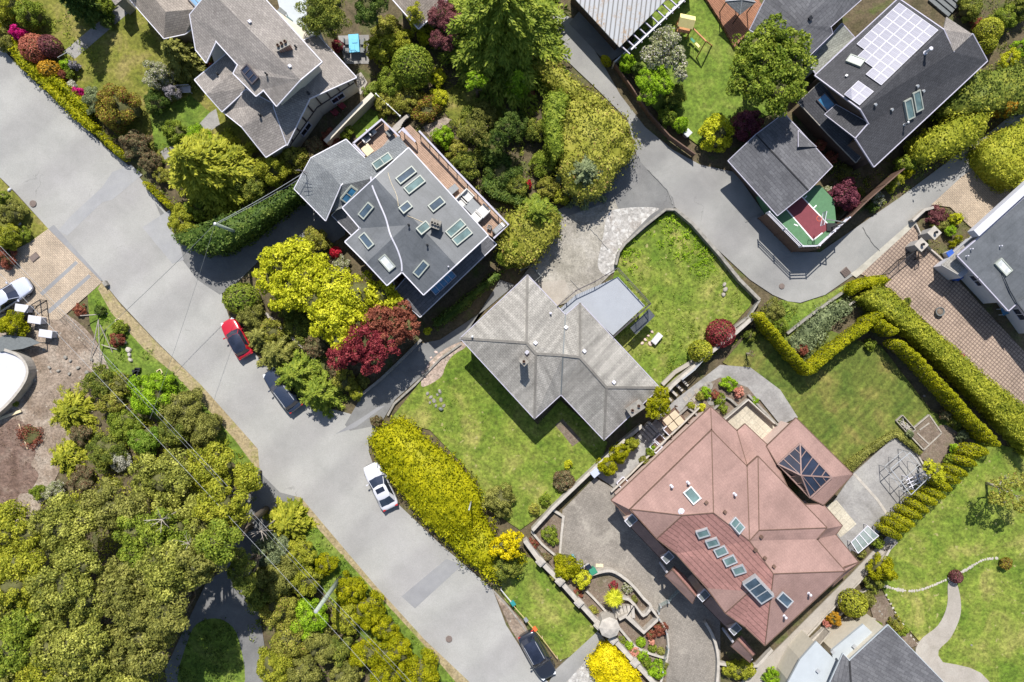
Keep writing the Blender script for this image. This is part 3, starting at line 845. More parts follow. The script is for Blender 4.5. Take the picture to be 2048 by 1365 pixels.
def skylight(faces, x, y, l, w_, ang, parent, frame='frame_beige', pane='pane', hh=0.22, z=5.0, panes=1, label=None):
    p, Mx = frame_on(faces, x, y, ang, z); t = 0.1
    l *= S; w_ *= S
    mb = MB()
    for cx, cy, sx, sy in ((0, w_ / 2 - t / 2, l, t), (0, -w_ / 2 + t / 2, l, t), (l / 2 - t / 2, 0, t, w_ - 2 * t), (-l / 2 + t / 2, 0, t, w_ - 2 * t)):
        mb.box(p + Mx @ Vector((cx, cy, hh / 2)), (sx, sy, hh), Mx)
    for i in range(1, panes):
        mb.box(p + Mx @ Vector((-l / 2 + l * i / panes, 0, hh / 2)), (0.06, w_ - 2 * t, hh), Mx)
    fr = place(mb.build('skylight', M[frame]), parent)
    if label: fr['label'] = label
    pb = MB(); pb.box(p + Mx @ Vector((0, 0, hh / 2 - 0.02)), (l - 2 * t, w_ - 2 * t, hh - 0.07), Mx)
    sub(pb.build('pane', M[pane]), fr)
    return fr

def vent(faces, x, y, parent, mat='metal', r=0.12, h=0.45, z=5.0, name='roof_vent', cap=True):
    p, n_ = roof_at(faces, x, y, z); mb = MB()
    prof = [(r * 1.5, -0.05), (r * 1.4, 0.04), (r * 0.8, 0.08), (r * 0.8, h)]
    if cap: prof += [(r * 1.3, h), (r * 1.2, h + 0.1), (0.0, h + 0.14)]
    mb.lathe(p, prof, 12)
    return place(mb.build(name, M[mat]), parent)

def boxvent(faces, x, y, parent, mat='metal', s=0.34, z=5.0, ang=45):
    p, Mx = frame_on(faces, x, y, ang, z); mb = MB()
    mb.box(p + Mx @ Vector((0, 0, 0.07)), (s * 0.75, s * 0.75, 0.16), Mx); mb.box(p + Mx @ Vector((0, 0, 0.18)), (s, s, 0.07), Mx)
    return place(mb.build('roof_vent', M[mat]), parent)

def chimney(faces, x, y, lx, ly, h, ang, parent, mat='brick', pots=3, z=5.0, potmat='wood_brown'):
    p, n_ = roof_at(faces, x, y, z)
    d = Vector((math.cos(R(ang)), -math.sin(R(ang)), 0)); Mx = Matrix((d, Vector((-d.y, d.x, 0)), Vector((0, 0, 1)))).transposed()
    mb = MB(); mb.box(p + Vector((0, 0, h / 2 - 0.4)), (lx, ly, h + 0.8), Mx)
    ch = place(mb.build('chimney', M[mat]), parent)
    mb = MB(); mb.box(p + Vector((0, 0, h + 0.05)), (lx + 0.14, ly + 0.14, 0.1), Mx)
    sub(mb.build('chimney_cap', M['stone']), ch)
    for i in range(pots):
        c = p + Mx @ Vector(((i - (pots - 1) / 2) * lx / max(1, pots), 0, 0)) + Vector((0, 0, h + 0.1))
        mb = MB(); mb.lathe(c, [(0.13, 0), (0.11, 0.25), (0.13, 0.27), (0.09, 0.27), (0.08, 0.05), (0, 0.05)], 12)
        sub(mb.build('chimney_pot', M[potmat]), ch)
    return ch

def house(name, x, y, label, cat='house'):
    p = P(x, y, 0); return empty(name, (p.x, p.y, 0), label, cat)

# ---------------------------------------------------------------- walls, fences, kerbs, poles
def wall(name, pts, h, th, mat, label, cat='wall', sm=0, z0=0.0, closed=False, group=None, bev=0.02):
    if sm: pts = smooth_poly(pts, sm, closed)
    wp = [P(x, y, h) for x, y in pts]; wp = [(p.x, p.y) for p in wp]
    mb = MB()
    mb.prism(strip_pts(wp, th), z0, h)
    o = mb.build(name, M[mat], bevel=bev); return tag(o, label, cat, group)

def fence(name, pts, h, label, post='wood_brown', panel='wood_brown', step=2.0, kind='board', z0=0.0, cat='fence', pr=0.06, group=None, panel_th=0.03):
    """posts and panels; kinds: board (solid), rail (rails), picket (balusters), glass"""
    wp = [P(x, y, z0 + h) for x, y in pts]; t = empty(name, (wp[0].x, wp[0].y, 0), label, cat, group)
    def post_at(p):
        mb = MB(); mb.box((p.x, p.y, z0 + h / 2 + 0.02), (pr * 2, pr * 2, h + 0.04)); place(mb.build('post', M[post]), t)
    for i in range(len(wp) - 1):
        a, b = wp[i], wp[i + 1]; L_ = (b - a).length; k = max(1, round(L_ / step))
        for j in range(k + (1 if i == len(wp) - 2 else 0)): post_at(a + (b - a) * j / k)
        a0 = Vector((a.x, a.y, 0)); b0 = Vector((b.x, b.y, 0)); d = (b0 - a0).normalized()
        mb = MB(); up = Vector((0, 0, 1))
        if kind == 'board': mb.bar(a0 + up * (z0 + h * 0.52), b0 + up * (z0 + h * 0.52), panel_th, h * 0.92); mb.bar(a0 + up * (z0 + h), b0 + up * (z0 + h), 0.1, 0.04)
        elif kind == 'rail':
            for q in (0.95, 0.5, 0.15): mb.bar(a0 + up * (z0 + h * q), b0 + up * (z0 + h * q), 0.05, 0.12)
        elif kind == 'picket':
            mb.bar(a0 + up * (z0 + h), b0 + up * (z0 + h), 0.07, 0.05); mb.bar(a0 + up * (z0 + 0.1), b0 + up * (z0 + 0.1), 0.05, 0.04)
            m_ = int(L_ / 0.14)
            for j in range(1, m_): c = a0 + (b0 - a0) * j / m_; mb.box((c.x, c.y, z0 + h / 2), (0.018, 0.018, h))
        elif kind == 'glass': mb.bar(a0 + up * (z0 + h * 0.5), b0 + up * (z0 + h * 0.5), 0.015, h * 0.85)
        place(mb.build('panel' if kind in ('board', 'glass') else 'railing', M[panel]), t)
    return t

def curve_tube(name, a, b, sag, r, mat, label, cat='cable', n=24, group=None):
    mb = MB(); pr = None
    for i in range(n + 1):
        s = i / n; p = a.lerp(b, s) - Vector((0, 0, sag * 4 * s * (1 - s)))
        if pr is not None: mb.tube(pr, p, r, r, 4)
        pr = p
    return tag(mb.build(name, M[mat]), label, cat, group)

# ---------------------------------------------------------------- cars
def car(x, y, head, L_, W_, H_, paint, label, roofpaint=None, sunroof=False, style='sedan', rails=False, cat='car'):
    """head: direction of the nose in the photo (degrees, 0 right, 90 down)"""
    p = P(x, y, 0.6); t = empty('car', (p.x, p.y, 0), label, cat, rz=R(-head))
    hl, hw = L_ / 2, W_ / 2; body = M[paint]
    zb = 0.62 * H_ if style != 'sedan' else 0.64 * H_
    st = [(-1.0, 0.5, 0.42), (-0.992, 0.68, 0.5), (-0.965, 0.82, 0.56), (-0.91, 0.92, 0.6), (-0.8, 0.98, 0.62), (-0.55, 1.0, 0.635), (0, 1.0, 0.64), (0.35, 0.995, 0.63), (0.58, 0.975, 0.605), (0.76, 0.93, 0.57), (0.87, 0.86, 0.53), (0.94, 0.76, 0.49), (0.98, 0.62, 0.44), (1.0, 0.4, 0.38)]
    if style != 'sedan': st = [(a, b, c + (0.04 if a < 0.5 else 0.0)) for a, b, c in st]
    mb = MB(); rows = []
    for s, wf, zf in st:
        zt = zf * H_; w2 = wf * hw; xx = s * hl
        z_lo = 0.24 if abs(s) < 0.9 else 0.3
        rows.append([(xx, -w2 * 0.9, z_lo), (xx, -w2, 0.42 * zt + 0.1), (xx, -w2 * 0.985, zt * 0.85), (xx, -w2 * 0.88, zt * 0.98), (xx, -w2 * 0.45, zt + 0.02), (xx, 0, zt + 0.03),
                     (xx, w2 * 0.45, zt + 0.02), (xx, w2 * 0.88, zt * 0.98), (xx, w2 * 0.985, zt * 0.85), (xx, w2, 0.42 * zt + 0.1), (xx, w2 * 0.9, z_lo)])
    m_ = len(rows[0]); vs = [v for r_ in rows for v in r_]
    fs = [(i * m_ + j, (i + 1) * m_ + j, (i + 1) * m_ + (j + 1) % m_, i * m_ + (j + 1) % m_) for i in range(len(rows) - 1) for j in range(m_)]
    fs.append(tuple(range(m_ - 1, -1, -1))[::-1]); fs.append(tuple((len(rows) - 1) * m_ + j for j in range(m_))[::-1])
    mb.add(vs, fs)
    # wheel arches
    o = mb.build('body', body, t, smooth=True); md = o.modifiers.new('subsurf', 'SUBSURF'); md.levels = 1; md.render_levels = 2
    if style == 'sedan': xf0, xf1, xr1, xr0 = 0.42 * hl, 0.06 * hl, -0.46 * hl, -0.83 * hl
    else: xf0, xf1, xr1, xr0 = 0.40 * hl, 0.12 * hl, -0.70 * hl, -0.88 * hl
    wb, wr = hw * 0.91, hw * 0.7; z0, z1 = zb - 0.06, H_ - 0.05
    belt = [(xf0 + 0.12, 0), (xf0, wb * 0.9), (xf0 - 0.35, wb), (xr0 + 0.5, wb), (xr0 + 0.08, wb * 0.86), (xr0, 0)]
    top = [(xf1 + 0.1, 0), (xf1, wr * 0.88), (xf1 - 0.25, wr), (xr1 + 0.3, wr), (xr1, wr * 0.88), (xr1 - 0.06, 0)]
    def ring(q, z): return [(a, b, z) for a, b in q] + [(a, -b, z) for a, b in q[-2:0:-1]]
    b_, t_ = ring(belt, z0), ring(top, z1); n = len(b_)
    mb = MB(); mb.add(b_ + t_, [(i, (i + 1) % n, n + (i + 1) % n, n + i) for i in range(n)]); mb.build('cabin', body, t, smooth=False)
    gl = M['pane_dark']
    def two(name, a, b, par=t, m=gl):
        P_ = [[Vector((b_ + t_)[i]) for i in ids] for ids in (a, b)]; c = sum(P_[0] + P_[1], Vector()) / 8; mm = MB()
        for pts in P_:
            nn = (pts[1] - pts[0]).cross(pts[-1] - pts[0]).normalized()
            if nn.dot(c - Vector((0, 0, c.z))) + 0.001 * nn.z < 0: nn = -nn
            q = [c + (v - c) * 0.94 + nn * 0.014 for v in pts]
            mm.add(q + [v - nn * 0.02 for v in q], [(0, 1, 2, 3), (7, 6, 5, 4), (0, 1, 5, 4), (1, 2, 6, 5), (2, 3, 7, 6), (3, 0, 4, 7)])
        return mm.build(name, m, par)
    two('windshield', (0, 1, n + 1, n), (n - 1, 0, n, 2 * n - 1))
    two('rear_window', (4, 5, n + 5, n + 4), (5, 6, n + 6, n + 5))
    two('side_window', (1, 2, n + 2, n + 1), (2, 3, n + 3, n + 2)); two('side_window', (n - 2, n - 1, 2 * n - 1, 2 * n - 2), (n - 3, n - 2, 2 * n - 2, 2 * n - 3))
    # roof
    rf = MB(); c = ((xf1 + xr1) / 2, 0, z1 + 0.07); r1 = [Vector(v) for v in t_]; r2 = [Vector((c[0] + (v.x - c[0]) * 0.8, v.y * 0.8, z1 + 0.055)) for v in r1]
    rf.add(r1 + r2 + [c], [(i, (i + 1) % n, n + (i + 1) % n, n + i) for i in range(n)] + [(n + i, n + (i + 1) % n, 2 * n) for i in range(n)])
    rf.build('roof', M[roofpaint or paint], t, smooth=True)
    if sunroof:
        mm = MB(); mm.box((xf1 - 0.38, 0, z1 + 0.062), (0.46, wr * 1.25, 0.04)); mm.build('sunroof', gl, t, bevel=0.01)
    if rails:
        for s in (-1, 1): mm = MB(); mm.bar((xf1 - 0.1, s * wr * 0.86, z1 + 0.11), (xr1 + 0.1, s * wr * 0.86, z1 + 0.11), 0.04, 0.04); mm.build('roof_rail', M['metal'], t)
    # wheels
    for sx in (0.62, -0.6):
        for s in (-1, 1):
            mm = MB(); cx = sx * hl; cy = s * (hw - 0.13); rr = 0.33
            mm.lathe((cx, cy, rr), [(0.2, -0.11), (rr - 0.03, -0.11), (rr, -0.06), (rr, 0.06), (rr - 0.03, 0.11), (0.2, 0.11)], 20, Matrix.Rotation(R(90), 3, 'X'))
            ty = mm.build('wheel', M['rubber'], t)
            mm = MB(); mm.lathe((cx, cy, rr), [(0.2, -0.1), (0.06, -0.125), (0, -0.125)] if s > 0 else [(0.2, 0.1), (0.06, 0.125), (0, 0.125)], 14, Matrix.Rotation(R(90), 3, 'X'))
            q = mm.build('rim', M['rim'], ty)
    for s in (-1, 1):
        mm = MB(); mm.box((0.9 * hl, s * hw * 0.62, 0.47 * H_ - 0.02), (0.3, 0.26, 0.14), Matrix.Rotation(R(-s * 22), 3, 'Z')); mm.build('headlight', M['lamp_white'], t, bevel=0.03)
        mm = MB(); mm.box((-0.955 * hl, s * hw * 0.66, 0.53 * H_), (0.16, 0.3, 0.13), Matrix.Rotation(R(s * 14), 3, 'Z')); mm.build('tail_light', M['lamp_red'], t, bevel=0.02)
        mm = MB(); mm.box((xf0 - 0.3, s * (hw + 0.09), zb + 0.02), (0.12, 0.2, 0.13)); mm.box((xf0 - 0.28, s * (hw - 0.02), zb - 0.03), (0.06, 0.12, 0.05)); mm.build('mirror', body, t, bevel=0.02)
    mm = MB(); mm.box((0.985 * hl, 0, 0.3), (0.1, hw * 0.9, 0.16)); mm.build('grille', M['black'], t, bevel=0.02)
    return t
# ================================================================ GROUND
mb = MB(); mb.box((0, 0, -0.55), (400, 400, 1.0)); tag(mb.build('ground', M['soil']), 'dark garden soil between the plots', 'ground', kind='structure')
# base patches of planted garden
sheet('grass', [(-60, -60), (300, -60), (420, 60), (560, 300), (300, 330), (200, 240), (60, 110), (-60, 60)], 'lawn_dry', 'dry patchy front lawns in the top left corner')
sheet('path', [(128, 103), (240, 8), (262, 22), (150, 118)], 'slab_grey', 'grey garden path between the two top left lawns')
sheet('path', [(320, 305), (405, 235), (432, 218), (440, 250), (330, 320)], 'slab_grey', 'grey garden path to the brown gabled house')
sheet('grass', [(310, 300), (300, 230), (380, 190), (420, 225), (360, 290)], 'lawn_green', 'shaded green lawn strip by the brown gabled house')
sheet('patio', [(676, 72), (738, 70), (738, 128), (690, 128)], 'slab_grey', 'grey slab patio under the blue-covered table')
sheet('path', [(712, 150), (722, 145), (735, 165), (722, 190), (716, 185)], 'concrete', 'short concrete side path by the white boundary wall')
sheet('grass', [(700, 250), (735, 215), (775, 232), (770, 260), (715, 280)], 'lawn_green', 'small lawn behind the white boundary wall')
sheet('grass', [(880, 190), (960, 160), (1010, 190), (1000, 330), (960, 300), (900, 240)], 'lawn_dry', 'sunny back garden lawn under the tall fir', sm=4)
sheet('path', [(845, 255), (890, 235), (905, 240), (860, 275)], 'dirt', 'pinkish bare path in the back garden')
# west plot
sheet('grass', [(-60, 330), (0, 357), (31, 388), (97, 458), (62, 487), (-60, 560)], 'lawn_dry', 'grass corner with bushes west of the road', sm=0)
sheet('dirt', [(-60, 620), (60, 600), (150, 640), (205, 700), (240, 760), (180, 830), (150, 880), (110, 960), (60, 1040), (-60, 1080)], 'dirt', 'pale churned earth of the building plot', sm=4)
sheet('dirt', [(-60, 845), (-5, 852), (30, 838), (58, 858), (50, 880), (72, 905), (62, 930), (78, 950), (58, 985), (38, 990), (30, 1030), (8, 1040), (-60, 1070)], 'dirt_brown', 'red brown dug soil of the building plot', sm=4)
sheet('verge', [(175, 585), (205, 565), (240, 620), (310, 690), (400, 775), (512, 900), (521, 940), (500, 950), (430, 900), (330, 850), (240, 790), (215, 730), (180, 650)], 'lawn_green', 'green roadside bank beside the building plot')
sheet('verge', [(205, 563), (243, 612), (318, 690), (404, 772), (518, 896), (524, 940), (508, 932), (470, 880), (410, 812), (345, 745), (290, 700), (222, 625), (196, 578)], 'verge_dry', 'dry tan strip along the road edge')
sheet('verge', [(560, 985), (606, 992), (660, 1055), (770, 1180), (860, 1285), (948, 1372), (820, 1380), (700, 1250), (620, 1150), (570, 1060)], 'lawn_green', 'lush grass bank between shrubs and the road')
sheet('verge', [(585, 990), (610, 995), (664, 1055), (772, 1180), (864, 1285), (955, 1380), (925, 1380), (848, 1290), (756, 1190), (640, 1062)], 'verge_dry', 'dry tan strip along the lower road edge')
sheet('driveway', [(520, 935), (590, 995), (570, 1050), (500, 1120), (520, 1230), (545, 1400), (340, 1400), (330, 1340), (420, 1150), (480, 1020)], 'asphalt_dark', 'dark wooded driveway leaving the road')  # dark tone carries the shade under the trees
sheet('grass', [(380, 1270), (410, 1240), (450, 1242), (478, 1280), (482, 1380), (360, 1380)], 'lawn_green', 'shaded lawn island inside the wooded driveway', sm=4)
# main road
ROAD = [(-70, 20), (0, 92), (30, 125), (75, 168), (95, 185), (170, 255), (215, 298), (262, 335), (300, 380), (340, 435), (350, 470), (400, 560), (440, 575), (447, 600), (460, 640), (520, 720), (580, 765), (640, 812), (700, 828), (760, 850), (738, 880), (738, 905), (752, 945), (800, 1012), (880, 1088), (985, 1178), (1012, 1250), (1060, 1325), (1130, 1400), (975, 1400), (940, 1365), (850, 1280), (750, 1170), (650, 1052), (603, 996), (560, 985), (520, 945), (516, 898), (404, 772), (314, 684), (240, 605), (205, 562), (97, 458), (31, 385), (0, 355), (-70, 290)]
sheet('road', ROAD, 'asphalt', 'main road of pale worn asphalt running diagonally')
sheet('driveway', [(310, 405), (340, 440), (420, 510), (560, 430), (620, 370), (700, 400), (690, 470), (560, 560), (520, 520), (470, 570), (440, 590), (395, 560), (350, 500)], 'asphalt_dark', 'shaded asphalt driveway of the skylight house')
sheet('driveway', [(700, 862), (760, 850), (790, 800), (880, 720), (925, 680), (1000, 560), (1030, 570), (970, 620), (880, 680), (830, 690), (740, 780), (725, 790), (690, 850)], 'asphalt_dark', 'narrow asphalt driveway beside the grey hip-roofed house')  # dark asphalt chosen to put the tree and house shade into the colour
for pts, mt, lb in [
    ([(117, 462), (140, 435), (205, 375), (225, 345), (262, 330), (285, 350), (225, 400), (205, 405), (135, 472)], 'asphalt_patch2', 'long darker trench patch across the upper road'),
    ([(97, 458), (108, 450), (205, 560), (198, 570)], 'asphalt_patch', 'dark trench strip along the brick driveway'),
    ([(285, 455), (340, 420), (368, 520), (345, 528)], 'asphalt_patch2', 'darker patch at the driveway mouth by the yellow bush'),
    ([(803, 1193), (893, 1118), (925, 1130), (830, 1217)], 'asphalt_patch', 'rectangular dark patch across the lower road'),
    ([(672, 868), (700, 850), (725, 835), (755, 815), (770, 812), (712, 855)], 'asphalt_patch', 'dark patch at the mouth of the narrow driveway')]:
    sheet('road_patch', pts, mt, lb)
sheet('verge', [(985, 1178), (1012, 1205), (1050, 1250), (1075, 1300), (1060, 1322), (1020, 1255)], 'dirt', 'worn gravelly shoulder above the black car')
sheet('driveway', [(97, 458), (205, 565), (165, 600), (120, 640), (60, 640), (20, 600), (-40, 560), (-40, 500), (20, 530), (22, 505), (60, 485)], 'pavers_tan', 'tan brick driveway with the white car')
for a, b, c, d in (((152, 522), (157, 527), (86, 592), (80, 587)), ((178, 549), (183, 554), (100, 628), (94, 622))):
    sheet('path', [a, b, c, d], 'asphalt_patch', 'grey concrete band set into the tan brick driveway')
# lane
LANE = [(1105, 20), (1150, 40), (1202, 122), (1240, 190), (1290, 255), (1345, 300), (1400, 330), (1470, 345), (1530, 430), (1600, 505), (1640, 505), (1720, 450), (1800, 395), (1860, 350), (1920, 305), (1960, 280), (2100, 170), (2100, 240), (1990, 315), (1930, 350), (1850, 425), (1825, 450), (1760, 505), (1712, 547), (1690, 562), (1650, 590), (1600, 606), (1575, 603), (1545, 590), (1500, 560), (1430, 495), (1385, 450), (1350, 415), (1340, 395), (1275, 320), (1255, 240), (1195, 180), (1110, 100)]
sheet('lane', LANE, 'asphalt_lane', 'narrow back lane bending round the sport court')
sheet('parking_area', [(1255, 280), (1275, 318), (1345, 395), (1350, 415), (1325, 425), (1240, 505), (1225, 540), (1180, 585), (1110, 610), (1040, 560), (1085, 500), (1115, 420), (1180, 390)], 'asphalt_dark', 'old dark asphalt parking area off the lane')
sheet('parking_area', [(1115, 440), (1230, 400), (1240, 430), (1225, 545), (1180, 590), (1115, 612), (1040, 560), (1085, 500)], 'concrete_dirty', 'worn concrete yard above the grey hip-roofed house')
sheet('parking_area', [(1075, 565), (1130, 560), (1140, 585), (1112, 615)], 'concrete', 'pinkish concrete apron by the grey hip-roofed house')
sheet('driveway', [(1138, 48), (1165, 15), (1250, 105), (1214, 128)], 'asphalt_dark', 'paving darkened for shade beside the metal-roofed house')  # dark patch added where shade falls on the paving
sheet('gravel', [(1215, 430), (1240, 418), (1290, 415), (1318, 418), (1300, 432), (1258, 475), (1240, 500), (1232, 540), (1210, 550), (1195, 530), (1205, 480)], 'gravel', 'white gravel strip beside the stone kerb', sm=4)
sheet('driveway', [(1712, 545), (1760, 503), (1822, 447), (1850, 490), (1872, 505), (1888, 520), (1900, 545), (2100, 760), (2100, 900), (1960, 745), (1780, 578), (1735, 555)], 'pavers', 'large brown lattice brick driveway by the right edge')
sheet('driveway', [(1862, 410), (1925, 352), (1960, 330), (2040, 400), (1960, 470), (1935, 450), (1900, 415)], 'pavers_tan', 'shaded brick parking bay above the planting bed')
sheet('kerb', [(1700, 548), (1712, 540), (1826, 440), (1833, 447), (1722, 548), (1712, 556)], 'curb', 'pale concrete kerb along the lane', kind='structure')
# lawns
sheet('grass', [(780, 840), (800, 815), (860, 740), (905, 700), (935, 690), (1000, 760), (1075, 850), (1120, 800), (1215, 885), (1200, 930), (1110, 1010), (1040, 1060), (965, 1010), (955, 960), (860, 860)], 'lawn', 'sunny front lawn below the grey hip-roofed house')
sheet('grass', [(1237, 510), (1250, 490), (1340, 420), (1360, 425), (1420, 490), (1505, 590), (1500, 612), (1430, 690), (1335, 770), (1320, 780), (1200, 660)], 'lawn', 'walled weedy lawn beside the grey deck')
sheet('bare_soil', [(842, 772), (852, 735), (880, 705), (922, 684), (932, 694), (905, 712), (890, 735), (884, 752), (862, 768)], 'wall_pinkg', 'pinkish rubble patch where narrow driveway meets front lawn', sm=3)
sheet('bare_soil', [(1110, 850), (1125, 838), (1163, 880), (1145, 893)], 'bedsoil', 'rectangular bare soil bed on the front lawn')
sheet('grass', [(1290, 20), (1420, -30), (1470, 90), (1530, 130), (1560, 220), (1470, 260), (1420, 300), (1395, 290), (1340, 250), (1290, 200), (1250, 120)], 'lawn_green', 'bright lawn under the climbing frame')
sheet('grass', [(1445, 725), (1490, 675), (1600, 640), (1740, 690), (1760, 690), (1860, 820), (1970, 890), (1880, 960), (1830, 900), (1790, 865), (1700, 942), (1590, 835), (1520, 770)], 'lawn_striped', 'mown striped lawn behind the red-roofed house')
sheet('bare_soil', [(1830, 905), (1880, 850), (1920, 870), (1950, 890), (1900, 940), (1870, 930)], 'bedsoil', 'bare planting soil at the corner of the striped lawn', sm=3)
sheet('grass', [(1770, 1090), (1960, 880), (2120, 920), (2120, 1420), (1880, 1330), (1800, 1240), (1765, 1180)], 'lawn', 'broad lawn in the bottom right corner')
sheet('grass', [(1045, 1110), (1070, 1120), (1120, 1180), (1195, 1262), (1150, 1310), (1120, 1320), (1075, 1270), (1010, 1200), (1000, 1165)], 'lawn', 'small lawn strip between road and balustrade wall')
sheet('grass', [(1560, 600), (1600, 608), (1650, 592), (1705, 560), (1715, 570), (1640, 640), (1580, 665), (1530, 620)], 'grassy_mat' if False else 'lawn_green', 'grass slope below the lane bend')
# red house grounds
sheet('driveway', [(1125, 1020), (1190, 955), (1240, 985), (1420, 1180), (1440, 1240), (1440, 1400), (1320, 1400), (1335, 1310), (1322, 1280), (1312, 1240), (1290, 1212), (1255, 1172), (1222, 1152), (1175, 1152), (1120, 1110)], 'pavers_grey', 'grey cobbled forecourt of the red-roofed house')
sheet('path', [(1190, 950), (1280, 870), (1350, 800), (1440, 730), (1500, 735), (1560, 780), (1595, 835), (1560, 850), (1520, 800), (1450, 770), (1400, 790), (1300, 900), (1235, 980)], 'slab_grey', 'grey flagged walk curving behind the red-roofed house')
sheet('bed', [(1355, 830), (1400, 775), (1440, 755), (1495, 775), (1540, 830), (1560, 860), (1500, 880), (1420, 830), (1380, 850)], 'bedsoil', 'planting bed in front of the red skirt roof')
sheet('patio', [(1790, 872), (1825, 893), (1862, 955), (1830, 1000), (1765, 1060), (1690, 1110), (1640, 1040), (1706, 947)], 'slab_grey', 'grey paved terrace right of the red-roofed house')
sheet('patio', [(1450, 838), (1497, 803), (1560, 855), (1545, 905), (1480, 870)], 'tile_cream', 'cream tiled terrace behind the red-roofed house')
sheet('patio', [(1640, 1020), (1672, 1000), (1712, 1048), (1680, 1075)], 'tile_cream', 'small cream terrace at the red skirt roof')
sheet('bed', [(1060, 1075), (1105, 1020), (1126, 1035), (1122, 1110), (1170, 1150), (1220, 1148), (1262, 1172), (1302, 1218), (1318, 1240), (1336, 1290), (1330, 1400), (1290, 1400), (1200, 1260)], 'bedsoil', 'terraced planting beds beside the forecourt')
sheet('driveway', [(1195, 1262), (1215, 1285), (1120, 1400), (1080, 1400), (1110, 1340)], 'asphalt_lane', 'paved entrance strip at the gate pillar')
sheet('driveway', [(1170, 1322), (1200, 1365), (1220, 1400), (1100, 1400)], 'gravel', 'grey gravel corner beside the entrance strip')
sheet('path', [(1480, 1365), (1560, 1290), (1700, 1150), (1780, 1065), (1795, 1085), (1740, 1140), (1600, 1290), (1530, 1365), (1500, 1400), (1440, 1400)], 'concrete', 'concrete side alley right of the red-roofed house')
sheet('patio', [(1635, 1290), (1650, 1245), (1700, 1255), (1745, 1235), (1790, 1265), (1730, 1320), (1680, 1330)], 'tile_cream', 'cream courtyard by the white flat roof', sm=3)
sheet('bed', [(1735, 1200), (1768, 1190), (1800, 1250), (1836, 1290), (1800, 1300), (1750, 1250)], 'bedsoil', 'stony brown bed beside the curved path')
sheet('path', [(1895, 1165), (1910, 1162), (1920, 1200), (1918, 1235), (1900, 1275), (1875, 1310), (1930, 1365), (1960, 1400), (1900, 1400), (1835, 1320), (1838, 1282), (1875, 1250), (1893, 1210)], 'concrete', 'curved concrete garden path', sm=4)
sheet('path', [(1865, 1330), (1890, 1325), (1960, 1345), (1990, 1400), (1900, 1400)], 'concrete', 'pale round paving at the foot of the curved path', sm=3)
# court
CZ = 1.7
def pz(x, y, z): p = P(x, y, z); return (p.x, p.y)
mb = MB(); mb.prism([pz(x, y, CZ) for x, y in [(1515, 372), (1560, 380), (1640, 370), (1668, 400), (1672, 440), (1650, 488), (1606, 492), (1545, 432)]], 0, CZ)
tag(mb.build('sport_court', M['court_green']), 'raised green and maroon sport court beside the lane', 'sport court')
court = bpy.context.scene.objects['sport_court']
mb = MB(); mb.prism([pz(x, y, CZ) for x, y in [(1572, 418), (1604, 394), (1662, 455), (1626, 481)]], CZ - 0.1, CZ + 0.01); place(mb.build('red_key', M['court_red']), court)
mb = MB()
for a, b in (((1572, 418), (1626, 481)), ((1604, 394), (1662, 455)), ((1626, 481), (1645, 466)), ((1588, 449), (1596, 452)), ((1608, 398), (1614, 392)), ((1627, 417), (1633, 411))):
    A = P(*a, CZ + 0.014); B = P(*b, CZ + 0.014); mb.bar(A, B, 0.1, 0.012)
place(mb.build('white_line', M['white_line']), court)
# steps/bands of the brick terrace, stones, manholes
def manhole(x, y, r, label):
    p = P(x, y, 0.02); mb = MB(); zt = ZL[0] + 0.012
    mb.lathe((p.x, p.y, 0), [(r, 0), (r, zt), (r * 0.88, zt + 0.008), (r * 0.86, zt - 0.004), (r * 0.5, zt + 0.004), (0, zt + 0.004)], 24)
    for k in range(5):
        for j in range(5):
            q = Vector((p.x + (k - 2) * r * 0.3, p.y + (j - 2) * r * 0.3, zt + 0.008))
            if (q.xy - p.xy).length < r * 0.8: mb.box(q, (r * 0.14, r * 0.14, 0.01))
    tag(mb.build('manhole_cover', M['cover']), label, 'manhole cover')
M['cover'] = plain('rusty_iron', (0.15, 0.115, 0.1), 0.7, 0.2, 9)
manhole(67, 408, 0.31, 'round brown manhole cover on the upper road')
manhole(898, 1278, 0.3, 'round manhole cover on the lower road')
manhole(1563, 573, 0.26, 'round manhole cover on the lane bend')
p = P(70, 515, 0); mb = MB(); Mx = Matrix.Rotation(R(40), 3, 'Z'); mb.box(p + Vector((0, 0, 0.14)), (0.8, 0.55, 0.04), Mx)
for k in range(5): mb.box(p + Mx @ Vector((-0.32 + k * 0.16, 0, 0.17)), (0.05, 0.45, 0.02), Mx)
mb.box(p + Vector((0, 0, 0.07)), (0.86, 0.6, 0.12), Mx); tag(mb.build('drain_cover', M['cover']), 'rectangular brown access cover in the tan brick driveway', 'drain cover')
p = P(1690, 545, 0); mb = MB(); Mx = Matrix.Rotation(R(40), 3, 'Z')
for k in range(7): mb.box(p + Mx @ Vector((-0.3 + k * 0.1, 0, 0.22)), (0.04, 0.6, 0.04), Mx)
mb.box(p + Vector((0, 0, 0.1)), (0.74, 0.7, 0.18), Mx); tag(mb.build('drain_grate', M['cover']), 'square iron drain grate at the lane kerb', 'drain grate')

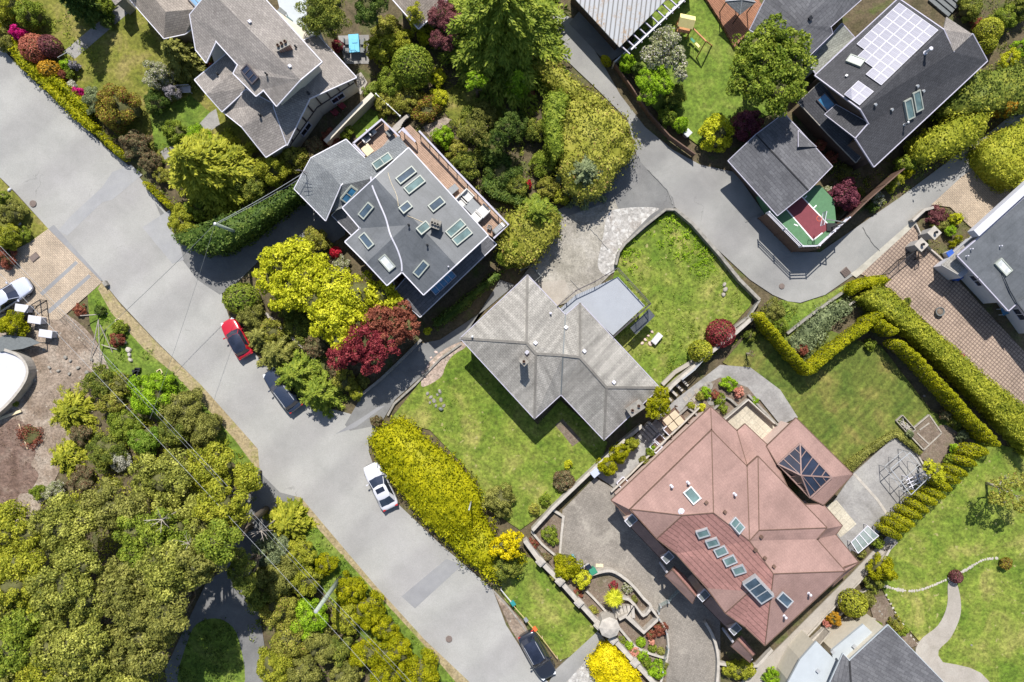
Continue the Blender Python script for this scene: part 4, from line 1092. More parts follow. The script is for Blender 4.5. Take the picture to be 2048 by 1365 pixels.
# sealed seams and cracks in the asphalt, run by run
def crack(pts, wd, label, mat='crack'):
    q = smooth_poly(pts, 6, False); q = [(x + random.uniform(-0.8, 0.8), y + random.uniform(-0.8, 0.8)) for x, y in q]
    wp = [P(x, y, 0) for x, y in q]; mb = MB(); mb.prism(strip_pts([(p.x, p.y) for p in wp], wd * 0.7), 0, ZL[0] + 0.004)
    tag(mb.build('road_crack', M[mat]), label, 'road crack', kind='structure')
for pts, wd in (
                ([(1295, 340), (1320, 365), (1338, 388), (1345, 410)], .12), ([(1725, 455), (1738, 478), (1758, 502)], .08), ([(1490, 445), (1520, 430), (1545, 455)], .04), ([(1180, 458), (1200, 480), (1216, 500)], .06), ([(1140, 560), (1170, 590)], .06)):
    crack(pts, wd, 'thin crack line in the asphalt')
# ================================================================ HOUSES
def v(*a): return a
# ---- grey hip-roofed house, centre
h = house('hip_roofed_house', 1110, 720, 'grey shingled hip-roofed house with vinyl deck, centre of the view')
E_, Rg = 3.9, 5.7
A, B, C, D, Eo, F, G, I = (1055, 551, E_), (1131, 631, E_), (1160, 606, E_), (1319, 776, E_), (1208, 880, E_), (1122, 789, E_), (1069, 837.5, E_), (921, 677, E_)
R1, R2, R3, R4, R5 = (1053, 686, Rg), (1072, 708, Rg), (1126, 711, Rg - 0.15), (1160, 715, Rg), (1213, 775, Rg)
HF = [[I, A, R1], [I, R1, R2, G], [A, B, R3, R2, R1], [G, R2, R3, F], [B, C, R4, R3], [F, R3, R4, R5, Eo], [C, D, R5, R4], [D, Eo, R5]]
o, bd = roof_mesh('roof', HF, 'shingle_grey', h); gutter('gutter', bd, 'lilac', h, 0.07, 0.12)
ridge([(A, R1), (I, R1), (R1, R2), (R2, G), (R2, R3), (R3, R4), (R4, C), (R4, R5), (R5, D), (R5, Eo)], 'shingle_grey', h, 0.22, 0.05)
ridge([(R3, F), (R3, B)], 'gutter_grey', h, 0.12, 0.02, 'valley')
ins, zt = walls('wall', [I, A, B, C, D, Eo, F, G], 'wall_cream', h, 0.45); wall_windows(ins, zt, h)
chimney(HF, 1047, 722, 0.55, 0.45, 1.9, 45, h, pots=1)
chimney(HF, 1268, 815, 1.35, 0.8, 0.7, -35, h, pots=2)
for q in ((1070, 688), (1055, 704), (1167, 704), (1226, 766), (1132, 657)): boxvent(HF, q[0], q[1], h, 'white', 0.3)
vent(HF, 1101, 627, h, 'white', 0.08, 0.3); vent(HF, 945, 674, h, 'metal', 0.08, 0.3)
# vinyl deck with dark railing, porch canopy
DZ = 3.0
mb = MB(); dk = [(1113, 624), (1152, 590), (1190, 574), (1236, 554), (1290, 612), (1226, 671), (1160, 612), (1131, 638)]
mb.prism([pz(x, y, DZ) for x, y in dk], DZ - 0.25, DZ); place(mb.build('deck', M['deck_grey']), h)
mb = MB()
for q in ((1160, 590), (1232, 562), (1284, 612), (1226, 660)):
    p = P(*q, 2.7); mb.tube((p.x, p.y, 0), (p.x, p.y, 2.75), 0.09, 0.09, 8)
place(mb.build('deck_post', M['dark_trim']), h)
rt = [(1117, 615), (1154, 583), (1192, 566), (1235, 545), (1296, 610), (1230, 672)]
wp = [P(x, y, DZ + 1.05) for x, y in [(1115, 613), (1153, 581), (1191, 563), (1236, 536), (1302, 608), (1228, 674)]]
mbr = MB(); up = Vector((0, 0, 1))
for i in range(len(wp) - 1):
    a, b = wp[i], wp[i + 1]; Ln = (b - a).length
    mbr.bar(a, b, 0.07, 0.06); mbr.bar(a - up * 0.97, b - up * 0.97, 0.05, 0.05)
    for j in range(int(Ln / 0.16)): c = a.lerp(b, j / int(Ln / 0.16)); mbr.box(c - up * 0.5, (0.022, 0.022, 1.0))
    k = max(1, round(Ln / 1.4))
    for j in range(k + 1): c = a.lerp(b, j / k); mbr.box(c - up * 0.55, (0.08, 0.08, 1.15))
place(mbr.build('railing', M['dark_trim']), h)
o, bd = roof_mesh('porch_roof', [[(1260, 656, 2.2), (1298, 618, 2.2), (1310, 632, 2.0), (1272, 670, 2.0)]], 'membrane', h, 0.1)
# white bench/door leaning by the deck
# ---- house with skylights and low black roof
h = house('skylight_house', 830, 440, 'dark flat-roofed house with many skylights and a long wooden deck')
e, r = 6.5, 7.3
a, b, c, d, ee, f, g, hh = (817, 297, e), (975, 471, e), (847, 589, e), (804, 543, e), (774, 570, e), (691, 484, e), (721, 457, e), (686, 416, e)
M1, M2, K0, K1 = (751, 356, r), (911, 530, r), (733, 526, r - 0.3), (812, 451, r - 0.12)
SF = [[a, b, M2, M1], [M1, M2, c, d, K1], [M1, K1, g, hh], [g, K1, K0, f], [K1, d, ee, K0]]
o, bd = roof_mesh('main_roof', SF, 'membrane', h, 0.3); gutter('roof_edge', bd, 'white', h, 0.09, 0.3)
LOW = [[(925, 425, 4.2), (992, 489, 3.3), (840, 634, 3.3), (790, 582, 4.0)], [(790, 582, 4.0), (840, 634, 3.3), (776, 572, 3.3), (785, 560, 3.6)]]
o, bd = roof_mesh('lower_roof', LOW, 'shingle_char', h, 0.2); gutter('roof_edge', bd, 'white', h, 0.07, 0.2)
ins, zt = walls('wall', [a, b, c, d, ee, f, g, hh], 'wall_brown', h, 0.5, drop=0.35); wall_windows(ins, zt, h, 'white')
ins2, zt2 = walls('lower_wall', [(960, 458, 3.4), (992, 489, 3.4), (840, 634, 3.4), (776, 572, 3.4), (820, 520, 3.4)], 'wall_brown', h, 0.5, drop=0.3)
ins2, zt2 = walls('lower_wall', [(622, 318, 4.2), (692, 280, 4.2), (730, 317, 4.2), (700, 350, 4.2), (650, 441, 4.2), (589, 378, 4.2)], 'wall_brown', h, 0.45); wall_windows(ins2, zt2, h)
WA = [[(589, 378, 4.2), (622, 317, 4.9), (655, 341, 5.5), (681, 371, 5.5), (651, 441, 4.2)], [(622, 317, 4.9), (692, 280, 4.2), (730, 318, 4.2), (681, 371, 5.5), (655, 341, 5.5)]]
o, bd = roof_mesh('wing_roof', WA, 'shingle_blue', h); gutter('gutter', bd, 'white', h, 0.08, 0.14)
WB = [[(728, 318, 4.9), (797, 272, 4.9), (817, 297, 5.1), (751, 356, 5.3), (705, 398, 4.6), (686, 416, 4.6), (662, 425, 4.0), (681, 371, 5.45)]]
o, bd = roof_mesh('wing_roof', WB, 'shingle_blue', h)
WC = [[(664, 431, 3.2), (686, 410, 3.9), (725, 450, 3.9), (704, 471, 3.2)]]
o, bd = roof_mesh('porch_roof', WC, 'shingle_char', h); gutter('gutter', bd, 'white', h, 0.07, 0.12)
walls('porch_wall', [(666, 431, 3.2), (686, 410, 3.2), (725, 450, 3.2), (704, 469, 3.2)], 'wall_brown', h, 0.3)
for q in ((812, 352, 39, 15, -41), (829, 371, 40, 16, -41, 'frame_beige', 'pane_green'), (733, 422, 30, 15, -47), (811, 416, 22, 15, -41), (873, 410, 30, 16, -41), (734, 483, 31, 15, 50), (774, 526, 30, 16, 50, 'frame_beige', 'pane_white'), (847, 457, 24, 16, -41, 'frame_beige', 'pane_green'), (911, 458, 38, 16, -43, 'frame_beige', 'pane_green'), (924, 474, 38, 16, -41, 'frame_beige', 'pane_green'), (843, 538, 31, 15, -48)):
    skylight(SF, q[0], q[1], q[2], q[3], q[4], h, *(q[5:7] if len(q) > 5 else ()), z=6)
for q in ((818, 451), (855, 491)): vent(SF, q[0], q[1], h, 'black', 0.07, 0.4, 6)
vent(SF, 897, 534, h, 'white', 0.05, 0.15, 6)
chimney(SF, 873, 452, 0.75, 0.6, 1.0, 20, h, 'wood_grey', 3, 6, 'stone')
skylight(WB, 766, 325, 38, 17, -35, h, 'frame_beige', 'pane_green', 0.3, 5, 2)
skylight(WB, 698, 388, 34, 16, -55, h, 'frame_beige', 'pane_blue', 0.3, 5, 2)
# glass lean-to panes on the lower roof
mb = MB(); fr = None
Q = [(899, 538, 3.95), (913, 553, 3.75), (872, 591, 3.75), (859, 577, 3.95)]
p4 = [roof_at(LOW, q[0], q[1], 3.7)[0] + up * (0.3 if i in (0, 3) else 0.12) for i, q in enumerate(Q)]; mb.add([p + up * 0.05 for p in p4] + [p - up * 0.05 for p in p4], [(0, 1, 2, 3), (7, 6, 5, 4), (0, 4, 5, 1), (1, 5, 6, 2), (2, 6, 7, 3), (3, 7, 4, 0)])
gp = place(mb.build('glass_roof', M['pane_blue']), h); mb = MB()
for k in range(6): s = k / 5; mb.bar(p4[0].lerp(p4[3], s) + up * 0.09, p4[1].lerp(p4[2], s) + up * 0.09, 0.05, 0.06)
mb.bar(p4[0] + up * 0.09, p4[3] + up * 0.09, 0.05, 0.06); mb.bar(p4[1] + up * 0.09, p4[2] + up * 0.09, 0.05, 0.06)
sub(mb.build('glazing_bar', M['lilac']), gp)
# white hose over the roof
def polytube(name, pts3, r, mat, n=6):
    mb = MB()
    for i in range(len(pts3) - 1): mb.tube(pts3[i], pts3[i + 1], r, r, n)
    return mb.build(name, M[mat])
hs = smooth_poly([(742, 354), (745, 373), (758, 405), (772, 438), (781, 470), (795, 500), (803, 525), (804, 543)], 5, False)
tag(polytube('hose', [roof_at(SF, x, y, 6)[0] + up * 0.06 for x, y in hs], 0.075, 'white'), 'thick white cable snaking over the dark skylight roof', 'cable')
hs = smooth_poly([(775, 342), (782, 365), (793, 390), (797, 413)], 4, False)
tag(polytube('hose', [roof_at(SF, x, y, 6)[0] + up * 0.03 for x, y in hs], 0.02, 'wood_pale'), 'thin pale wire lying on the skylight roof by the small skylight', 'cable')
hs = smooth_poly([(815, 432), (830, 438), (848, 446)], 4, False)
tag(polytube('hose', [roof_at(SF, x, y, 6)[0] + up * 0.03 for x, y in hs], 0.02, 'wood_pale'), 'short thin wire between skylight and chimney', 'cable')
# wooden deck
WZ = 2.9
mb = MB(); mb.prism([pz(x, y, WZ) for x, y in [(765, 243), (797, 275), (800, 262), (820, 250), (912, 346), (1012, 450), (985, 474), (968, 466), (815, 303), (770, 330), (728, 310), (712, 285)]], WZ - 0.2, WZ)
place(mb.build('deck', M['wood']), h)
mb = MB(); mb.prism([pz(x, y, WZ) for x, y in [(760, 300), (785, 268), (795, 282), (800, 300), (770, 325)]], WZ - 0.1, WZ + 0.01); place(mb.build('deck_mat', M['slab_grey']), h)
mb = MB()
for pl in ([(706, 287), (763, 239), (799, 274)], [(797, 266), (805, 258), (831, 284)], [(838, 262), (912, 341), (1017, 450), (987, 477)], [(730, 312), (706, 287)]):
    ww = [P(x, y, WZ + 1.1) for x, y in pl]
    mb.prism(strip_pts([(p.x, p.y) for p in ww], 0.16), WZ + 0.98, WZ + 1.1)
place(mb.build('parapet_cap', M['lilac']), h)
mb = MB()
for pl in ([(706, 287), (763, 239), (799, 274)], [(838, 262), (912, 341), (1017, 450), (987, 477)], [(797, 266), (805, 258), (831, 284)]):
    for i in range(len(pl) - 1):
        A_, B_ = P(*pl[i], WZ + 1.1), P(*pl[i + 1], WZ + 1.1); k = max(1, round((B_ - A_).length / 1.3))
        for j in range(k + 1): c_ = A_.lerp(B_, j / k); mb.box((c_.x, c_.y, WZ + 0.48), (0.07, 0.07, 1.0))
        if i == 0 and pl[0][0] == 706:
            mb.bar(A_ - up * 0.55, B_ - up * 0.55, 0.05, 0.9)
place(mb.build('railing', M['dark_trim']), h)
mb = MB()
for k in range(9):
    s = k / 8; p = P(790, 262, 2.8 - 2.6 * s).lerp(P(812, 238, 0.2), s); mb.box((p.x, p.y, 2.8 - 2.6 * s), (1.25, 0.3, 0.06), Matrix.Rotation(R(-48), 3, 'Z').to_3x3() @ Matrix.Rotation(R(90), 3, 'Z'))
place(mb.build('staircase', M['concrete']), h)
# ---- brown gabled house, top left
h = house('gabled_house', 550, 130, 'large brown-grey gabled house with timbered cream gable, upper left')
T = 8.0; Ra, Rb = (447, 8, T), (600, 160, T); es = 6.7
UR = [[Ra, Rb, (643, 124, es), (531, 0, es), (485, -50, es), (420, -18, T)], [Ra, (420, -18, T), (380, 30, es + .2), (392, 100, 6.2), (412, 125, 6.2), (432, 82, 6.8), (476, 130, 6.7), (467, 147, 6.6), (512, 192, 6.6), (527, 180, es), (553, 212, es), Rb]]
o, bd = roof_mesh('upper_roof', UR, 'shingle_brown', h); gutter('gutter', bd, 'white', h, 0.08, 0.15)
LW = [[(619, 197, 5.7), (574, 290, 3.9), (548, 215, 5.2), (540, 110, 5.7)], [(619, 197, 5.7), (712, 155, 3.9), (634, 70, 3.9), (540, 110, 5.7)]]
o, bd = roof_mesh('lower_roof', LW, 'shingle_brown', h); gutter('gutter', bd, 'white', h, 0.08, 0.15)
LX = [[(444, 222, 3.8), (492, 180, 4.9), (540, 205, 5.0), (484, 254, 4.9)], [(484, 254, 4.9), (540, 205, 5.0), (560, 215, 4.95), (574, 288, 3.85), (532, 314, 3.8)], [(444, 222, 3.8), (484, 254, 4.9), (532, 314, 3.8)]][:2]
o, bd = roof_mesh('wing_roof', LX, 'shingle_brown', h); gutter('gutter', bd, 'white', h, 0.08, 0.15)
LY = [[(390, 160, 4.3), (457, 105, 4.9), (474, 140, 5.1), (413, 188, 5.0)], [(413, 188, 5.0), (474, 140, 5.1), (495, 176, 4.8), (444, 223, 4.3)]]
o, bd = roof_mesh('wing_roof', LY, 'shingle_brown', h); gutter('gutter', bd, 'white', h, 0.08, 0.15)
ins, zt = walls('upper_wall', [(600, 160, T), (643, 124, es), (485, -50, es), (380, 30, es), (440, 100, es), (553, 212, es)], 'wall_cream', h, 0.35)
ins, zt = walls('wall', [(619, 197, 5.7), (712, 155, 3.9), (634, 70, 3.9), (480, -40, 3.9), (392, 30, 3.9), (450, 225, 3.9), (532, 312, 3.9), (574, 288, 3.9)], 'wall_cream', h, 0.3)
# timber framing and windows on the gable facing the viewer
A_ = Vector((*ins[0], 0)); B_ = Vector((*ins[1], 0)); Z_ = Vector((*ins[7], 0))
mb = MB()
for Q0, Q1, z0_, z1_ in ((B_, A_, zt[1], zt[0]), (A_, Z_, zt[0], zt[7])):
    dd = (Q1 - Q0); nn_ = Vector((-dd.y, dd.x, 0)).normalized()
    if nn_.dot(-Q0) < 0: nn_ = -nn_
    q0, q1 = Q0 + nn_ * 0.03, Q1 + nn_ * 0.03
    mb.bar(q0 + up * 2.4, q1 + up * 2.4, 0.06, 0.16)
    for k in range(4):
        s = (k + 0.5) / 4; mb.bar(q0.lerp(q1, s) + up * 2.4, q0.lerp(q1, s) + up * (z0_ * (1 - s) + z1_ * s - 0.1), 0.16, 0.06)
place(mb.build('timber_frame', M['dark_trim']), h)
wall_windows([ins[1], ins[0]], [3.7, 3.7], h, 'white', every=3.0, z=1.5, skip=(1,)); wall_windows([ins[0], ins[7]], [3.7, 3.7], h, 'white', every=3.0, z=1.5, skip=(1,))
chimney(UR, 571, 98, 1.0, 0.55, 0.9, -28, h, pots=3, z=7)
skylight(UR, 501, 150, 36, 18, 48, h, 'dark_trim', 'pane_dark', 0.2, 6, 3)
for q in ((499, 46), (579, 135)): boxvent(UR, q[0], q[1], h, 'white', 0.26, 6)
vent(UR, 534, 150, h, 'black', 0.07, 0.4, 6); vent(UR, 592, 95, h, 'black', 0.07, 0.3, 6); vent(LY, 436, 150, h, 'black', 0.07, 0.3, 5); vent(LX, 521, 232, h, 'black', 0.09, 0.35, 5); vent(LW, 618, 188, h, 'black', 0.09, 0.35, 5)
mb = MB(); mb.prism([pz(x, y, 3.0) for x, y in [(545, -40), (600, -40), (648, 82), (628, 90), (560, 20)]], 2.8, 3.0); place(mb.build('terrace', M['membrane_white']), h)
wp = [P(x, y, 4.0) for x, y in [(600, -40), (652, 80), (620, 92)]]; mb = MB()
for i in range(2): mb.bar(wp[i] - up * 0.5, wp[i + 1] - up * 0.5, 0.02, 0.9)
place(mb.build('glass_railing', M['clear']), h)
# ---- brown house at the top edge
h = house('hip_roofed_house', 360, 0, 'dark brown hip-roofed house cut by the top edge, with tan walls')
TH = [[(250, -12, 3.8), (328, 77, 3.8), (331, 24, 5.2), (262, -60, 5.2)], [(328, 77, 3.8), (370, 68, 3.8), (396, 18, 5.0), (331, 24, 5.2)], [(370, 68, 3.8), (457, -2, 3.8), (480, -60, 3.8), (396, 18, 5.0)], [(331, 24, 5.2), (396, 18, 5.0), (480, -60, 3.8), (262, -60, 5.2)]]
o, bd = roof_mesh('roof', TH, 'shingle_tan', h); gutter('gutter', bd, 'white', h, 0.07, 0.12)
ins, zt = walls('wall', [(250, -12, 3.8), (328, 77, 3.8), (370, 68, 3.8), (457, -2, 3.8), (480, -60, 3.8), (262, -60, 3.8)], 'wall_tan', h, 0.3); wall_windows(ins, zt, h)
skylight(TH, 398, 2, 30, 26, -42, h, 'dark_trim', 'pane_blue', 0.3, 5, 3)
h = house('garden_shed', 232, 0, 'grey roof corner of a small shed at the top edge by the path', 'shed')
o, bd = roof_mesh('roof', [[(215, -10, 2.6), (231, 11, 2.6), (248, -4, 2.6), (235, -40, 2.8)]], 'shingle_brown', h); walls('wall', [(215, -10, 2.6), (231, 11, 2.6), (248, -4, 2.6), (235, -40, 2.6)], 'wall_grey', h, 0.15)
h = house('garden_house', 830, 0, 'tan shingled roof corner at the top edge behind the yellow shrubs', 'house')
TG = [[(778, -10, 3.6), (837, 57, 3.6), (838, -30, 4.8)], [(837, 57, 3.6), (892, 6, 3.6), (900, -60, 4.4), (838, -30, 4.8)]]
o, bd = roof_mesh('roof', TG, 'shingle_tan', h); gutter('gutter', bd, 'white', h, 0.09, 0.13); walls('wall', [(778, -10, 3.6), (837, 57, 3.6), (892, 6, 3.6), (900, -60, 3.6)], 'wall_cream', h, 0.4)
# ---- corrugated roof
h = house('metal_roofed_house', 1240, 20, 'house with a pale ribbed metal roof stained by moss, top centre')
CR = [[(1120, -34, 3.5), (1239, 95, 3.5), (1340, -8, 3.5), (1221, -137, 4.3)]]
o, bd = roof_mesh('roof', CR, 'corrugated', h); walls('wall', [(1125, -30, 3.5), (1239, 95, 3.5), (1340, -8, 3.5), (1226, -130, 3.5)], 'wall_brown', h, 0.7)
mb = MB()
for k in range(12):
    s = k / 11; a_ = P(1243, 92, 3.1).lerp(P(1378, -35, 3.1), s); mb.bar(a_ - Vector((0.6, -0.5, 0)), a_ + Vector((0.75, -0.75, 0)), 0.09, 0.18)
place(mb.build('rafter', M['lilac']), h)
mb = MB(); mb.bar(P(1262, 100, 3.2), P(1395, -25, 3.2), 0.14, 0.2); place(mb.build('beam', M['white']), h)
tag(fence('fence', [(1229, 124), (1298, 62), (1385, -20)], 1.7, 'white-capped board fence between metal roof and bright lawn', 'wood_grey', 'wall_white', kind='board'))
# ---- grey house and gazebo, top
h = house('grey_house', 1610, 50, 'charcoal shingled house at the top edge left of the solar roof')
GH = [[(1500, 60, 4.3), (1608, 122, 4.3), (1600, 50, 5.3), (1540, -20, 5.3)], [(1608, 122, 4.3), (1665, 67, 4.3), (1661, 54, 4.6), (1668, -10, 5.3), (1640, -40, 5.6), (1600, 50, 5.3)], [(1661, 54, 4.6), (1722, 0, 4.3), (1740, -40, 4.3), (1668, -10, 5.3)], [(1540, -20, 5.3), (1600, 50, 5.3), (1640, -40, 5.6)]]
o, bd = roof_mesh('roof', GH, 'shingle_char', h); gutter('gutter', bd, 'lilac', h, 0.06, 0.12)
walls('wall', [(1500, 60, 4.3), (1608, 122, 4.3), (1665, 67, 4.3), (1722, 0, 4.3), (1740, -40, 4.3), (1540, -30, 4.3)], 'wall_grey', h, 0.4)
boxvent(GH, 1619, 37, h, 'black', 0.34, 5)
GL = [[(1616, 124, 3.0), (1684, 48, 3.4), (1708, 75, 3.0), (1632, 147, 2.9)]]
o, bd = roof_mesh('lower_roof', GL, 'shingle_green', h); gutter('gutter', bd, 'lilac', h, 0.09, 0.13); walls('lower_wall', [(1616, 124, 2.9), (1684, 48, 2.9), (1708, 75, 2.9), (1632, 147, 2.9)], 'wall_grey', h, 0.25)
mb = MB(); mb.prism([pz(x, y, 0.5) for x, y in [(1408, -10), (1440, 40), (1470, 95), (1500, 60), (1530, 20), (1500, -30)]], 0, 0.5)
tag(mb.build('deck', M['wood_red']), 'red-brown wooden deck under the dark gazebo', 'deck')
h = house('gazebo', 1478, 8, 'gazebo with dark blue canopy on the red-brown deck', 'gazebo')
GZ = [[(1450, 3, 2.8), (1480, 30, 2.8), (1484, 0, 3.5)], [(1480, 30, 2.8), (1512, 5, 2.8), (1484, 0, 3.5)], [(1512, 5, 2.8), (1484, -30, 2.8), (1484, 0, 3.5)], [(1484, -30, 2.8), (1450, 3, 2.8), (1484, 0, 3.5)]]
o, bd = roof_mesh('canopy', GZ, 'shingle_blue', h, 0.05); ridge([((1480, 30, 2.8), (1484, 0, 3.5)), ((1450, 3, 2.8), (1484, 0, 3.5)), ((1512, 5, 2.8), (1484, 0, 3.5))], 'metal', h, 0.05, 0.05)
for q in ((1453, 3), (1480, 27), (1509, 5), (1484, -26)):
    p = P(*q, 2.75); mb = MB(); mb.tube((p.x, p.y, 0.5), (p.x, p.y, 2.75), 0.05, 0.05, 8); place(mb.build('post', M['black']), h)
# ---- solar house
h = house('solar_house', 1790, 160, 'dark shingled house covered in solar panels, upper right')
e1, r1 = 4.3, 6.7
X1, X2, X3, X4 = (1631, 151, e1), (1797, -2, e1), (1887, 60, r1), (1722, 219, r1)
SH = [[X1, X4, X3, X2], [X4, (1738, 247, 5.8), (1712, 277, 5.8), (1748, 333, e1), (1974, 122, e1), (1945, 69, 5.6), (1907, 104, 6.0), X3]]
o, bd = roof_mesh('roof', SH, 'shingle_dark', h); gutter('gutter', bd, 'lilac', h, 0.09, 0.16)
SD = [[X3, (1893, 34, 5.3), (1945, 69, 5.6), (1907, 104, 6.05)]]
o, bd = roof_mesh('dormer_roof', SD, 'shingle_brown', h)
SW = [[(1650, 229, 4.2), (1672, 210, 4.4), (1738, 247, 5.7), (1712, 277, 5.75)], ]
o, bd = roof_mesh('dormer_roof', SW, 'shingle_dark', h); gutter('gutter', bd, 'lilac', h, 0.05, 0.12)
SV = [[(1597, 205, 3.1), (1640, 165, 3.9), (1690, 215, 3.9), (1657, 269, 3.1)], [(1657, 269, 3.1), (1690, 215, 3.9), (1740, 290, 3.6), (1712, 325, 2.9)]]
o, bd = roof_mesh('lower_roof', SV, 'shingle_dark', h); gutter('gutter', bd, 'wood_grey', h, 0.05, 0.12)
ins, zt = walls('wall', [X1, X2, (1887, 60, e1), (1893, 34, e1), (1945, 69, e1), (1974, 122, e1), (1748, 333, e1), (1712, 277, e1), (1722, 219, e1)], 'wall_brown', h, 0.35, drop=0.25); wall_windows(ins, zt, h)
walls('gable_wall', [(1640, 158, e1), (1722, 219, r1), (1738, 247, 5.7), (1712, 277, 5.7), (1742, 322, e1), (1800, 200, e1)], 'wall_brown', h, 0.25, drop=0.3)
walls('lower_wall', [(1600, 205, 2.95), (1640, 168, 2.95), (1735, 270, 2.95), (1712, 322, 2.85), (1657, 266, 2.95)], 'wall_brown', h, 0.25)
skylight(SV, 1652, 205, 32, 20, 48, h, 'dark_trim', 'pane_blue', 0.15, 3.5)
skylight(SH, 1711, 124, 30, 17, 38, h, 'frame_beige', 'pane_white', 0.25, 6)
skylight(SH, 1816, 219, 38, 17, 62, h, 'frame_beige', 'pane_green', 0.25, 6); skylight(SH, 1833, 203, 38, 17, 62, h, 'frame_beige', 'pane_green', 0.25, 6)
vent(SH, 1850, 106, h, 'white', 0.13, 0.9, 6); vent(SH, 1808, 250, h, 'metal', 0.08, 0.7, 6)
for q in ((1693, 154), (1833, 172), (1845, 182), (1749, 209), (1782, 219)): boxvent(SH, q[0], q[1], h, 'metal', 0.2, 6)
def solar_panel(x, y):
    cn = [roof_at(SH, x + U[0] * i + V_[0] * j, y + U[1] * i + V_[1] * j, 6.2)[0] + up * 0.12 for i, j in ((-.5, -.5), (.5, -.5), (.5, .5), (-.5, .5))]
    c = sum(cn, Vector()) / 4; pn = None
    for nm, k, z0, z1, mt in (('solar_panel', 0.985, -0.02, 0.03, 'white'), ('solar_cells', 0.9, 0.02, 0.036, 'solar')):
        q = [c + (p - c) * k for p in cn]; mb = MB()
        mb.add([p + up * z1 for p in q] + [p + up * z0 for p in q], [(0, 3, 2, 1), (4, 5, 6, 7), (0, 1, 5, 4), (1, 2, 6, 5), (2, 3, 7, 6), (3, 0, 4, 7)])
        o = mb.build(nm, M[mt])
        if pn is None: pn = place(o, h)
        else:
            uvl = o.data.uv_layers.new(name='UVMap'); d1 = (cn[1] - cn[0]).normalized(); d2 = (cn[3] - cn[0]).normalized()
            for lp in o.data.loops: e_ = o.data.vertices[lp.vertex_index].co - c; uvl.data[lp.index].uv = (e_.dot(d2), e_.dot(d1))
            sub(o, pn)
U = ((1875 - 1797) / 5, (62 - 7) / 5); V_ = (-14.25, 13.75)
for ci, nrow in enumerate((6, 7, 7, 8, 8)):
    for rj in range(nrow):
        solar_panel(1797 + U[0] * (ci + .5) + V_[0] * (rj + .5), 7 + U[1] * (ci + .5) + V_[1] * (rj + .5))
for i in range(2):
    for j in range(2): solar_panel(1715 + U[0] * (i + .5) + V_[0] * (j + .5), 162.5 + U[1] * (i + .5) + V_[1] * (j + .5))
# ---- garage by the court
h = house('garage', 1560, 330, 'dark-roofed garage between the lane and the sport court', 'garage')
CG = [[(1457, 322, 3.0), (1555, 431, 3.0), (1617, 381, 3.9), (1512, 270, 3.9)], [(1512, 270, 3.9), (1568, 228, 3.0), (1600, 262, 3.1), (1664, 333, 3.0), (1617, 381, 3.9)]]
o, bd = roof_mesh('roof', CG, 'shingle_char', h); gutter('gutter', bd, 'lilac', h, 0.07, 0.15)
ins, zt = walls('wall', [(1457, 322, 3.0), (1555, 431, 3.0), (1617, 381, 3.9), (1664, 333, 3.0), (1568, 228, 3.0), (1512, 270, 3.9)], 'wall_brown', h, 0.7, drop=0.2)
o, bd = roof_mesh('dormer_roof', [[(1597, 262, 3.15), (1597, 294, 3.75), (1632, 294, 3.15)]], 'shingle_char', h, 0.08); gutter('gutter', bd[:2], 'lilac', h, 0.05, 0.1)
ridge([((1512, 270, 3.9), (1617, 381, 3.9))], 'shingle_dark', h, 0.12, 0.04)
# ---- house at the right edge
h = house('modern_house', 2010, 520, 'pale house with grey flat roof and white parapet, right edge')
zz = 3.7
FR = [[(2100, 350, zz), (1960, 475, zz), (1916, 512, zz), (1958, 556, zz), (2017, 621, zz), (2034, 606, zz), (2100, 690, zz)]]
o, bd = roof_mesh('roof', FR, 'membrane', h, 0.25); gutter('roof_edge', bd, 'lilac', h, 0.1, 0.3)
ins, zt = walls('wall', [(2100, 350, zz), (1916, 512, zz), (2017, 621, zz), (2034, 606, zz), (2100, 690, zz)], 'wall_white', h, 0.55, drop=0.3); wall_windows(ins, zt, h, 'white', 'pane_dark', 3.2)
o, bd = roof_mesh('lower_roof', [[(1884, 530, 2.5), (1963, 462, 2.6), (1985, 485, 2.8), (1915, 548, 2.7)]], 'shingle_grey', h, 0.15); gutter('gutter', bd, 'wall_grey', h, 0.06, 0.12)
walls('lower_wall', [(1884, 530, 2.4), (1963, 462, 2.4), (1995, 500, 2.4), (1925, 565, 2.4)], 'wall_white', h, 0.3)
mb = MB(); ww = [P(x, y, 4.2) for x, y in [(2110, 325), (1953, 467)]]; mb.prism(strip_pts([(p.x, p.y) for p in ww], 0.7), 3.2, 4.2); place(mb.build('parapet', M['wall_white']), h)
skylight(FR, 2005, 535, 32, 17, 48, h, 'frame_beige', 'pane_white', 0.25, 4)
for q in ((1999, 493), (1941, 499), (1932, 513)): vent(FR, q[0], q[1], h, 'white', 0.05, 0.3, 4)
o, bd = roof_mesh('bay_roof', [[(2005, 545, zz + .25), (2034, 606, zz + .25), (2060, 590, zz + .25), (2060, 640, zz + .3), (2020, 580, zz + .3)]], 'membrane', h, 0.15)
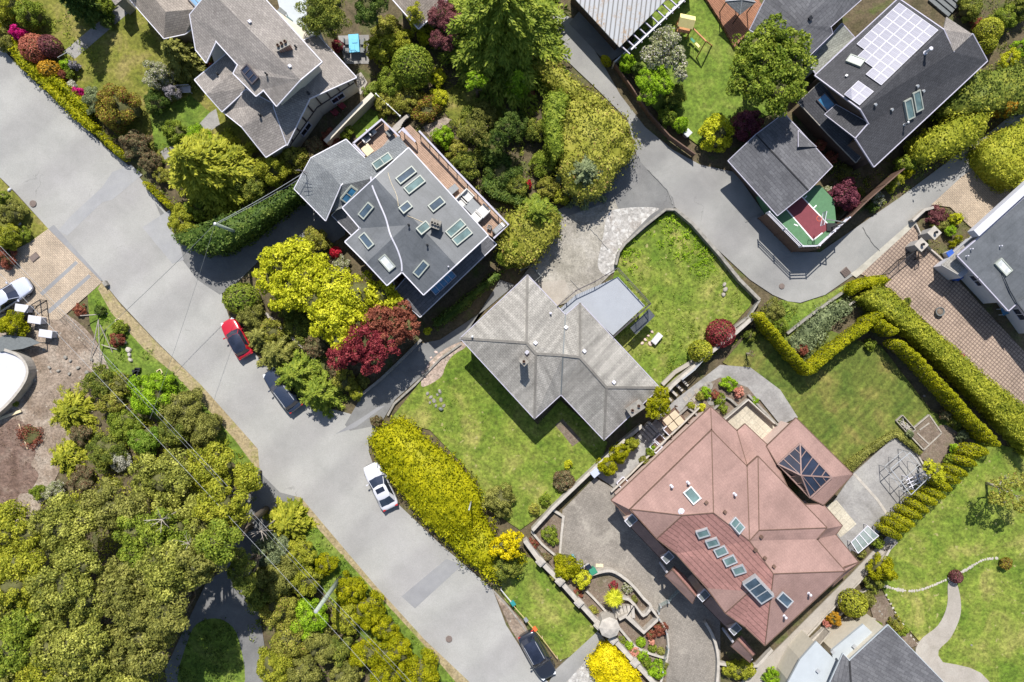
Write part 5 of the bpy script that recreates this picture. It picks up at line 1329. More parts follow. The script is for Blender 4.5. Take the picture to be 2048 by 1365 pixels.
# ---- bottom right house with white roofs
h = house('white_roofed_house', 1740, 1330, 'house with white membrane roof and charcoal shingled roof at the bottom edge')
zz = 4.6
BR = [[(1776, 1251, zz), (1699, 1322, zz), (1686, 1308, zz), (1658, 1370, zz), (1670, 1440, zz), (1800, 1520, 5.6), (1895, 1370, zz)]]
BR = [[(1776, 1251, zz), (1699, 1322, 5.1), (1704, 1400, 5.8), (1840, 1440, 5.6), (1895, 1373, zz)], [(1699, 1322, 5.1), (1686, 1308, 4.9), (1656, 1375, zz), (1650, 1440, zz), (1704, 1400, 5.8)]]
o, bd = roof_mesh('roof', BR, 'shingle_char', h); gutter('gutter', bd, 'membrane_white', h, 0.06, 0.15)
walls('wall', [(1776, 1251, zz), (1699, 1322, zz), (1656, 1375, zz), (1650, 1440, zz), (1840, 1440, zz), (1895, 1373, zz)], 'wall_cream', h, 0.3)
BW = [[(1727, 1249, 3.3), (1753, 1273, 3.3), (1700, 1328, 3.3), (1670, 1340, 3.3), (1663, 1302, 3.3)]]
o, bd = roof_mesh('white_roof', BW, 'membrane_white', h, 0.25); walls('porch_wall', [q for q in BW[0]], 'wall_cream', h, 0.2)
BX = [[(1633, 1283, 3.6), (1675, 1325, 3.6), (1662, 1400, 3.6), (1570, 1400, 3.6), (1576, 1365, 3.6), (1600, 1320, 3.6)]]
o, bd = roof_mesh('white_roof', BX, 'membrane_white', h, 0.25); walls('porch_wall', [q for q in BX[0]], 'wall_cream', h, 0.2)
for F_, q in ((BW, (1707, 1292)), (BX, (1635, 1341)), (BX, (1664, 1303))): boxvent(F_, q[0], q[1], h, 'metal', 0.3, 3.5)
ridge([((1699, 1322, 5.1), (1704, 1400, 5.8))], 'shingle_dark', h, 0.15, 0.04)
# ---- corner of a small roof at the bottom edge
# ---- red-roofed house
h = house('red_roofed_house', 1480, 1060, 'big red-tiled hip-roofed house with glazed lantern, lower right')
Z1, Z2 = 6.6, 8.6; z3, z4 = 3.7, 4.8
A = (1423, 862, Z1); B = (1494, 934, Z1); C = (1516, 914, Z1); D = (1653, 1056, Z1); Ee = (1633, 1079, Z1); F = (1690, 1143, Z1); G = (1530, 1291, Z1); Lc = (1262, 1019, Z1)
R1 = (1427, 1026, Z2); R2 = (1518, 1061, 8.2); R3 = (1499, 1082, 8.3); R4 = (1547, 1148, Z2); Pk = (1365, 1031, 8.0)
M1_ = (1314, 1077, Z1); B1 = (1353, 1108, Z1 - .1); L2 = (1415, 1177, Z1); Pk2 = (1500, 1183, 7.7); M2_ = (1451, 1226, Z1); B2 = (1491, 1254, Z1)
RF = [[Lc, A, R1, Pk], [A, B, R3, R1], [B, C, R2, R3], [C, D, R2], [D, Ee, R3, R2], [Ee, F, R4, R3], [F, G, R4]]
RR = [[R1, R3, R4, G, B2, Pk2, L2, B1, Pk]]
RG = [[Lc, Pk, M1_], [M1_, Pk, B1], [L2, Pk2, M2_], [M2_, Pk2, B2]]
o, bd = roof_mesh('roof', RF + [RG[0], RG[2]], 'tile_red', h)
o2, bd2 = roof_mesh('ribbed_roof', RR + [RG[1], RG[3]], 'tile_red_rib', h)
key = lambda q: (tuple(round(c, 2) for c in q[0]), tuple(round(c, 2) for c in q[1]))
s2 = {key((b_, a_)) for a_, b_ in bd2}; s1 = {key((b_, a_)) for a_, b_ in bd}
gutter('gutter', [q for q in bd if key(q) not in s2] + [q for q in bd2 if key(q) not in s1], 'wood_brown', h, 0.08, 0.2)
ridge([(A, R1), (C, R2), (D, R2), (F, R4), (R1, R3), (R3, R4), (R4, G), (Pk, R1), (Pk, M1_), (Pk2, M2_), (Lc, Pk), (B, R3), (R2, R3)], 'wood_brown', h, 0.07, 0.05)
ins, zt = walls('wall', [Lc, A, B, C, D, Ee, F, G, B2, L2, B1, M1_], 'wall_pink', h, 0.5, drop=0.2); wall_windows(ins, zt, h, 'white', 'pane_dark', 3.2)
T_ = (1421.5, 814.5, z3); Vv = (1474, 863, z3); V2 = (1490, 849, z3); V3 = (1536, 892, z3)
SK = [[(1223, 1001, z3), T_, (1423, 858, z4), (1258, 1019, z4)], [T_, Vv, (1497, 940, z4), (1423, 858, z4)], [Vv, V2, (1516, 914, z4), (1497, 940, z4)], [V2, V3, (1575, 975, z4), (1516, 914, z4)], [(1223, 1001, z3), (1258, 1019, z4), (1275, 1040, z4), (1262, 1040, z3)]]
o, bd = roof_mesh('skirt_roof', SK, 'tile_red', h); gutter('gutter', bd, 'wood_brown', h, 0.07, 0.15)
ridge([(T_, (1423, 858, z4)), (Vv, (1497, 940, z4))], 'wood_brown', h, 0.06, 0.04)
S2 = [[(1646, 1009, z3), (1684, 1052, z3), (1653, 1058, z4), (1610, 1010, z4)], [(1684, 1052, z3), (1671, 1070, z3), (1633, 1079, z4), (1653, 1058, z4)], [(1671, 1070, z3), (1717, 1126, z3), (1690, 1143, z4), (1633, 1079, z4)], [(1717, 1126, z3), (1665, 1172, z3), (1640, 1170, z4), (1690, 1136, z4)]]
o, bd = roof_mesh('skirt_roof', S2, 'tile_red', h); gutter('gutter', bd, 'wood_brown', h, 0.07, 0.15)
ins, zt = walls('lower_wall', [(1223, 1001, z3), T_, Vv, V2, V3, (1600, 1000, z3), (1646, 1009, z3), (1684, 1052, z3), (1671, 1070, z3), (1717, 1126, z3), (1665, 1172, z3), (1540, 1280, z3), (1500, 1260, z3), (1262, 1040, z3)], 'wall_pink', h, 0.5)
# tower roof with glass lantern
q1, q2, q3, q4 = (1600, 887, 4.5), (1664, 955, 4.5), (1620, 996, 4.5), (1555, 928, 4.5)
Tn, Te, Ts, Tw = (1592, 837, 3.9), (1705, 949, 3.9), (1647, 1010, 3.9), (1534, 893, 3.9)
TW = [[Tn, Te, q2, q1], [Te, Ts, q3, q2], [Ts, Tw, q4, q3], [Tw, Tn, q1, q4]]
o, bd = roof_mesh('tower_roof', TW, 'tile_red', h); gutter('gutter', bd, 'wood_brown', h, 0.07, 0.15)
walls('tower_wall', [Tn, Te, Ts, Tw], 'wall_pink', h, 0.45)
g1 = (1602, 951, 5.5)
gq = [[q1, q2, g1], [q2, q3, g1], [q3, q4, g1], [q4, q1, g1]]
o, bd = roof_mesh('glass_lantern', [[(a_[0], a_[1], a_[2] + .12) for a_ in f_] for f_ in gq], 'pane_dark', h, 0.05)
mb = MB(); W_ = lambda q: W3((q[0], q[1], q[2] + 0.16)); C_ = W_(g1)
for A2, B2_, _ in gq:
    A2, B2_ = W_(A2), W_(B2_); mb.bar(A2, B2_, 0.12, 0.1); mb.bar(A2, C_, 0.11, 0.09); e_ = B2_ - A2; t0 = max(.05, min(.95, (C_ - A2).dot(e_) / e_.length_squared)); n_ = 5 if e_.length > 3.5 else 4
    for k in range(1, n_):
        t_ = k / n_; mb.bar(A2 + e_ * t_, A2.lerp(C_, t_ / t0) if t_ < t0 else B2_.lerp(C_, (1 - t_) / (1 - t0)), 0.06, 0.07)
sub(mb.build('lantern_bar', M['lantern']), o)
# lower strips and bay roofs on the forecourt side
def strip(qs, mat='tile_red', nm='bay_roof', th=0.15):
    o, bd = roof_mesh(nm, [qs], mat, h, th); gutter('gutter', bd, 'wood_brown', h, 0.05, 0.12)
strip([(1260, 1053, z3), (1323, 1119, z3), (1337, 1106, z3 + .9), (1273, 1038, z3 + .9)]); strip([(1407, 1208, z3), (1459, 1261, z3), (1474, 1246, z3 + .9), (1422, 1193, z3 + .9)])
strip([(1331, 1152, z3), (1385, 1207, z3), (1391, 1193, z3 + .8), (1345, 1140, z3 + .8)]); strip([(1345, 1140, z3 + .8), (1391, 1193, z3 + .8), (1397, 1190, z3 + .3), (1369, 1152, z3 + .5), (1349, 1135, z3 + .3)], 'tile_red_rib')
strip([(1463, 1293, z3), (1500, 1325, z3), (1505, 1312, z3 + .8), (1475, 1280, z3 + .8)]); strip([(1475, 1280, z3 + .8), (1505, 1312, z3 + .8), (1510, 1308, z3 + .3), (1483, 1273, z3 + .3)], 'tile_red_rib')
for cx, cy in ((1262, 1041), (1335, 1115), (1407, 1191), (1470, 1258)):
    p = P(cx, cy, z3 + 1.0); Mx = Matrix.Rotation(R(42), 3, 'Z'); mb = MB(); mb.box(p + up * 0.0, (0.95, 0.72, 0.2), Mx); bb = place(mb.build('bay_top', M['white']), h)
    mb = MB(); mb.box(p + up * 0.11, (0.8, 0.58, 0.04), Mx); sub(mb.build('bay_mesh', M['gutter_grey']), bb)
    mb = MB(); mb.box((p.x, p.y, (z3 + .9) / 2), (0.8, 0.6, z3 + 0.9), Mx); place(mb.build('pillar', M['wall_pink']), h)
walls('bay_wall', [(1262, 1050, z3), (1325, 1117, z3), (1350, 1110, z3), (1275, 1035, z3)], 'wall_pink', h, 0.15)
walls('bay_wall', [(1409, 1206, z3), (1459, 1258, z3), (1485, 1245, z3), (1425, 1190, z3)], 'wall_pink', h, 0.15)
for q in ((1333, 1152), (1385, 1202), (1465, 1291), (1499, 1322)):
    p = P(*q, z3 - .1); mb = MB(); mb.tube((p.x + 0.15, p.y + 0.15, 0), (p.x + 0.15, p.y + 0.15, z3 - 0.1), 0.14, 0.12, 10); place(mb.build('porch_column', M['white']), h)
for q in ((1406, 1065), (1425, 1084), (1442, 1102), (1460, 1120.5), (1478, 1139)): skylight(RR, q[0], q[1], 22, 16, -28, h, 'metal', 'pane_green', 0.25, 7.5)
skylight(RF, 1472, 1052, 26, 18, 48, h, 'metal', 'pane_green', 0.25, 8, 2); skylight(RF, 1385, 992, 28, 19, 50, h, 'metal', 'pane_green', 0.2, 8); skylight(RR, 1569, 1199, 26, 17, 42, h, 'metal', 'pane', 0.2, 8)
skylight(RF + RR, 1516, 1175, 50, 28, 48, h, 'metal', 'pane', 0.5, 8, 3)
for q in ((1342, 972), (1375, 965), (1468, 988), (1617, 1187), (1568, 1232)): vent(RF + RR, q[0], q[1], h, 'white', 0.09, 0.45, 8)
for q in ((1413, 1006), (1448, 1025), (1521, 1073), (1511, 1099), (1528, 1117), (1546, 1134)): boxvent(RF + RR, q[0], q[1], h, 'wood_brown', 0.28, 8)
vent(RF, 1363, 1024, h, 'white', 0.2, 0.12, 8, 'ridge_finial', False)
# ================================================================ PLANTS
def shrubs(rows, name='shrub', cat='shrub', group=None):
    for r_ in rows:
        x, y, r, hh, pal, lab = r_[:6]; kw = r_[6] if len(r_) > 6 else {}
        kw = dict(kw); nm = kw.pop('name', name); ct = kw.pop('cat', cat)
        shrub(nm, x, y, r, hh, pal, lab, ct, kw.pop('group', group), **kw)
# ---- top left gardens
shrubs([
 (8, 78, 26, 1.6, 'olive', 'olive bush in the very top left corner, behind the magenta azalea'),
 (58, 28, 30, 2.2, 'green', 'round fresh green bush in the top left corner'),
 (8, 12, 34, 2.6, 'yg', 'yellow-green bush cut by the top left corner'),
 (38, 68, 15, 1.9, 'magenta', 'magenta flowering azalea behind the roadside hedge, top left', dict(name='azalea')),
 (68, 96, 28, 2.0, 'salmon', 'salmon pink weeping maple behind the roadside hedge', dict(smooth=True, leaf=0.17)),
 (98, 93, 22, 1.8, 'plum', 'dark plum maple beside the salmon pink one', dict(smooth=True, leaf=0.17)),
 (98, 138, 23, 1.4, 'orange', 'orange-leaved shrub behind the roadside hedge', dict(ry=17, smooth=True, leaf=0.17)),
 (125, 150, 11, 1.0, 'rust', 'small rust bush right of the orange shrub'),
 (131, 129, 11, 1.0, 'bright', 'small bright green plant at the garden gate'),
 (148, 132, 11, 1.0, 'lilacf', 'lilac flowering plant at the end of the grey garden path', dict(name='flowering_shrub')),
 (138, 148, 10, 0.9, 'green', 'small green plant below the lilac flowers'),
 (143, 172, 11, 0.8, 'whitef', 'low white flowering cushion behind the roadside hedge', dict(name='flowering_shrub')),
 (155, 183, 13, 0.9, 'magenta', 'purple-magenta azalea cushion below the white flowers', dict(name='azalea', ry=10)),
 (169, 198, 8, 0.6, 'redf', 'small scarlet flower cushion left of the big yellowish bush', dict(name='azalea')),
 (192, 203, 27, 2.2, 'blueg', 'blue-green bush on the left flank of the big yellowish bush'),
 (240, 215, 50, 3.0, 'redtip', 'big rounded yellowish rhododendron between road hedge and lawn', dict(ry=44)),
 (315, 150, 30, 2.4, 'silverg', 'white-flowering rhododendron beside the top left lawn'),
 (345, 186, 18, 1.6, 'lilacf', 'lilac-flowering bush left of the garden bench', dict(name='flowering_shrub')),
 (312, 205, 26, 1.8, 'dark', 'dark shaded bush under the white rhododendron'),
 (272, 290, 30, 1.8, 'brown', 'grey-brown thin shrub near the road hedge'),
 (302, 325, 24, 1.4, 'brown', 'small brownish shrub left of the big cedar'),
 (325, 352, 18, 1.0, 'tanmix', 'tan low shrub at the foot of the big cedar'),
 (395, 280, 30, 1.6, 'bright', 'bright green low bush by the brown gabled house path'),
 (350, 262, 26, 1.2, 'green', 'green low bush beside the shaded strip lawn'),
 (420, 128, 8, 0.8, 'rust', 'rusty pot plant at the corner of the brown gabled house'),
 (205, 12, 20, 2.0, 'green', 'green bush at the top edge left of the garden path'),
 (215, 45, 14, 1.2, 'dark', 'dark bush beside the top edge path'),
 (404, 80, 22, 1.4, 'dark', 'dark climber in the gap between the two upper left houses'),
 (545, 340, 40, 2.6, 'yg', 'yellow-green bush right of the big cedar', dict(ry=30)),
 (590, 318, 36, 2.2, 'tanmix', 'tan-tipped bush below the timbered cream gable', dict(ry=26)),
 (628, 300, 26, 1.8, 'brown', 'brown twiggy bush at the end of the white boundary wall'),
 (500, 372, 38, 2.4, 'deep', 'deep green bush below the big cedar'),
 (368, 445, 34, 2.2, 'yg', 'round yellow-green bush at the mouth of the shaded driveway'),
 (395, 420, 28, 2.0, 'green', 'green bush under the big cedar branches'),
 (660, 275, 18, 1.2, 'rust', 'rust-red shrub behind the white boundary wall'),
 (690, 262, 18, 0.9, 'green', 'green clump behind the white boundary wall'),
])
hedge('hedge', [(340, 470), (430, 435), (500, 412), (600, 362), (606, 380), (560, 412), (490, 468), (440, 498), (395, 505), (358, 488)], 4.0, 'dark', 'deep green shaded hedge along the skylight house driveway', lump=0.3, leaf=0.24, cover=1.2)
hedge('hedge', [(-15, 50), (12, 78), (40, 118), (72, 150)], 1.3, 'lime', 'clipped yellow hedge at the road, northern stretch', width=1.1, lump=0.2)
hedge('hedge', [(75, 152), (108, 186), (138, 216), (170, 244), (188, 258)], 1.3, 'lime', 'clipped yellow hedge at the road, outer row past the orange shrub', width=0.9, lump=0.2)
hedge('hedge', [(96, 152), (128, 176), (158, 206), (176, 226)], 1.3, 'lime', 'clipped yellow hedge at the road, inner row past the orange shrub', width=0.9, lump=0.2)
def lumps(pts, r, ry, hh, pal, label, group, rot, step, name='topiary_bush', cat='topiary', leaf=0.13, jit=1.0, smooth=True):
    n = 0
    for i in range(len(pts) - 1):
        a, b = pts[i], pts[i + 1]; Ln = math.hypot(b[0] - a[0], b[1] - a[1]); k = max(1, round(Ln / step))
        for j in range(k + (1 if i == len(pts) - 2 else 0)):
            s = j / k; q = random.uniform(0.93, 1.08)
            shrub(name, a[0] + (b[0] - a[0]) * s + random.uniform(-jit, jit), a[1] + (b[1] - a[1]) * s + random.uniform(-jit, jit), r * q, hh * random.uniform(0.94, 1.05), pal, label, cat, group, ry=ry * q, rot=rot + random.uniform(-6, 6), leaf=leaf, smooth=smooth, cover=0.9)
lumps([(204, 272), (248, 315)], 12, 8, 1.1, 'lime', 'low clipped yellow mound of the row above the road kink', 'clipped yellow mounds above the road kink', -35, 13)
lumps([(297, 372), (345, 417)], 12, 6, 1.1, 'lime', 'low clipped yellow mound in the row left of the round bush at the driveway mouth', 'clipped yellow mounds by the driveway mouth', -25, 11)
conifer('cedar', 405, 335, 92, 9.5, 'yg', 'big spreading yellow-green cedar beside the shaded driveway', leaf=0.42, dens=1.2, droop=0.25)
conifer('cypress', 358, 112, 45, 5.5, 'olive', 'feathery olive cypress left of the brown gabled house', leaf=0.32)
tree('tree', 650, 40, 52, 5.5, 'deep', 'dark glossy tree by the white roof terrace of the brown gabled house', blobs=[(-10, -5, 42, 0), (18, 10, 34, -.4), (-20, 18, 25, -.6), (25, -22, 26, -.3)], cover=1.3)
tree('tree', 745, 22, 42, 5.5, 'dark', 'dark tree at the top edge left of the tan roof corner', blobs=[(0, 0, 34, 0), (-8, 22, 22, -.6), (15, -15, 26, -.2)])
conifer('cypress', 138, -25, 42, 9.5, 'dark', 'tall cypress whose foot stands above the top edge', leaf=0.35)
tree('tree', 275, -55, 40, 5.5, 'dark', 'tree just above the top edge shading the dark brown house')
# ---- back garden, top middle
shrubs([
 (676, 92, 12, 1.2, 'crimson', 'crimson potted maple beside the blue-covered table'),
 (775, 62, 32, 2.0, 'tanmix', 'feathery tan-green bamboo clump near the tan roof corner'),
 (765, 100, 34, 2.4, 'yg', 'yellow-green bamboo clump right of the blue-covered table', dict(leaf=0.3)),
 (805, 88, 30, 2.0, 'yg', 'yellow bamboo in front of the tan roof corner'),
 (852, 72, 20, 1.8, 'lemon', 'lemon yellow shrub right of the tan roof corner'),
 (835, 40, 22, 4.4, 'yg', 'yellow-leaved climber spilling over the tan roof corner'),
 (825, 132, 42, 3.2, 'green', 'large clipped green dome in the back garden', dict(smooth=True, leaf=0.2)),
 (782, 165, 32, 1.8, 'green', 'loose green shrub left of the clipped dome'),
 (875, 155, 18, 1.4, 'lemon', 'small yellow shrub right of the clipped dome'),
 (810, 200, 36, 1.2, 'tanmix', 'low tan-yellow spreading shrub below the clipped dome'),
 (850, 215, 32, 1.1, 'redtip', 'low red-tipped shrub above the wooden stairs'),
 (878, 195, 20, 1.0, 'lemon', 'low yellow cushion beside the bare garden path'),
 (770, 205, 26, 1.2, 'tanmix', 'tan shrub behind the end of the white boundary wall'),
 (745, 180, 20, 0.9, 'weeds', 'weedy green clump by the concrete side path'),
 (885, 275, 22, 1.6, 'bright', 'bright green bush beside the long wooden deck'),
 (912, 300, 22, 1.2, 'tanmix', 'tan bush right of the bright green one by the long deck'),
 (940, 250, 36, 1.5, 'deep', 'deep green bush under the thin garden tree'),
 (935, 330, 34, 1.8, 'deep', 'deep green bush mass along the long deck'),
 (985, 300, 36, 1.6, 'dark', 'dark shaded bush in the middle of the back garden'),
 (965, 232, 30, 1.4, 'olive', 'olive bush beside the sunny back lawn'),
 (1030, 250, 34, 1.8, 'dark', 'dark bush left of the tan hedge mass'),
 (1075, 262, 26, 1.6, 'deep', 'deep green bush hard against the tan hedge mass'),
 (1062, 186, 10, 1.0, 'rust', 'small orange-red shrub by the green cypress', dict(cat='shrub')),
 (1055, 368, 9, 0.9, 'redf', 'small red azalea in the dark back garden', dict(name='azalea')),
 (1035, 372, 24, 1.6, 'deep', 'deep green shrub left of the small red azalea'),
 (1095, 375, 26, 1.7, 'tanmix', 'tan-tipped shrub right of the small red azalea'),
 (1122, 395, 18, 1.3, 'yg', 'small yellow shrub at the tip above the parking area'),
 (1010, 345, 40, 1.6, 'dark', 'dark green shrub above the wooden deck corner'),
 (1090, 330, 30, 1.8, 'green', 'green shrub under the tan hedge mass'),
 (1028, 505, 36, 2.4, 'green', 'green bush at the corner of the long wooden deck'),
 (1060, 500, 24, 2.0, 'deep', 'deep green bush above the narrow driveway'),
 (1000, 460, 20, 1.6, 'green', 'green bush touching the lower deck corner'),
])
hedge('clipped_hedge', [(965, 352), (1010, 362), (1050, 398), (1040, 412), (985, 395), (962, 375)], 1.3, 'dark', 'dark clipped hedge behind the white deck chairs', lump=0.1, leaf=0.2)
hedge('hedge', [(1062, 88), (1100, 100), (1130, 138), (1165, 165), (1205, 190), (1215, 215), (1180, 225), (1140, 190), (1110, 175), (1080, 145), (1058, 118)], 3.2, 'tanmix', 'tan-green hedge along the back lane, upper stretch', lump=0.45, leaf=0.24)
hedge('shrub_mass', [(1135, 195), (1175, 190), (1215, 195), (1255, 232), (1276, 290), (1268, 312), (1235, 335), (1225, 365), (1200, 388), (1165, 396), (1130, 372), (1118, 335), (1120, 290), (1108, 240)], 3.8, 'tanmix', 'big billowing tan and yellow shrub mass inside the lane bend', cat='shrub', lump=0.75, leaf=0.25, lump_scale=1.5, round_=0.9)
hedge('clipped_hedge', [(1098, 182), (1120, 176), (1140, 190), (1132, 215), (1125, 260), (1128, 300), (1112, 320), (1095, 290), (1088, 240), (1090, 200)], 4.3, 'green', 'tall green hedge on the left side of the tan shrub mass', lump=0.25, leaf=0.22, round_=0.6)
conifer('yew', 1168, 350, 58, 5.2, 'blueg', 'blue-green spreading yew at the lower tip of the lane bend', leaf=0.32, droop=0.2)
hedge('shrub_mass', [(1010, 425), (1050, 410), (1095, 412), (1122, 430), (1120, 465), (1095, 490), (1075, 520), (1045, 530), (1010, 525), (995, 490), (1000, 450)], 3.4, 'tanmix', 'tan-tipped shrub mass between long deck and parking area', cat='shrub', lump=0.7, leaf=0.25, lump_scale=1.4, round_=0.8)
conifer('juniper', 1075, 430, 46, 4.6, 'green', 'green juniper with pointed sprays above the parking area', leaf=0.32, droop=0.2)
conifer('fir', 1005, 35, 150, 13.0, 'green', 'tall dark fir towering over the back garden at the top edge', leaf=0.42, dens=1.25, droop=0.4)
tree('purple_maple', 898, 55, 48, 4.2, 'plum', 'dusky purple maple under the tall fir', blobs=[(-10, -18, 30, 0), (14, 5, 30, 0), (-22, 30, 18, -.6), (-2, 38, 16, -.8)])
tree('tree', 952, 170, 28, 4.5, 'bright', 'small fresh green tree on the sunny back lawn', blobs=[(0, 0, 18, 0), (-12, 8, 12, -.6), (14, 2, 12, -.5)], cover=0.9)
tree('tree', 950, 258, 40, 3.6, 'olive', 'thin olive tree over the middle of the back garden', blobs=[(0, 0, 24, 0), (-20, 12, 16, -.5), (14, 22, 18, -.5), (8, -22, 14, -.3)], cover=0.7, core=False)
conifer('cypress', 1036, 165, 30, 4.6, 'bright', 'bright green cypress beside the small orange-red shrub', leaf=0.28)
tree('tree', 1010, 262, 34, 4.4, 'dark', 'dark tree shading the middle of the back garden', blobs=[(0, 0, 24, 0), (-14, 18, 18, -.4), (14, -14, 18, -.3)])
scatter('ground_cover', [(740, 150), (900, 100), (1080, 170), (1110, 350), (1120, 420), (1010, 440), (900, 330), (820, 250), (760, 230)], 0.7, 'deep', 'mixed low planting filling the back garden', dens=2.2, leaf=0.22)
scatter('ground_cover', [(0, 40), (120, 20), (200, 90), (170, 200), (260, 260), (330, 290), (400, 360), (340, 420), (260, 330), (180, 250), (60, 130), (0, 70)], 0.5, 'green', 'mixed low planting behind the roadside hedge', dens=2.0, leaf=0.2)
# ---- island garden left of the skylight house
tree('yellow_maple', 590, 545, 72, 4.6, 'lemon', 'brilliant yellow-green maple left of the skylight house, upper crown', blobs=[(-25, -18, 44, 0), (5, -30, 40, -.1), (28, 5, 46, .1), (-50, 12, 36, -.5), (0, 30, 48, -.2), (50, -2, 32, -.4), (-20, 50, 32, -.7)], leaf=0.26)
tree('yellow_maple', 690, 600, 85, 4.8, 'lemon', 'brilliant yellow-green maple above the crimson maple, lower crown', blobs=[(-20, -25, 46, 0), (30, -12, 46, .1), (75, -8, 34, -.4), (0, 25, 50, -.1), (-40, 35, 40, -.4), (30, 48, 34, -.6), (98, 8, 24, -.6), (-5, 78, 36, -.8), (-60, 0, 38, -.4)], leaf=0.26)
tree('purple_maple', 735, 690, 62, 4.8, 'crimson', 'crimson maple overhanging the narrow driveway', blobs=[(5, -10, 42, 0), (-32, 10, 34, -.3), (38, -2, 34, -.2), (12, 28, 30, -.5), (-55, 25, 25, -.6)], leaf=0.19)
tree('purple_maple', 795, 645, 44, 5.0, 'rust', 'rust-brown maple at the lower corner of the skylight house', blobs=[(0, 0, 36, 0), (26, 8, 26, -.2), (-34, -5, 30, -.2), (12, -22, 22, -.3), (-8, 28, 28, -.3)], leaf=0.19)
shrubs([
 (632, 483, 28, 1.8, 'tanmix', 'tan-green shrub above the brilliant yellow maple'),
 (671, 505, 12, 1.0, 'redf', 'bright red azalea beside the skylight house', dict(name='azalea', smooth=True)),
 (682, 530, 20, 0.8, 'silverg', 'silvery low plants under the red azalea'),
 (482, 598, 37, 2.2, 'green', 'rounded green shrub at the tip of the island garden', dict(smooth=True, leaf=0.2, ry=32)),
 (505, 632, 28, 2.0, 'olive', 'olive shrub behind the red car'),
 (540, 665, 30, 1.8, 'tanmix', 'tan shrub beside the timber edging of the island garden'),
 (690, 762, 24, 1.8, 'tanmix', 'tan-yellow shrub below the crimson maple'),
 (712, 787, 15, 1.2, 'yg', 'small yellow shrub at the corner of the narrow driveway'),
 (672, 735, 20, 0.8, 'brown', 'low brown plants beside the crimson maple'),
 (725, 762, 16, 0.8, 'olive', 'low olive plant on the driveway kerb'),
 (597, 655, 34, 1.2, 'deep', 'shaded green undergrowth below the yellow maple'),
 (630, 690, 30, 1.0, 'brown', 'brownish undergrowth in the island garden'),
 (580, 625, 24, 1.2, 'deep', 'shaded undergrowth left of the yellow maples'),
 (855, 662, 9, 0.9, 'lemon', 'small yellow ball bush on the narrow driveway'),
 (752, 843, 13, 0.7, 'brown', 'dry twiggy cushion at the mouth of the narrow driveway'),
])
conifer('juniper', 555, 708, 46, 3.6, 'olive', 'spreading olive juniper beside the road between the red and the dark blue car', leaf=0.3, droop=0.2, layers=7)
conifer('juniper', 592, 748, 50, 4.2, 'green', 'spreading green juniper overhanging the dark blue car', leaf=0.3, droop=0.2, layers=7)
conifer('juniper', 636, 785, 46, 4.4, 'green', 'spreading green juniper at the road corner below the dark blue car', leaf=0.3, droop=0.2, layers=7)
conifer('juniper', 522, 672, 34, 2.8, 'olive', 'small olive juniper right above the red car', leaf=0.28, droop=0.2, layers=6)
scatter('ground_cover', [(510, 600), (600, 620), (700, 720), (760, 760), (700, 800), (640, 740), (560, 680)], 0.4, 'tanmix', 'dry low ground cover in the island garden', dens=1.6, leaf=0.2)
wall('retaining_wall', [(530, 627), (560, 655), (600, 690), (630, 720)], 0.5, 0.25, 'wood_grey', 'grey sleeper edging inside the island garden', 'retaining wall')
wall('kerb_wall', [(725, 788), (760, 760), (800, 722), (842, 680)], 0.5, 0.25, 'stone', 'low stone wall along the upper side of the narrow driveway', 'retaining wall')
wall('kerb_wall', [(775, 832), (788, 808), (830, 770), (880, 718), (922, 688)], 0.25, 0.2, 'stone', 'low stone edging between narrow driveway and front lawn', 'edging')
hedge('hedge', [(862, 640), (900, 615), (950, 575), (985, 545), (1008, 540), (1000, 556), (960, 590), (905, 640), (872, 660)], 0.9, 'dark', 'dark low hedge under the skylight house wall', lump=0.2, leaf=0.2, cover=1.1)
# ---- the front lawn hedge
hedge('lime_hedge', [(735, 882), (748, 862), (800, 835), (822, 850), (852, 882), (885, 905), (920, 935), (952, 972), (962, 1002), (962, 1040), (945, 1075), (915, 1088), (878, 1076), (845, 1046), (810, 1000), (776, 958), (752, 922)], 2.0, 'lime', 'broad bright yellow hedge beside the white car', lump_scale=0.45, lump=0.42, leaf=0.2, round_=0.5)
hedge('lime_hedge', [(905, 1058), (945, 1030), (975, 1045), (1000, 1100), (1045, 1110), (1040, 1140), (1012, 1160), (985, 1166), (935, 1132), (892, 1092)], 2.0, 'lime', 'shaggy yellow hedge end around the golden conifer', lump=0.7, leaf=0.22, lump_scale=1.3, round_=0.8)
tree('golden_conifer', 1012, 1085, 38, 3.6, 'gold', 'golden yellow conifer at the end of the hedge', blobs=[(0, 0, 28, 0), (-18, 10, 18, -.5), (16, -12, 18, -.3), (10, 20, 16, -.7)], leaf=0.2)
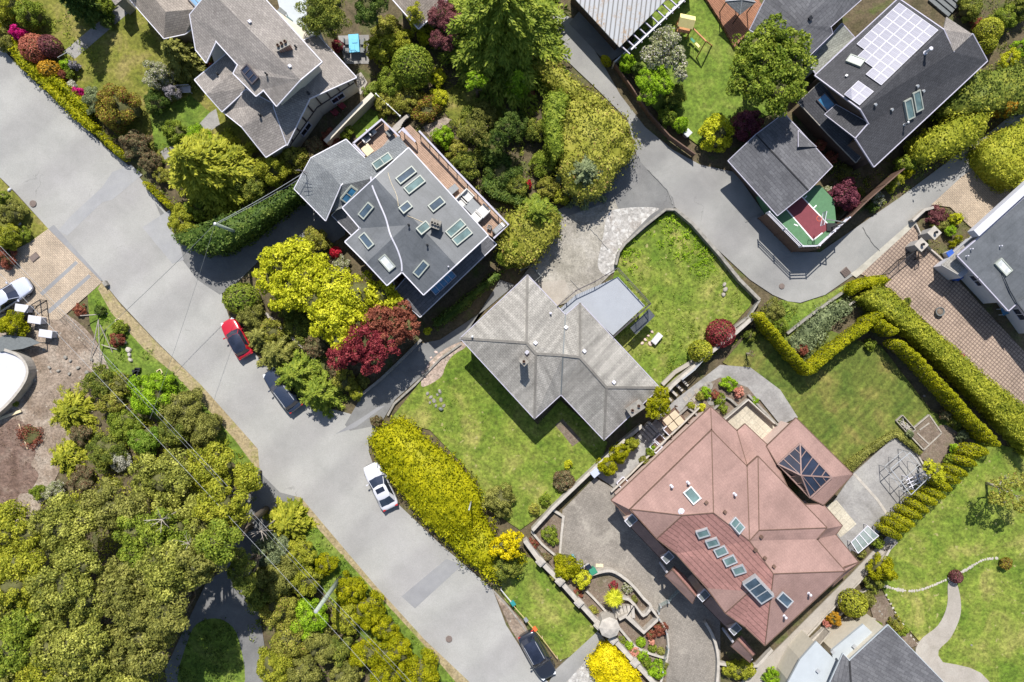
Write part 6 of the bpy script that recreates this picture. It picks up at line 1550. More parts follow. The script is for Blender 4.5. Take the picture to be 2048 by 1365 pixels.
shrubs([
 (1012, 1130, 32, 2.4, 'deep', 'deep green bush under the golden conifer'),
 (998, 1000, 34, 1.8, 'olive', 'olive thorny shrub between the hedge and the golden conifer'),
 (1090, 1000, 13, 0.8, 'green', 'small green bush at the retaining wall corner'),
 (1068, 1018, 12, 0.8, 'tanmix', 'small tan bush by the wall corner'),
 (1128, 962, 24, 1.0, 'brown', 'brown-leaved shrub on the lower edge of the front lawn'),
 (1240, 905, 22, 2.0, 'lime', 'yellow-green shrub hanging over the side walk, middle of three'),
 (1262, 888, 16, 1.8, 'yg', 'yellow-green shrub hanging over the side walk, uppermost of three'),
 (1216, 932, 22, 1.8, 'lime', 'yellow-green shrub hanging over the side walk, lowest of three'),
 (1137, 930, 10, 0.6, 'lemon', 'tiny yellow plant on the lower edge of the front lawn'),
 (1442, 667, 29, 1.9, 'crimson', 'round crimson dome maple at the corner of the walled lawn', dict(smooth=True, leaf=0.17)),
 (1402, 703, 23, 2.2, 'yg', 'round lime-topped bush beside the striped lawn wall', dict(smooth=True, leaf=0.18)),
 (1133, 1130, 30, 1.8, 'lime', 'yellow-green shrub beside the blue bin'),
 (1162, 1158, 20, 1.6, 'lemon', 'yellow shrub at the tip of the curved planter'),
 (1112, 1150, 14, 1.0, 'olive', 'olive shrub beside the balustrade wall'),
 (1098, 1068, 17, 0.9, 'green', 'light green shrub alone in the triangular bed'),
 (1108, 1082, 10, 0.7, 'green', 'small green clump in the triangular bed'),
 (1065, 1088, 12, 0.5, 'rust', 'rusty low plant in the long bed behind the balustrade', dict(rough=2)),
 (1090, 1115, 12, 0.5, 'brown', 'brown low plant in the long bed behind the balustrade'),
 (1155, 1190, 13, 0.6, 'rust', 'reddish low plant in the long bed near the pillar'),
 (1185, 1222, 12, 0.5, 'tanmix', 'tan low plant in the long bed near the gate pillar'),
 (1228, 1172, 10, 0.5, 'crimson', 'small crimson plant in the curved planter'),
 (1255, 1175, 13, 0.6, 'silverg', 'silvery plant in the curved planter'),
 (1268, 1200, 9, 0.5, 'olive', 'low olive plant near the end of the curved planter'),
 (1282, 1285, 10, 0.7, 'bright', 'small bright green ball in the upper lower-terrace bed, right of the coral one', dict(smooth=True)),
 (1302, 1270, 11, 0.7, 'rust', 'rusty shrub in the upper terrace bed below the stairs'),
 (1320, 1258, 16, 0.8, 'rust', 'dark rust spreading shrub against the glass rail bed'),
 (1259, 1291, 9, 0.7, 'bright', 'small bright green ball directly above the curved bed divider', dict(smooth=True)),
 (1305, 1297, 9, 0.6, 'green', 'small green ball at the right of the terrace bed', dict(smooth=True)),
 (1322, 1303, 8, 0.6, 'olive', 'olive ball at the edge of the cobbled drive', dict(smooth=True)),
 (1268, 1306, 13, 0.7, 'pinkf', 'coral pink azalea in the lower terrace bed', dict(name='azalea')),
 (1304, 1283, 7, 0.6, 'pinkf', 'small coral azalea in the upper terrace bed', dict(name='azalea')),
 (1285, 1312, 12, 0.8, 'bright', 'bright green ball right of the coral pink azalea'),
 (1294, 1325, 11, 0.8, 'green', 'green ball below the coral pink azalea'),
 (1258, 1291 + 44, 10, 0.8, 'olive', 'olive ball at the lower balustrade'),
 (1312, 1340, 20, 1.2, 'bright', 'bright green bush at the bottom of the lower terrace bed'),
 (1326, 1332, 10, 0.8, 'olive', 'olive clump by the cobbled drive edge'),
 (1243, 1280, 8, 0.5, 'green', 'tiny green plant beside the gate pillar'),
 (1228, 1330, 10, 1.0, 'yg', 'yellow ball beside the lower balustrade'),
 (1478, 1340, 34, 1.4, 'yg', 'yellow-green bush at the bottom edge right of the cobbled drive', dict(ry=20)),
 (1545, 1355, 18, 1.4, 'bright', 'bright green bush at the bottom edge by the plank fence'),
])
hedge('lime_hedge', [(1175, 1332), (1200, 1300), (1222, 1288), (1240, 1310), (1275, 1345), (1300, 1400), (1210, 1400)], 1.6, 'gold', 'golden yellow hedge at the bottom edge below the balustrade', lump=0.3, leaf=0.2, round_=0.5)
tree('weeping_cypress', 1312, 798, 30, 4.2, 'lime', 'yellow weeping cypress leaning at the grey house corner', blobs=[(0, 12, 22, 0), (6, -12, 16, -.2), (-10, 24, 15, -.5), (12, 20, 12, -.5)])
# palm
p = P(1228, 1197, 2.0); t = empty('palm_tree', (p.x, p.y, 0), 'small fan palm in the curved planter beside the stairs', 'palm tree')
fr = []
for k in range(34):
    a = k * 2.4; el = random.uniform(-0.25, 0.9); Ln = random.uniform(0.75, 1.05)
    for q in range(7):
        s = (q - 3) * 0.16; d = np.array([math.cos(a + s) * math.cos(el), math.sin(a + s) * math.cos(el), math.sin(el) - 0.1 * abs(s)])
        fr.append((d * Ln * 0.62, d, np.array([0, 0, 1.0])))
V = leaf_quads(np.array([f[0] for f in fr]) + [[0, 0, 1.9]], np.array([f[2] for f in fr]), np.full(len(fr), 0.75), 0.09, 0.25, np.array([f[1] for f in fr]))
link('crown', leaf_mesh('crown', V), M['lemon'], t); mb = MB(); mb.lathe((0, 0, 0), [(0.16, 0), (0.12, 0.4), (0.13, 1.2), (0.1, 1.85), (0.04, 2.0)], 10); mb.build('trunk', M['bark'], t, smooth=True)
# red house garden beds
shrubs([
 (1412, 785, 12, 0.8, 'bright', 'small bright green plant in the bed at the flagged walk, left'),
 (1455, 770, 22, 0.7, 'bright', 'fresh green low shrub inside the curve of the flagged walk', dict(ry=15)),
 (1478, 785, 12, 0.8, 'pinkf', 'coral orange azalea above the cream terrace', dict(name='azalea')),
 (1400, 792, 10, 0.7, 'tanmix', 'tan plant beside the stepping stones'),
 (1403, 815, 9, 0.6, 'lemon', 'yellow cushion beside the stepping stones'),
 (1382, 812, 9, 0.6, 'yg', 'yellow-green cushion left of the stepping stones'),
 (1430, 790, 10, 0.6, 'rust', 'rusty plant in the bed at the flagged walk'),
 (1447, 818, 10, 0.6, 'green', 'green plant in the low box planter'),
 (1440, 800, 14, 0.6, 'green', 'low green plant between the millstones'),
 (1300, 905, 9, 0.6, 'green', 'small plant beside the narrow side walk steps'),
 (1288, 920, 10, 0.6, 'olive', 'olive plant along the pink house wall'),
 (1305, 897, 8, 0.5, 'bright', 'small green plant under the red skirt roof'),
 (1510, 803, 9, 0.5, 'bright', 'narrow green planting by the cream terrace'),
])
tree('bare_shrub', 1500, 708, 12, 1.6, 'brown', 'small bare tree on the edge of the striped lawn', blobs=[(0, 0, 8, 0)], cover=0.25, core=False, bark='bark_pale')
# V hedge and topiary rows
vg = 'clipped cedars of the zigzag hedge'
lumps([(1515, 634), (1540, 665), (1565, 695), (1590, 722), (1610, 742)], 12, 9, 2.5, 'lime', 'clipped yellow cedar in the left arm of the zigzag hedge', 'clipped cedars in the left arm of the zigzag hedge', 0, 11, name='clipped_cedar', cat='cedar')
lumps([(1617, 738), (1645, 712), (1680, 685), (1715, 660), (1745, 634)], 17, 11, 2.5, 'lime', 'clipped yellow cedar in the right arm of the zigzag hedge', 'clipped cedars in the right arm of the zigzag hedge', 25, 13, name='clipped_cedar', cat='cedar')
lumps([(1752, 648), (1775, 664)], 15, 10, 2.5, 'lime', 'clipped yellow cedar of the short link above the striped lawn', 'clipped cedars linking zigzag and long row', 20, 12, name='clipped_cedar', cat='cedar')
lumps([(1792, 690), (1830, 722), (1862, 760), (1900, 800), (1935, 840), (1958, 862), (1976, 884)], 17, 10, 2.5, 'lime', 'clipped yellow cedar in the long row beside the striped lawn', 'clipped cedars in the long row beside the striped lawn', -15, 15, name='clipped_cedar', cat='cedar')
lumps([(1948, 898), (1935, 906)], 23, 12, 2.5, 'lime', 'large clipped cedar where the two cedar rows meet', 'cedars where the rows meet', -12, 18, name='clipped_cedar', cat='cedar')
lumps([(1926, 922), (1908, 940), (1892, 955), (1876, 968), (1862, 985), (1846, 998), (1830, 1012), (1816, 1024), (1803, 1040), (1790, 1050), (1778, 1062)], 25, 11, 2.4, 'lime', 'clipped oval cedar in the slanting row beside the terrace frame', 'clipped oval cedars in the slanting row', -24, 18, name='clipped_cedar', cat='cedar', jit=1.5)
hedge('clipped_hedge', [(1695, 580), (1710, 562), (1745, 552), (1775, 550), (1786, 560), (1770, 572), (1730, 578), (1705, 592)], 1.6, 'lime', 'capsule-shaped yellow hedge at the lattice driveway entrance', lump=0.1, leaf=0.16, round_=0.6)
hedge('clipped_hedge', [(1725, 597), (1762, 571), (1790, 582), (1850, 640), (1910, 690), (1975, 750), (2060, 815), (2080, 925), (2025, 866), (1966, 803), (1895, 731), (1814, 660)], 2.6, 'yg', 'very broad flat-topped hedge along the lattice driveway', lump=0.2, lump_scale=0.4, leaf=0.17, round_=0.3)
hedge('box_hedge', [(1682, 934), (1730, 900), (1788, 862), (1800, 862), (1848, 905), (1842, 912), (1794, 874), (1740, 912), (1706, 945)], 0.7, 'olive', 'low box hedge around the grey terrace', lump=0.05, leaf=0.13)
hedge('shrub_mass', [(1580, 680), (1620, 640), (1670, 602), (1705, 600), (1712, 618), (1670, 650), (1640, 690), (1610, 722), (1590, 712)], 1.2, 'blueg', 'grey-green rhododendron mass inside the zigzag hedge', cat='shrub', lump=0.6, leaf=0.2, round_=0.6)
shrubs([
 (1604, 700, 13, 1.4, 'rust', 'orange-brown plant in the corner of the zigzag hedge'),
 (1548, 620, 24, 1.4, 'olive', 'olive shrub at the top of the zigzag hedge'),
 (1530, 648, 20, 1.2, 'deep', 'deep green shrub left of the zigzag hedge top'),
 (1560, 650, 18, 1.2, 'green', 'green shrub inside the zigzag hedge, upper left'),
 (1505, 640, 14, 1.0, 'brown', 'brown shrub at the walled lawn corner'),
 (1500, 672, 12, 1.0, 'deep', 'small dark shrub between crimson dome and zigzag hedge'),
 (1735, 640, 9, 0.8, 'green', 'small green shrub at the upper tip of the striped lawn'),
 (1742, 690, 12, 1.0, 'green', 'dark green ball on the upper edge of the striped lawn'),
 (1893, 830, 14, 1.0, 'brown', 'twiggy grey shrub in front of the long cedar row, upper', dict(cover=0.6)),
 (1925, 872, 13, 0.9, 'blueg', 'grey shrub in front of the long cedar row, lower'),
 (1908, 897, 10, 0.9, 'bright', 'small bright green ball beside the bare soil'),
 (1910, 845, 14, 0.9, 'deep', 'low dark plants in front of the long cedar row'),
 (1818, 868, 8, 0.7, 'blueg', 'small blue-green plant in the timber vegetable bed'),
 (1902, 920, 14, 1.2, 'green', 'green shrub left of the slanting cedars'),
 (1763, 1140, 27, 2.4, 'lime', 'yellow open shrub at the lawn corner right of the red-roofed house'),
 (1748, 1165, 20, 1.6, 'deep', 'dark shrub beneath the yellow open shrub'),
 (1707, 1208, 27, 2.2, 'yg', 'olive-yellow dome beside the curved brown bed', dict(smooth=True, leaf=0.18)),
 (1735, 1200, 18, 1.4, 'olive', 'olive shrub behind the olive-yellow dome'),
 (1668, 1238, 14, 1.4, 'orange', 'orange-yellow ball beside the cream courtyard'),
 (1655, 1245, 10, 0.8, 'pinkf', 'faded pinkish plant left of the orange-yellow ball'),
 (1755, 1252, 9, 0.6, 'green', 'tiny green plant on the stony brown bed'),
 (1790, 1248, 16, 1.0, 'tanmix', 'tan-orange shrub at the tip of the charcoal roof'),
 (1805, 1260, 12, 0.8, 'green', 'green shrub between charcoal roof and lawn'),
 (1913, 1154, 13, 1.0, 'plum', 'round purple bush at the head of the curved path', dict(smooth=True, leaf=0.13)),
 (2012, 1128, 13, 0.9, 'redtip', 'red-tipped round bush on the broad lawn by the stone edging', dict(name='shrub')),
 (1756, 1086, 13, 0.9, 'green', 'green shrub in the narrow bed below the terrace'),
 (1725, 1108, 9, 0.6, 'olive', 'small olive shrub in the narrow bed near the alley'),
 (1770, 1040, 8, 0.6, 'olive', 'tiny olive shrub at the terrace foot'),
])
tree('fruit_tree', 2010, 978, 52, 3.8, 'tanmix', 'open fruit tree with pale shoots on the broad lawn', blobs=[(-25, -10, 20, 0), (10, -22, 20, .1), (30, 8, 22, 0), (-8, 18, 18, -.2), (-35, 15, 14, -.2), (20, 32, 14, -.3)], leaf=0.18, cover=0.7, core=False, bark='bark_pale')
tree('tree', 1862, 940, 26, 3.2, 'lemon', 'lemon green young tree beside the white frame', blobs=[(0, 0, 18, 0), (-12, -10, 14, -.2), (10, 14, 12, -.5)], cover=1.0)
# ---- top right
tree('blossom_tree', 1325, 112, 46, 4.6, 'silverg', 'white-blossoming tree beside the climbing frame', blobs=[(0, -18, 32, 0), (-22, 8, 26, -.2), (20, 12, 28, -.1), (30, 40, 18, -.6)], leaf=0.2)
tree('tree', 1305, 178, 40, 4.0, 'bright', 'bright green maple below the white-blossoming tree', blobs=[(-15, -8, 26, 0), (14, 0, 24, .1), (-12, 18, 20, -.4), (12, -28, 18, -.2)])
shrubs([
 (1254, 128, 18, 2.2, 'bright', 'bright green bush at the corner of the board fence'),
 (1274, 142, 13, 2.4, 'dark', 'dark pointed bush between fence corner and bright maple'),
 (1350, 190, 24, 2.6, 'deep', 'deep green bush right of the bright green maple'),
 (1333, 235, 20, 1.8, 'green', 'green bush at the lane fence above the yellow-dotted bush'),
 (1362, 250, 17, 1.8, 'bright', 'bright green bush above the steel bin at the fence'),
 (1340, 212, 16, 1.6, 'dark', 'dark bush behind the lane fence'),
 (1212, 122, 13, 1.1, 'lime', 'small clipped yellow hedge block at the lane edge', dict(ry=8, rot=-45, smooth=True, leaf=0.13)),
 (1432, 268, 36, 2.4, 'lemon', 'yellow-dotted round bush beside the garage roof', dict(leaf=0.2)),
 (1494, 252, 32, 2.4, 'purple', 'purple barberry bush right of the yellow-dotted bush'),
 (1690, 392, 32, 2.6, 'purple', 'purple-pink maple dome beside the sport court', dict(smooth=False, leaf=0.18)),
 (1640, 292, 12, 1.2, 'rust', 'dusty pink shrub between garage and solar house, upper'),
 (1662, 316, 14, 1.2, 'rust', 'dusty pink shrub between garage and solar house, lower'),
 (1690, 345, 16, 0.8, 'olive', 'thin olive plant above the purple-pink maple dome'),
 (1655, 380, 9, 0.8, 'silverg', 'silvery plant on the court edge'),
 (1978, 62, 26, 2.0, 'yg', 'upper of two clipped green balls beside the solar house', dict(smooth=True, leaf=0.16)),
 (1974, 88, 19, 1.6, 'yg', 'lower of two clipped green balls beside the solar house', dict(smooth=True, leaf=0.16)),
 (1940, 15, 26, 1.6, 'deep', 'dark mixed shrub at the top edge near the stone steps'),
 (2010, 35, 26, 1.6, 'green', 'mixed green shrub near the top right corner'),
 (2040, 15, 26, 1.8, 'deep', 'dark shrub in the top right corner'),
 (1950, 45, 12, 0.8, 'rust', 'small rusty plant left of the clipped green balls'),
 (2020, 118, 24, 1.4, 'lemon', 'lime shrub along the wall right of the solar house', dict(ry=16, rot=40)),
 (2045, 98, 20, 1.4, 'bright', 'bright green shrub at the right edge below the corner path'),
 (1812, 328, 22, 2.0, 'green', 'green shrub at the foot of the solar house', dict(ry=18)),
 (1835, 300, 24, 2.2, 'yg', 'yellow-green shrub below the green-framed skylights'),
 (1790, 365, 26, 1.4, 'yg', 'yellow-green shrub on the lane edge, right of the purple-pink dome', dict(ry=15, rot=35)),
 (1815, 345, 20, 1.5, 'lime', 'lime shrub on the lane edge below the solar house', dict(ry=12, rot=35)),
 (1755, 398, 16, 0.9, 'silverg', 'silvery shrub at the lane wall beside the purple-pink dome'),
 (1745, 415, 12, 0.7, 'dark', 'dark low plant at the lane wall'),
 (1872, 432, 22, 1.0, 'plum', 'dark purple ground shrub in the pillar bed'),
 (1912, 438, 14, 1.1, 'lemon', 'bright yellow shrub in the pillar bed'),
 (1900, 462, 12, 0.9, 'bright', 'bright green shrub in the pillar bed'),
 (1917, 477, 7, 0.5, 'lime', 'small lime cushion in the pillar bed, right'),
 (1905, 487, 7, 0.5, 'lime', 'small lime cushion in the pillar bed, lowest'),
 (1880, 445, 20, 0.7, 'olive', 'low olive planting in the pillar bed'),
 (1815, 602, 8, 0.5, 'deep', 'small plant in the edge of the lattice driveway'),
])
tree('broad_maple', 1525, 150, 92, 7.0, 'green', 'big rounded green maple left of the grey house', blobs=[(10, -58, 44, 0), (-30, -40, 38, -.2), (-10, -10, 52, .3), (38, -5, 50, .2), (-48, 25, 34, -.7), (-25, 30, 38, -.2), (15, 38, 46, 0), (50, -45, 30, -.3), (-45, 0, 28, -.5), (45, 40, 28, -.5), (20, 70, 24, -1)], leaf=0.27)
hedge('shrub_mass', [(1895, 225), (1905, 175), (1950, 140), (2010, 130), (2100, 110), (2100, 210), (2040, 215), (1990, 215), (1940, 225)], 3.4, 'deep', 'dark green shrub mass right of the solar house', cat='shrub', lump=0.7, leaf=0.25, lump_scale=1.5, round_=0.8)
hedge('shrub_mass', [(1850, 275), (1880, 250), (1930, 225), (1990, 222), (1985, 250), (1965, 285), (1900, 310), (1860, 320), (1835, 310)], 3.6, 'yg', 'yellow-green shrub mass along the lane right of the solar house', cat='shrub', lump=0.7, leaf=0.25, lump_scale=1.4, round_=0.8)
shrub('shrub', 2005, 218, 26, 2.4, 'orange', 'orange-tinged yellow shrub above the lane, right', ry=18)
hedge('hedge', [(1970, 290), (2000, 265), (2060, 235), (2080, 330), (2040, 375), (2000, 350), (1975, 320)], 3.0, 'yg', 'curved clipped hedge at the upper right driveway', lump=0.3, leaf=0.22, round_=0.5)
# ---- west side
shrubs([
 (18, 475, 26, 2.0, 'yg', 'yellow-green bush beside the tan brick driveway'),
 (22, 425, 26, 1.8, 'olive', 'olive bush in the grass corner west of the road'),
 (5, 395, 14, 1.0, 'green', 'small green bush at the left edge'),
 (45, 470, 16, 0.9, 'green', 'green bush at the driveway corner west of the road'),
 (10, 515, 24, 1.0, 'rust', 'rusty shaded shrub by the tan brick driveway'),
 (28, 648, 30, 1.8, 'lime', 'yellow bush between the white gate posts'),
 (160, 620, 14, 0.5, 'rust', 'rusty low plant at the edge of the churned earth'),
 (200, 622, 12, 0.7, 'dark', 'dark low plant on the roadside bank'),
 (235, 680, 16, 0.8, 'rust', 'rusty low plant beside the white stones'),
 (240, 655, 16, 0.9, 'green', 'green plant beside the white stones'),
 (198, 765, 34, 1.6, 'deep', 'dark bush at the edge of the churned earth'),
 (240, 770, 24, 1.1, 'olive', 'olive bush beside the black debris'),
 (222, 800, 30, 1.4, 'tanmix', 'tan bush below the black debris'),
 (300, 790, 44, 2.4, 'bright', 'bright green spreading bush on the bank'),
 (322, 768, 26, 2.0, 'bright', 'bright green upper bush on the bank near the road'),
 (365, 820, 46, 2.4, 'olive', 'olive bush mass on the bank beside the dry verge'),
 (350, 860, 36, 2.2, 'deep', 'deep green bush beneath the power lines'),
 (410, 860, 38, 2.4, 'olive', 'olive bush at the bank end of the dry verge'),
 (250, 850, 36, 1.4, 'green', 'green shrub between bright bush and the earth'),
 (210, 900, 40, 1.8, 'deep', 'deep green shrub at the earth edge'),
 (160, 870, 22, 1.0, 'brown', 'brown scrub on the earth edge'),
 (290, 880, 34, 1.6, 'grassy', 'grass green shrub left of the power lines'),
 (240, 920, 26, 1.3, 'whitef', 'white-flowering thorn in the scrub'),
 (165, 960, 30, 1.2, 'brown', 'brown scrub beside the dug soil'),
 (110, 985, 24, 1.0, 'silverg', 'silvery bramble at the edge of the dug soil'),
 (78, 985, 18, 0.8, 'green', 'small green bush on the dug soil'),
 (60, 870, 28, 0.5, 'rust', 'orange dead branches heaped on the earth', dict(name='brush_pile', cat='brush pile', cover=0.6)),
 (28, 808, 8, 0.5, 'deep', 'tiny dark green plant by the white curved slab'),
])
conifer('bracken', 140, 825, 48, 1.8, 'yg', 'feathery yellow-green bracken clump at the earth edge', 'fern', leaf=0.36, layers=6, droop=0.3)
conifer('bracken', 132, 915, 36, 1.5, 'yg', 'smaller feathery bracken clump lower on the earth edge', 'fern', leaf=0.34, layers=6, droop=0.3)
FT = [(40, 1060, 62, 7.5, 'yg'), (150, 1050, 64, 7.5, 'forest'), (245, 1010, 60, 7.0, 'olive'), (335, 960, 58, 6.0, 'forest'), (330, 1070, 66, 8.0, 'green'), (425, 940, 52, 5.0, 'yg'), (468, 1000, 50, 7.5, 'yg'), (415, 1040, 52, 6.5, 'forest'),
      (60, 1160, 70, 8.5, 'yg'), (170, 1150, 72, 9.0, 'forest'), (285, 1165, 66, 9.0, 'olive'), (375, 1120, 56, 10.5, 'forest'), (60, 1270, 74, 8.5, 'green'), (180, 1270, 74, 9.0, 'forest'), (300, 1265, 66, 8.0, 'olive'), (110, 1365, 76, 8.5, 'yg'), (240, 1360, 66, 8.0, 'forest'), (10, 1360, 60, 8.5, 'olive'), (0, 1180, 60, 8.5, 'forest'), (365, 1195, 46, 10, 'olive'), (470, 1062, 38, 11, 'green'), (435, 1100, 38, 11, 'olive'), (500, 955, 26, 4.0, 'yg')]
FL = ['leftmost crown along the dug soil', 'second crown along the dug soil', 'crown below the bramble scrub', 'crown touching the power lines', 'wide crown left of the dark wooded driveway', 'yellowish crown nearest the dry verge', 'yellowish crown at the wooded driveway mouth', 'crown between the yellowish pair and the deep wood',
      'large crown on the left edge, middle', 'tallest crown in the centre of the wood', 'large crown next to the driveway bend', 'olive crown overhanging the dark wooded driveway', 'crown on the lower left edge', 'broad crown in the lower middle of the wood', 'olive crown beside the driveway lawn island', 'crown cut by the bottom edge, middle', 'crown cut by the bottom edge, nearest the lawn island', 'crown in the bottom left corner', 'crown cut by the left edge', 'small olive crown at the inner driveway bend', 'crown reaching furthest over the dark wooded driveway', 'small crown below the one reaching furthest over the driveway', 'small yellowish crown right at the dry verge tip']
scatter('undergrowth', [(-60, 1040), (120, 990), (330, 960), (500, 940), (500, 1050), (430, 1130), (370, 1220), (340, 1400), (-60, 1400)], 4.5, 'yg', 'leafy understorey of the lower left wood', dens=2.4, leaf=0.24, clump=0.7, per=26)
for (x, y, r, hh, pal), lb in zip(FT, FL):
    bl = [(0, 0, r * 0.66, 0)] + [(math.cos(a) * r * 0.62, math.sin(a) * r * 0.62, r * random.uniform(0.42, 0.56), -random.uniform(0.2, 1.4)) for a in [random.random() + i * 1.05 for i in range(6)]]
    tree('forest_tree', x, y, r, hh, pal, 'woodland tree, ' + lb, group='trees of the lower left wood', blobs=bl, leaf=0.22, cover=1.6, rc=0.5)
shrubs([
 (560, 1150, 50, 3.0, 'olive', 'olive bush right of the dark wooded driveway, upper'),
 (545, 1105, 40, 2.8, 'blueg', 'blue-green bush at the wooded driveway, uppermost'),
 (598, 1110, 36, 2.0, 'yg', 'yellow-green bush above the utility pole'),
 (520, 1185, 34, 2.6, 'deep', 'dark bush overhanging the wooded driveway'),
 (560, 1215, 44, 2.6, 'tanmix', 'tan-brown bush left of the utility pole foot'),
 (610, 1160, 34, 2.2, 'yg', 'yellow-green bush just left of the utility pole'),
 (650, 1130, 24, 1.6, 'lime', 'small lime bush above the utility pole at the grass bank'),
 (700, 1180, 34, 2.0, 'lime', 'lime bush right of the utility pole, first down the bank'),
 (735, 1222, 38, 2.0, 'lime', 'lime bush right of the utility pole, second down the bank'),
 (690, 1235, 32, 2.0, 'yg', 'yellow-green bush in the pole shadow'),
 (770, 1258, 28, 1.8, 'lime', 'lime bush nearest the manhole on the bank'),
 (620, 1240, 42, 2.4, 'bright', 'bright green bush below the utility pole'),
 (580, 1275, 46, 2.4, 'tanmix', 'tan-green bush in the lower thicket'),
 (640, 1290, 40, 2.4, 'olive', 'olive bush in the middle of the lower thicket'),
 (680, 1300, 32, 2.0, 'deep', 'deep green bush beside the stump gap'),
 (730, 1310, 34, 2.0, 'lime', 'lime bush left of the stump gap'),
 (790, 1305, 38, 2.0, 'lime', 'lime bush at the bottom of the grass bank, upper'),
 (845, 1345, 40, 2.0, 'lime', 'lime bush at the bottom of the grass bank, lowest'),
 (770, 1350, 38, 2.0, 'lime', 'lime bush cut by the bottom edge in the lower thicket'),
 (550, 1335, 40, 2.4, 'yg', 'yellow-green bush at the bottom edge beside the driveway'),
 (610, 1345, 40, 2.4, 'olive', 'olive bush at the bottom edge of the lower thicket'),
 (690, 1355, 36, 2.2, 'olive', 'olive bush at the bottom edge below the stump gap'),
])
tree('tree', 503, 1128, 38, 7.5, 'deep', 'deep green tree on the right side of the dark wooded driveway', blobs=[(0, 0, 28, 0), (-6, -26, 22, -.4), (4, 28, 22, -.5)])
conifer('feathery_shrub', 575, 1045, 44, 2.6, 'yg', 'feathery arching shrub at the wooded driveway mouth', 'shrub', leaf=0.42, layers=7, droop=0.2)
scatter('ground_cover', [(230, 740), (330, 780), (480, 900), (515, 1000), (400, 1010), (150, 1010), (60, 1060), (100, 980), (180, 900), (190, 800)], 1.1, 'yg', 'scrubby undergrowth between earth and verge', dens=4.5, leaf=0.2, per=18)
scatter('ground_cover', [(500, 1100), (600, 1060), (720, 1180), (900, 1390), (540, 1400), (500, 1250)], 0.9, 'green', 'undergrowth beneath the lower thicket', dens=2.0, leaf=0.24)
scatter('tall_grass', [(190, 600), (300, 700), (420, 820), (500, 930), (440, 890), (330, 840), (240, 760), (200, 660)], 0.35, 'grassy', 'tall green grass on the roadside bank', dens=3.0, leaf=0.2, clump=0.3, cat='grass')
scatter('tall_grass', [(600, 1020), (650, 1070), (760, 1200), (860, 1310), (800, 1290), (700, 1180), (620, 1090)], 0.4, 'grassy', 'lush tall grass on the lower roadside bank', dens=5, leaf=0.2, clump=0.3, cat='grass')
scatter('weeds', [(1237, 510), (1250, 490), (1340, 425), (1400, 470), (1440, 530), (1400, 560), (1300, 480), (1260, 560)], 0.5, 'bright', 'leafy weeds along the top of the walled lawn', dens=6, leaf=0.2, clump=0.35, cat='weeds')
scatter('weeds', [(1240, 540), (1400, 480), (1500, 600), (1430, 690), (1330, 770), (1220, 660)], 0.25, 'weeds', 'scattered weeds over the walled lawn', dens=7, leaf=0.15, clump=0.25, cat='weeds', per=9)
scatter('weeds', [(880, 750), (940, 720), (1010, 800), (980, 860), (900, 880), (840, 840)], 0.2, 'grassy', 'rough green weeds on the upper front lawn', dens=6, leaf=0.13, clump=0.25, cat='weeds', per=8)
scatter('weeds', [(1130, 930), (1180, 900), (1195, 925), (1110, 1000), (1060, 1020)], 0.3, 'bright', 'green weeds on the lower edge of the front lawn', dens=6, leaf=0.15, clump=0.25, cat='weeds', per=8)
scatter('weeds', [(1320, 665), (1420, 640), (1440, 700), (1350, 765), (1290, 700)], 0.35, 'green', 'dense green weeds in the lower corner of the walled lawn', dens=4, leaf=0.17, clump=0.25, cat='weeds')
scatter('weeds', [(830, 800), (900, 705), (1000, 780), (1180, 900), (1100, 1000), (980, 990), (900, 900)], 0.15, 'weeds', 'short tufts over the front lawn', dens=6, leaf=0.11, clump=0.2, cat='grass', per=7)
scatter('ground_cover', [(1840, 440), (1870, 405), (1930, 430), (1940, 480), (1890, 515), (1855, 490)], 0.3, 'olive', 'low planting of the pillar bed', dens=4, leaf=0.15)
scatter('ground_cover', [(1900, -10), (2060, -10), (2060, 110), (1990, 130), (1940, 90)], 0.6, 'deep', 'mixed low planting in the top right corner', dens=3, leaf=0.2)
scatter('ground_cover', [(1735, 400), (1850, 330), (1990, 290), (1960, 320), (1860, 350), (1760, 420)], 0.5, 'green', 'low planting between wall and lane', dens=3, leaf=0.2)
scatter('ground_cover', [(362, 1260), (410, 1238), (455, 1242), (482, 1290), (484, 1390), (350, 1390)], 0.5, 'dark', 'dark ground cover standing in for shade on the driveway lawn island', dens=3, leaf=0.2)  # dark leaves added to paint the shade over the island lawn
scatter('ground_cover', [(455, 640), (520, 660), (640, 760), (700, 790), (700, 826), (640, 808), (560, 740)], 0.5, 'olive', 'low growth along the road edge of the island garden', dens=4, leaf=0.2)
scatter('ground_cover', [(1440, 700), (1500, 650), (1540, 600), (1600, 610), (1560, 680), (1500, 690)], 0.5, 'green', 'low growth at the walled lawn corner', dens=3, leaf=0.2)
scatter('ground_cover', [(1700, 260), (1830, 330), (1750, 390), (1690, 420), (1600, 250)], 0.5, 'deep', 'low growth south of the solar house', dens=3, leaf=0.2)
scatter('ground_cover', [(1530, 600), (1640, 600), (1700, 565), (1600, 680), (1540, 660)], 0.2, 'grassy', 'long grass below the lane bend', dens=4, leaf=0.16, cat='grass')
scatter('ground_cover', [(1640, 290), (1720, 330), (1740, 380), (1680, 420), (1640, 340)], 0.4, 'deep', 'dark planting between garage and solar house', dens=3, leaf=0.2)
scatter('ground_cover', [(1740, 600), (1900, 745), (2080, 930), (2000, 880), (1800, 690)], 0.5, 'dark', 'shaded ivy between broad hedge and cedar row', dens=3, leaf=0.2)

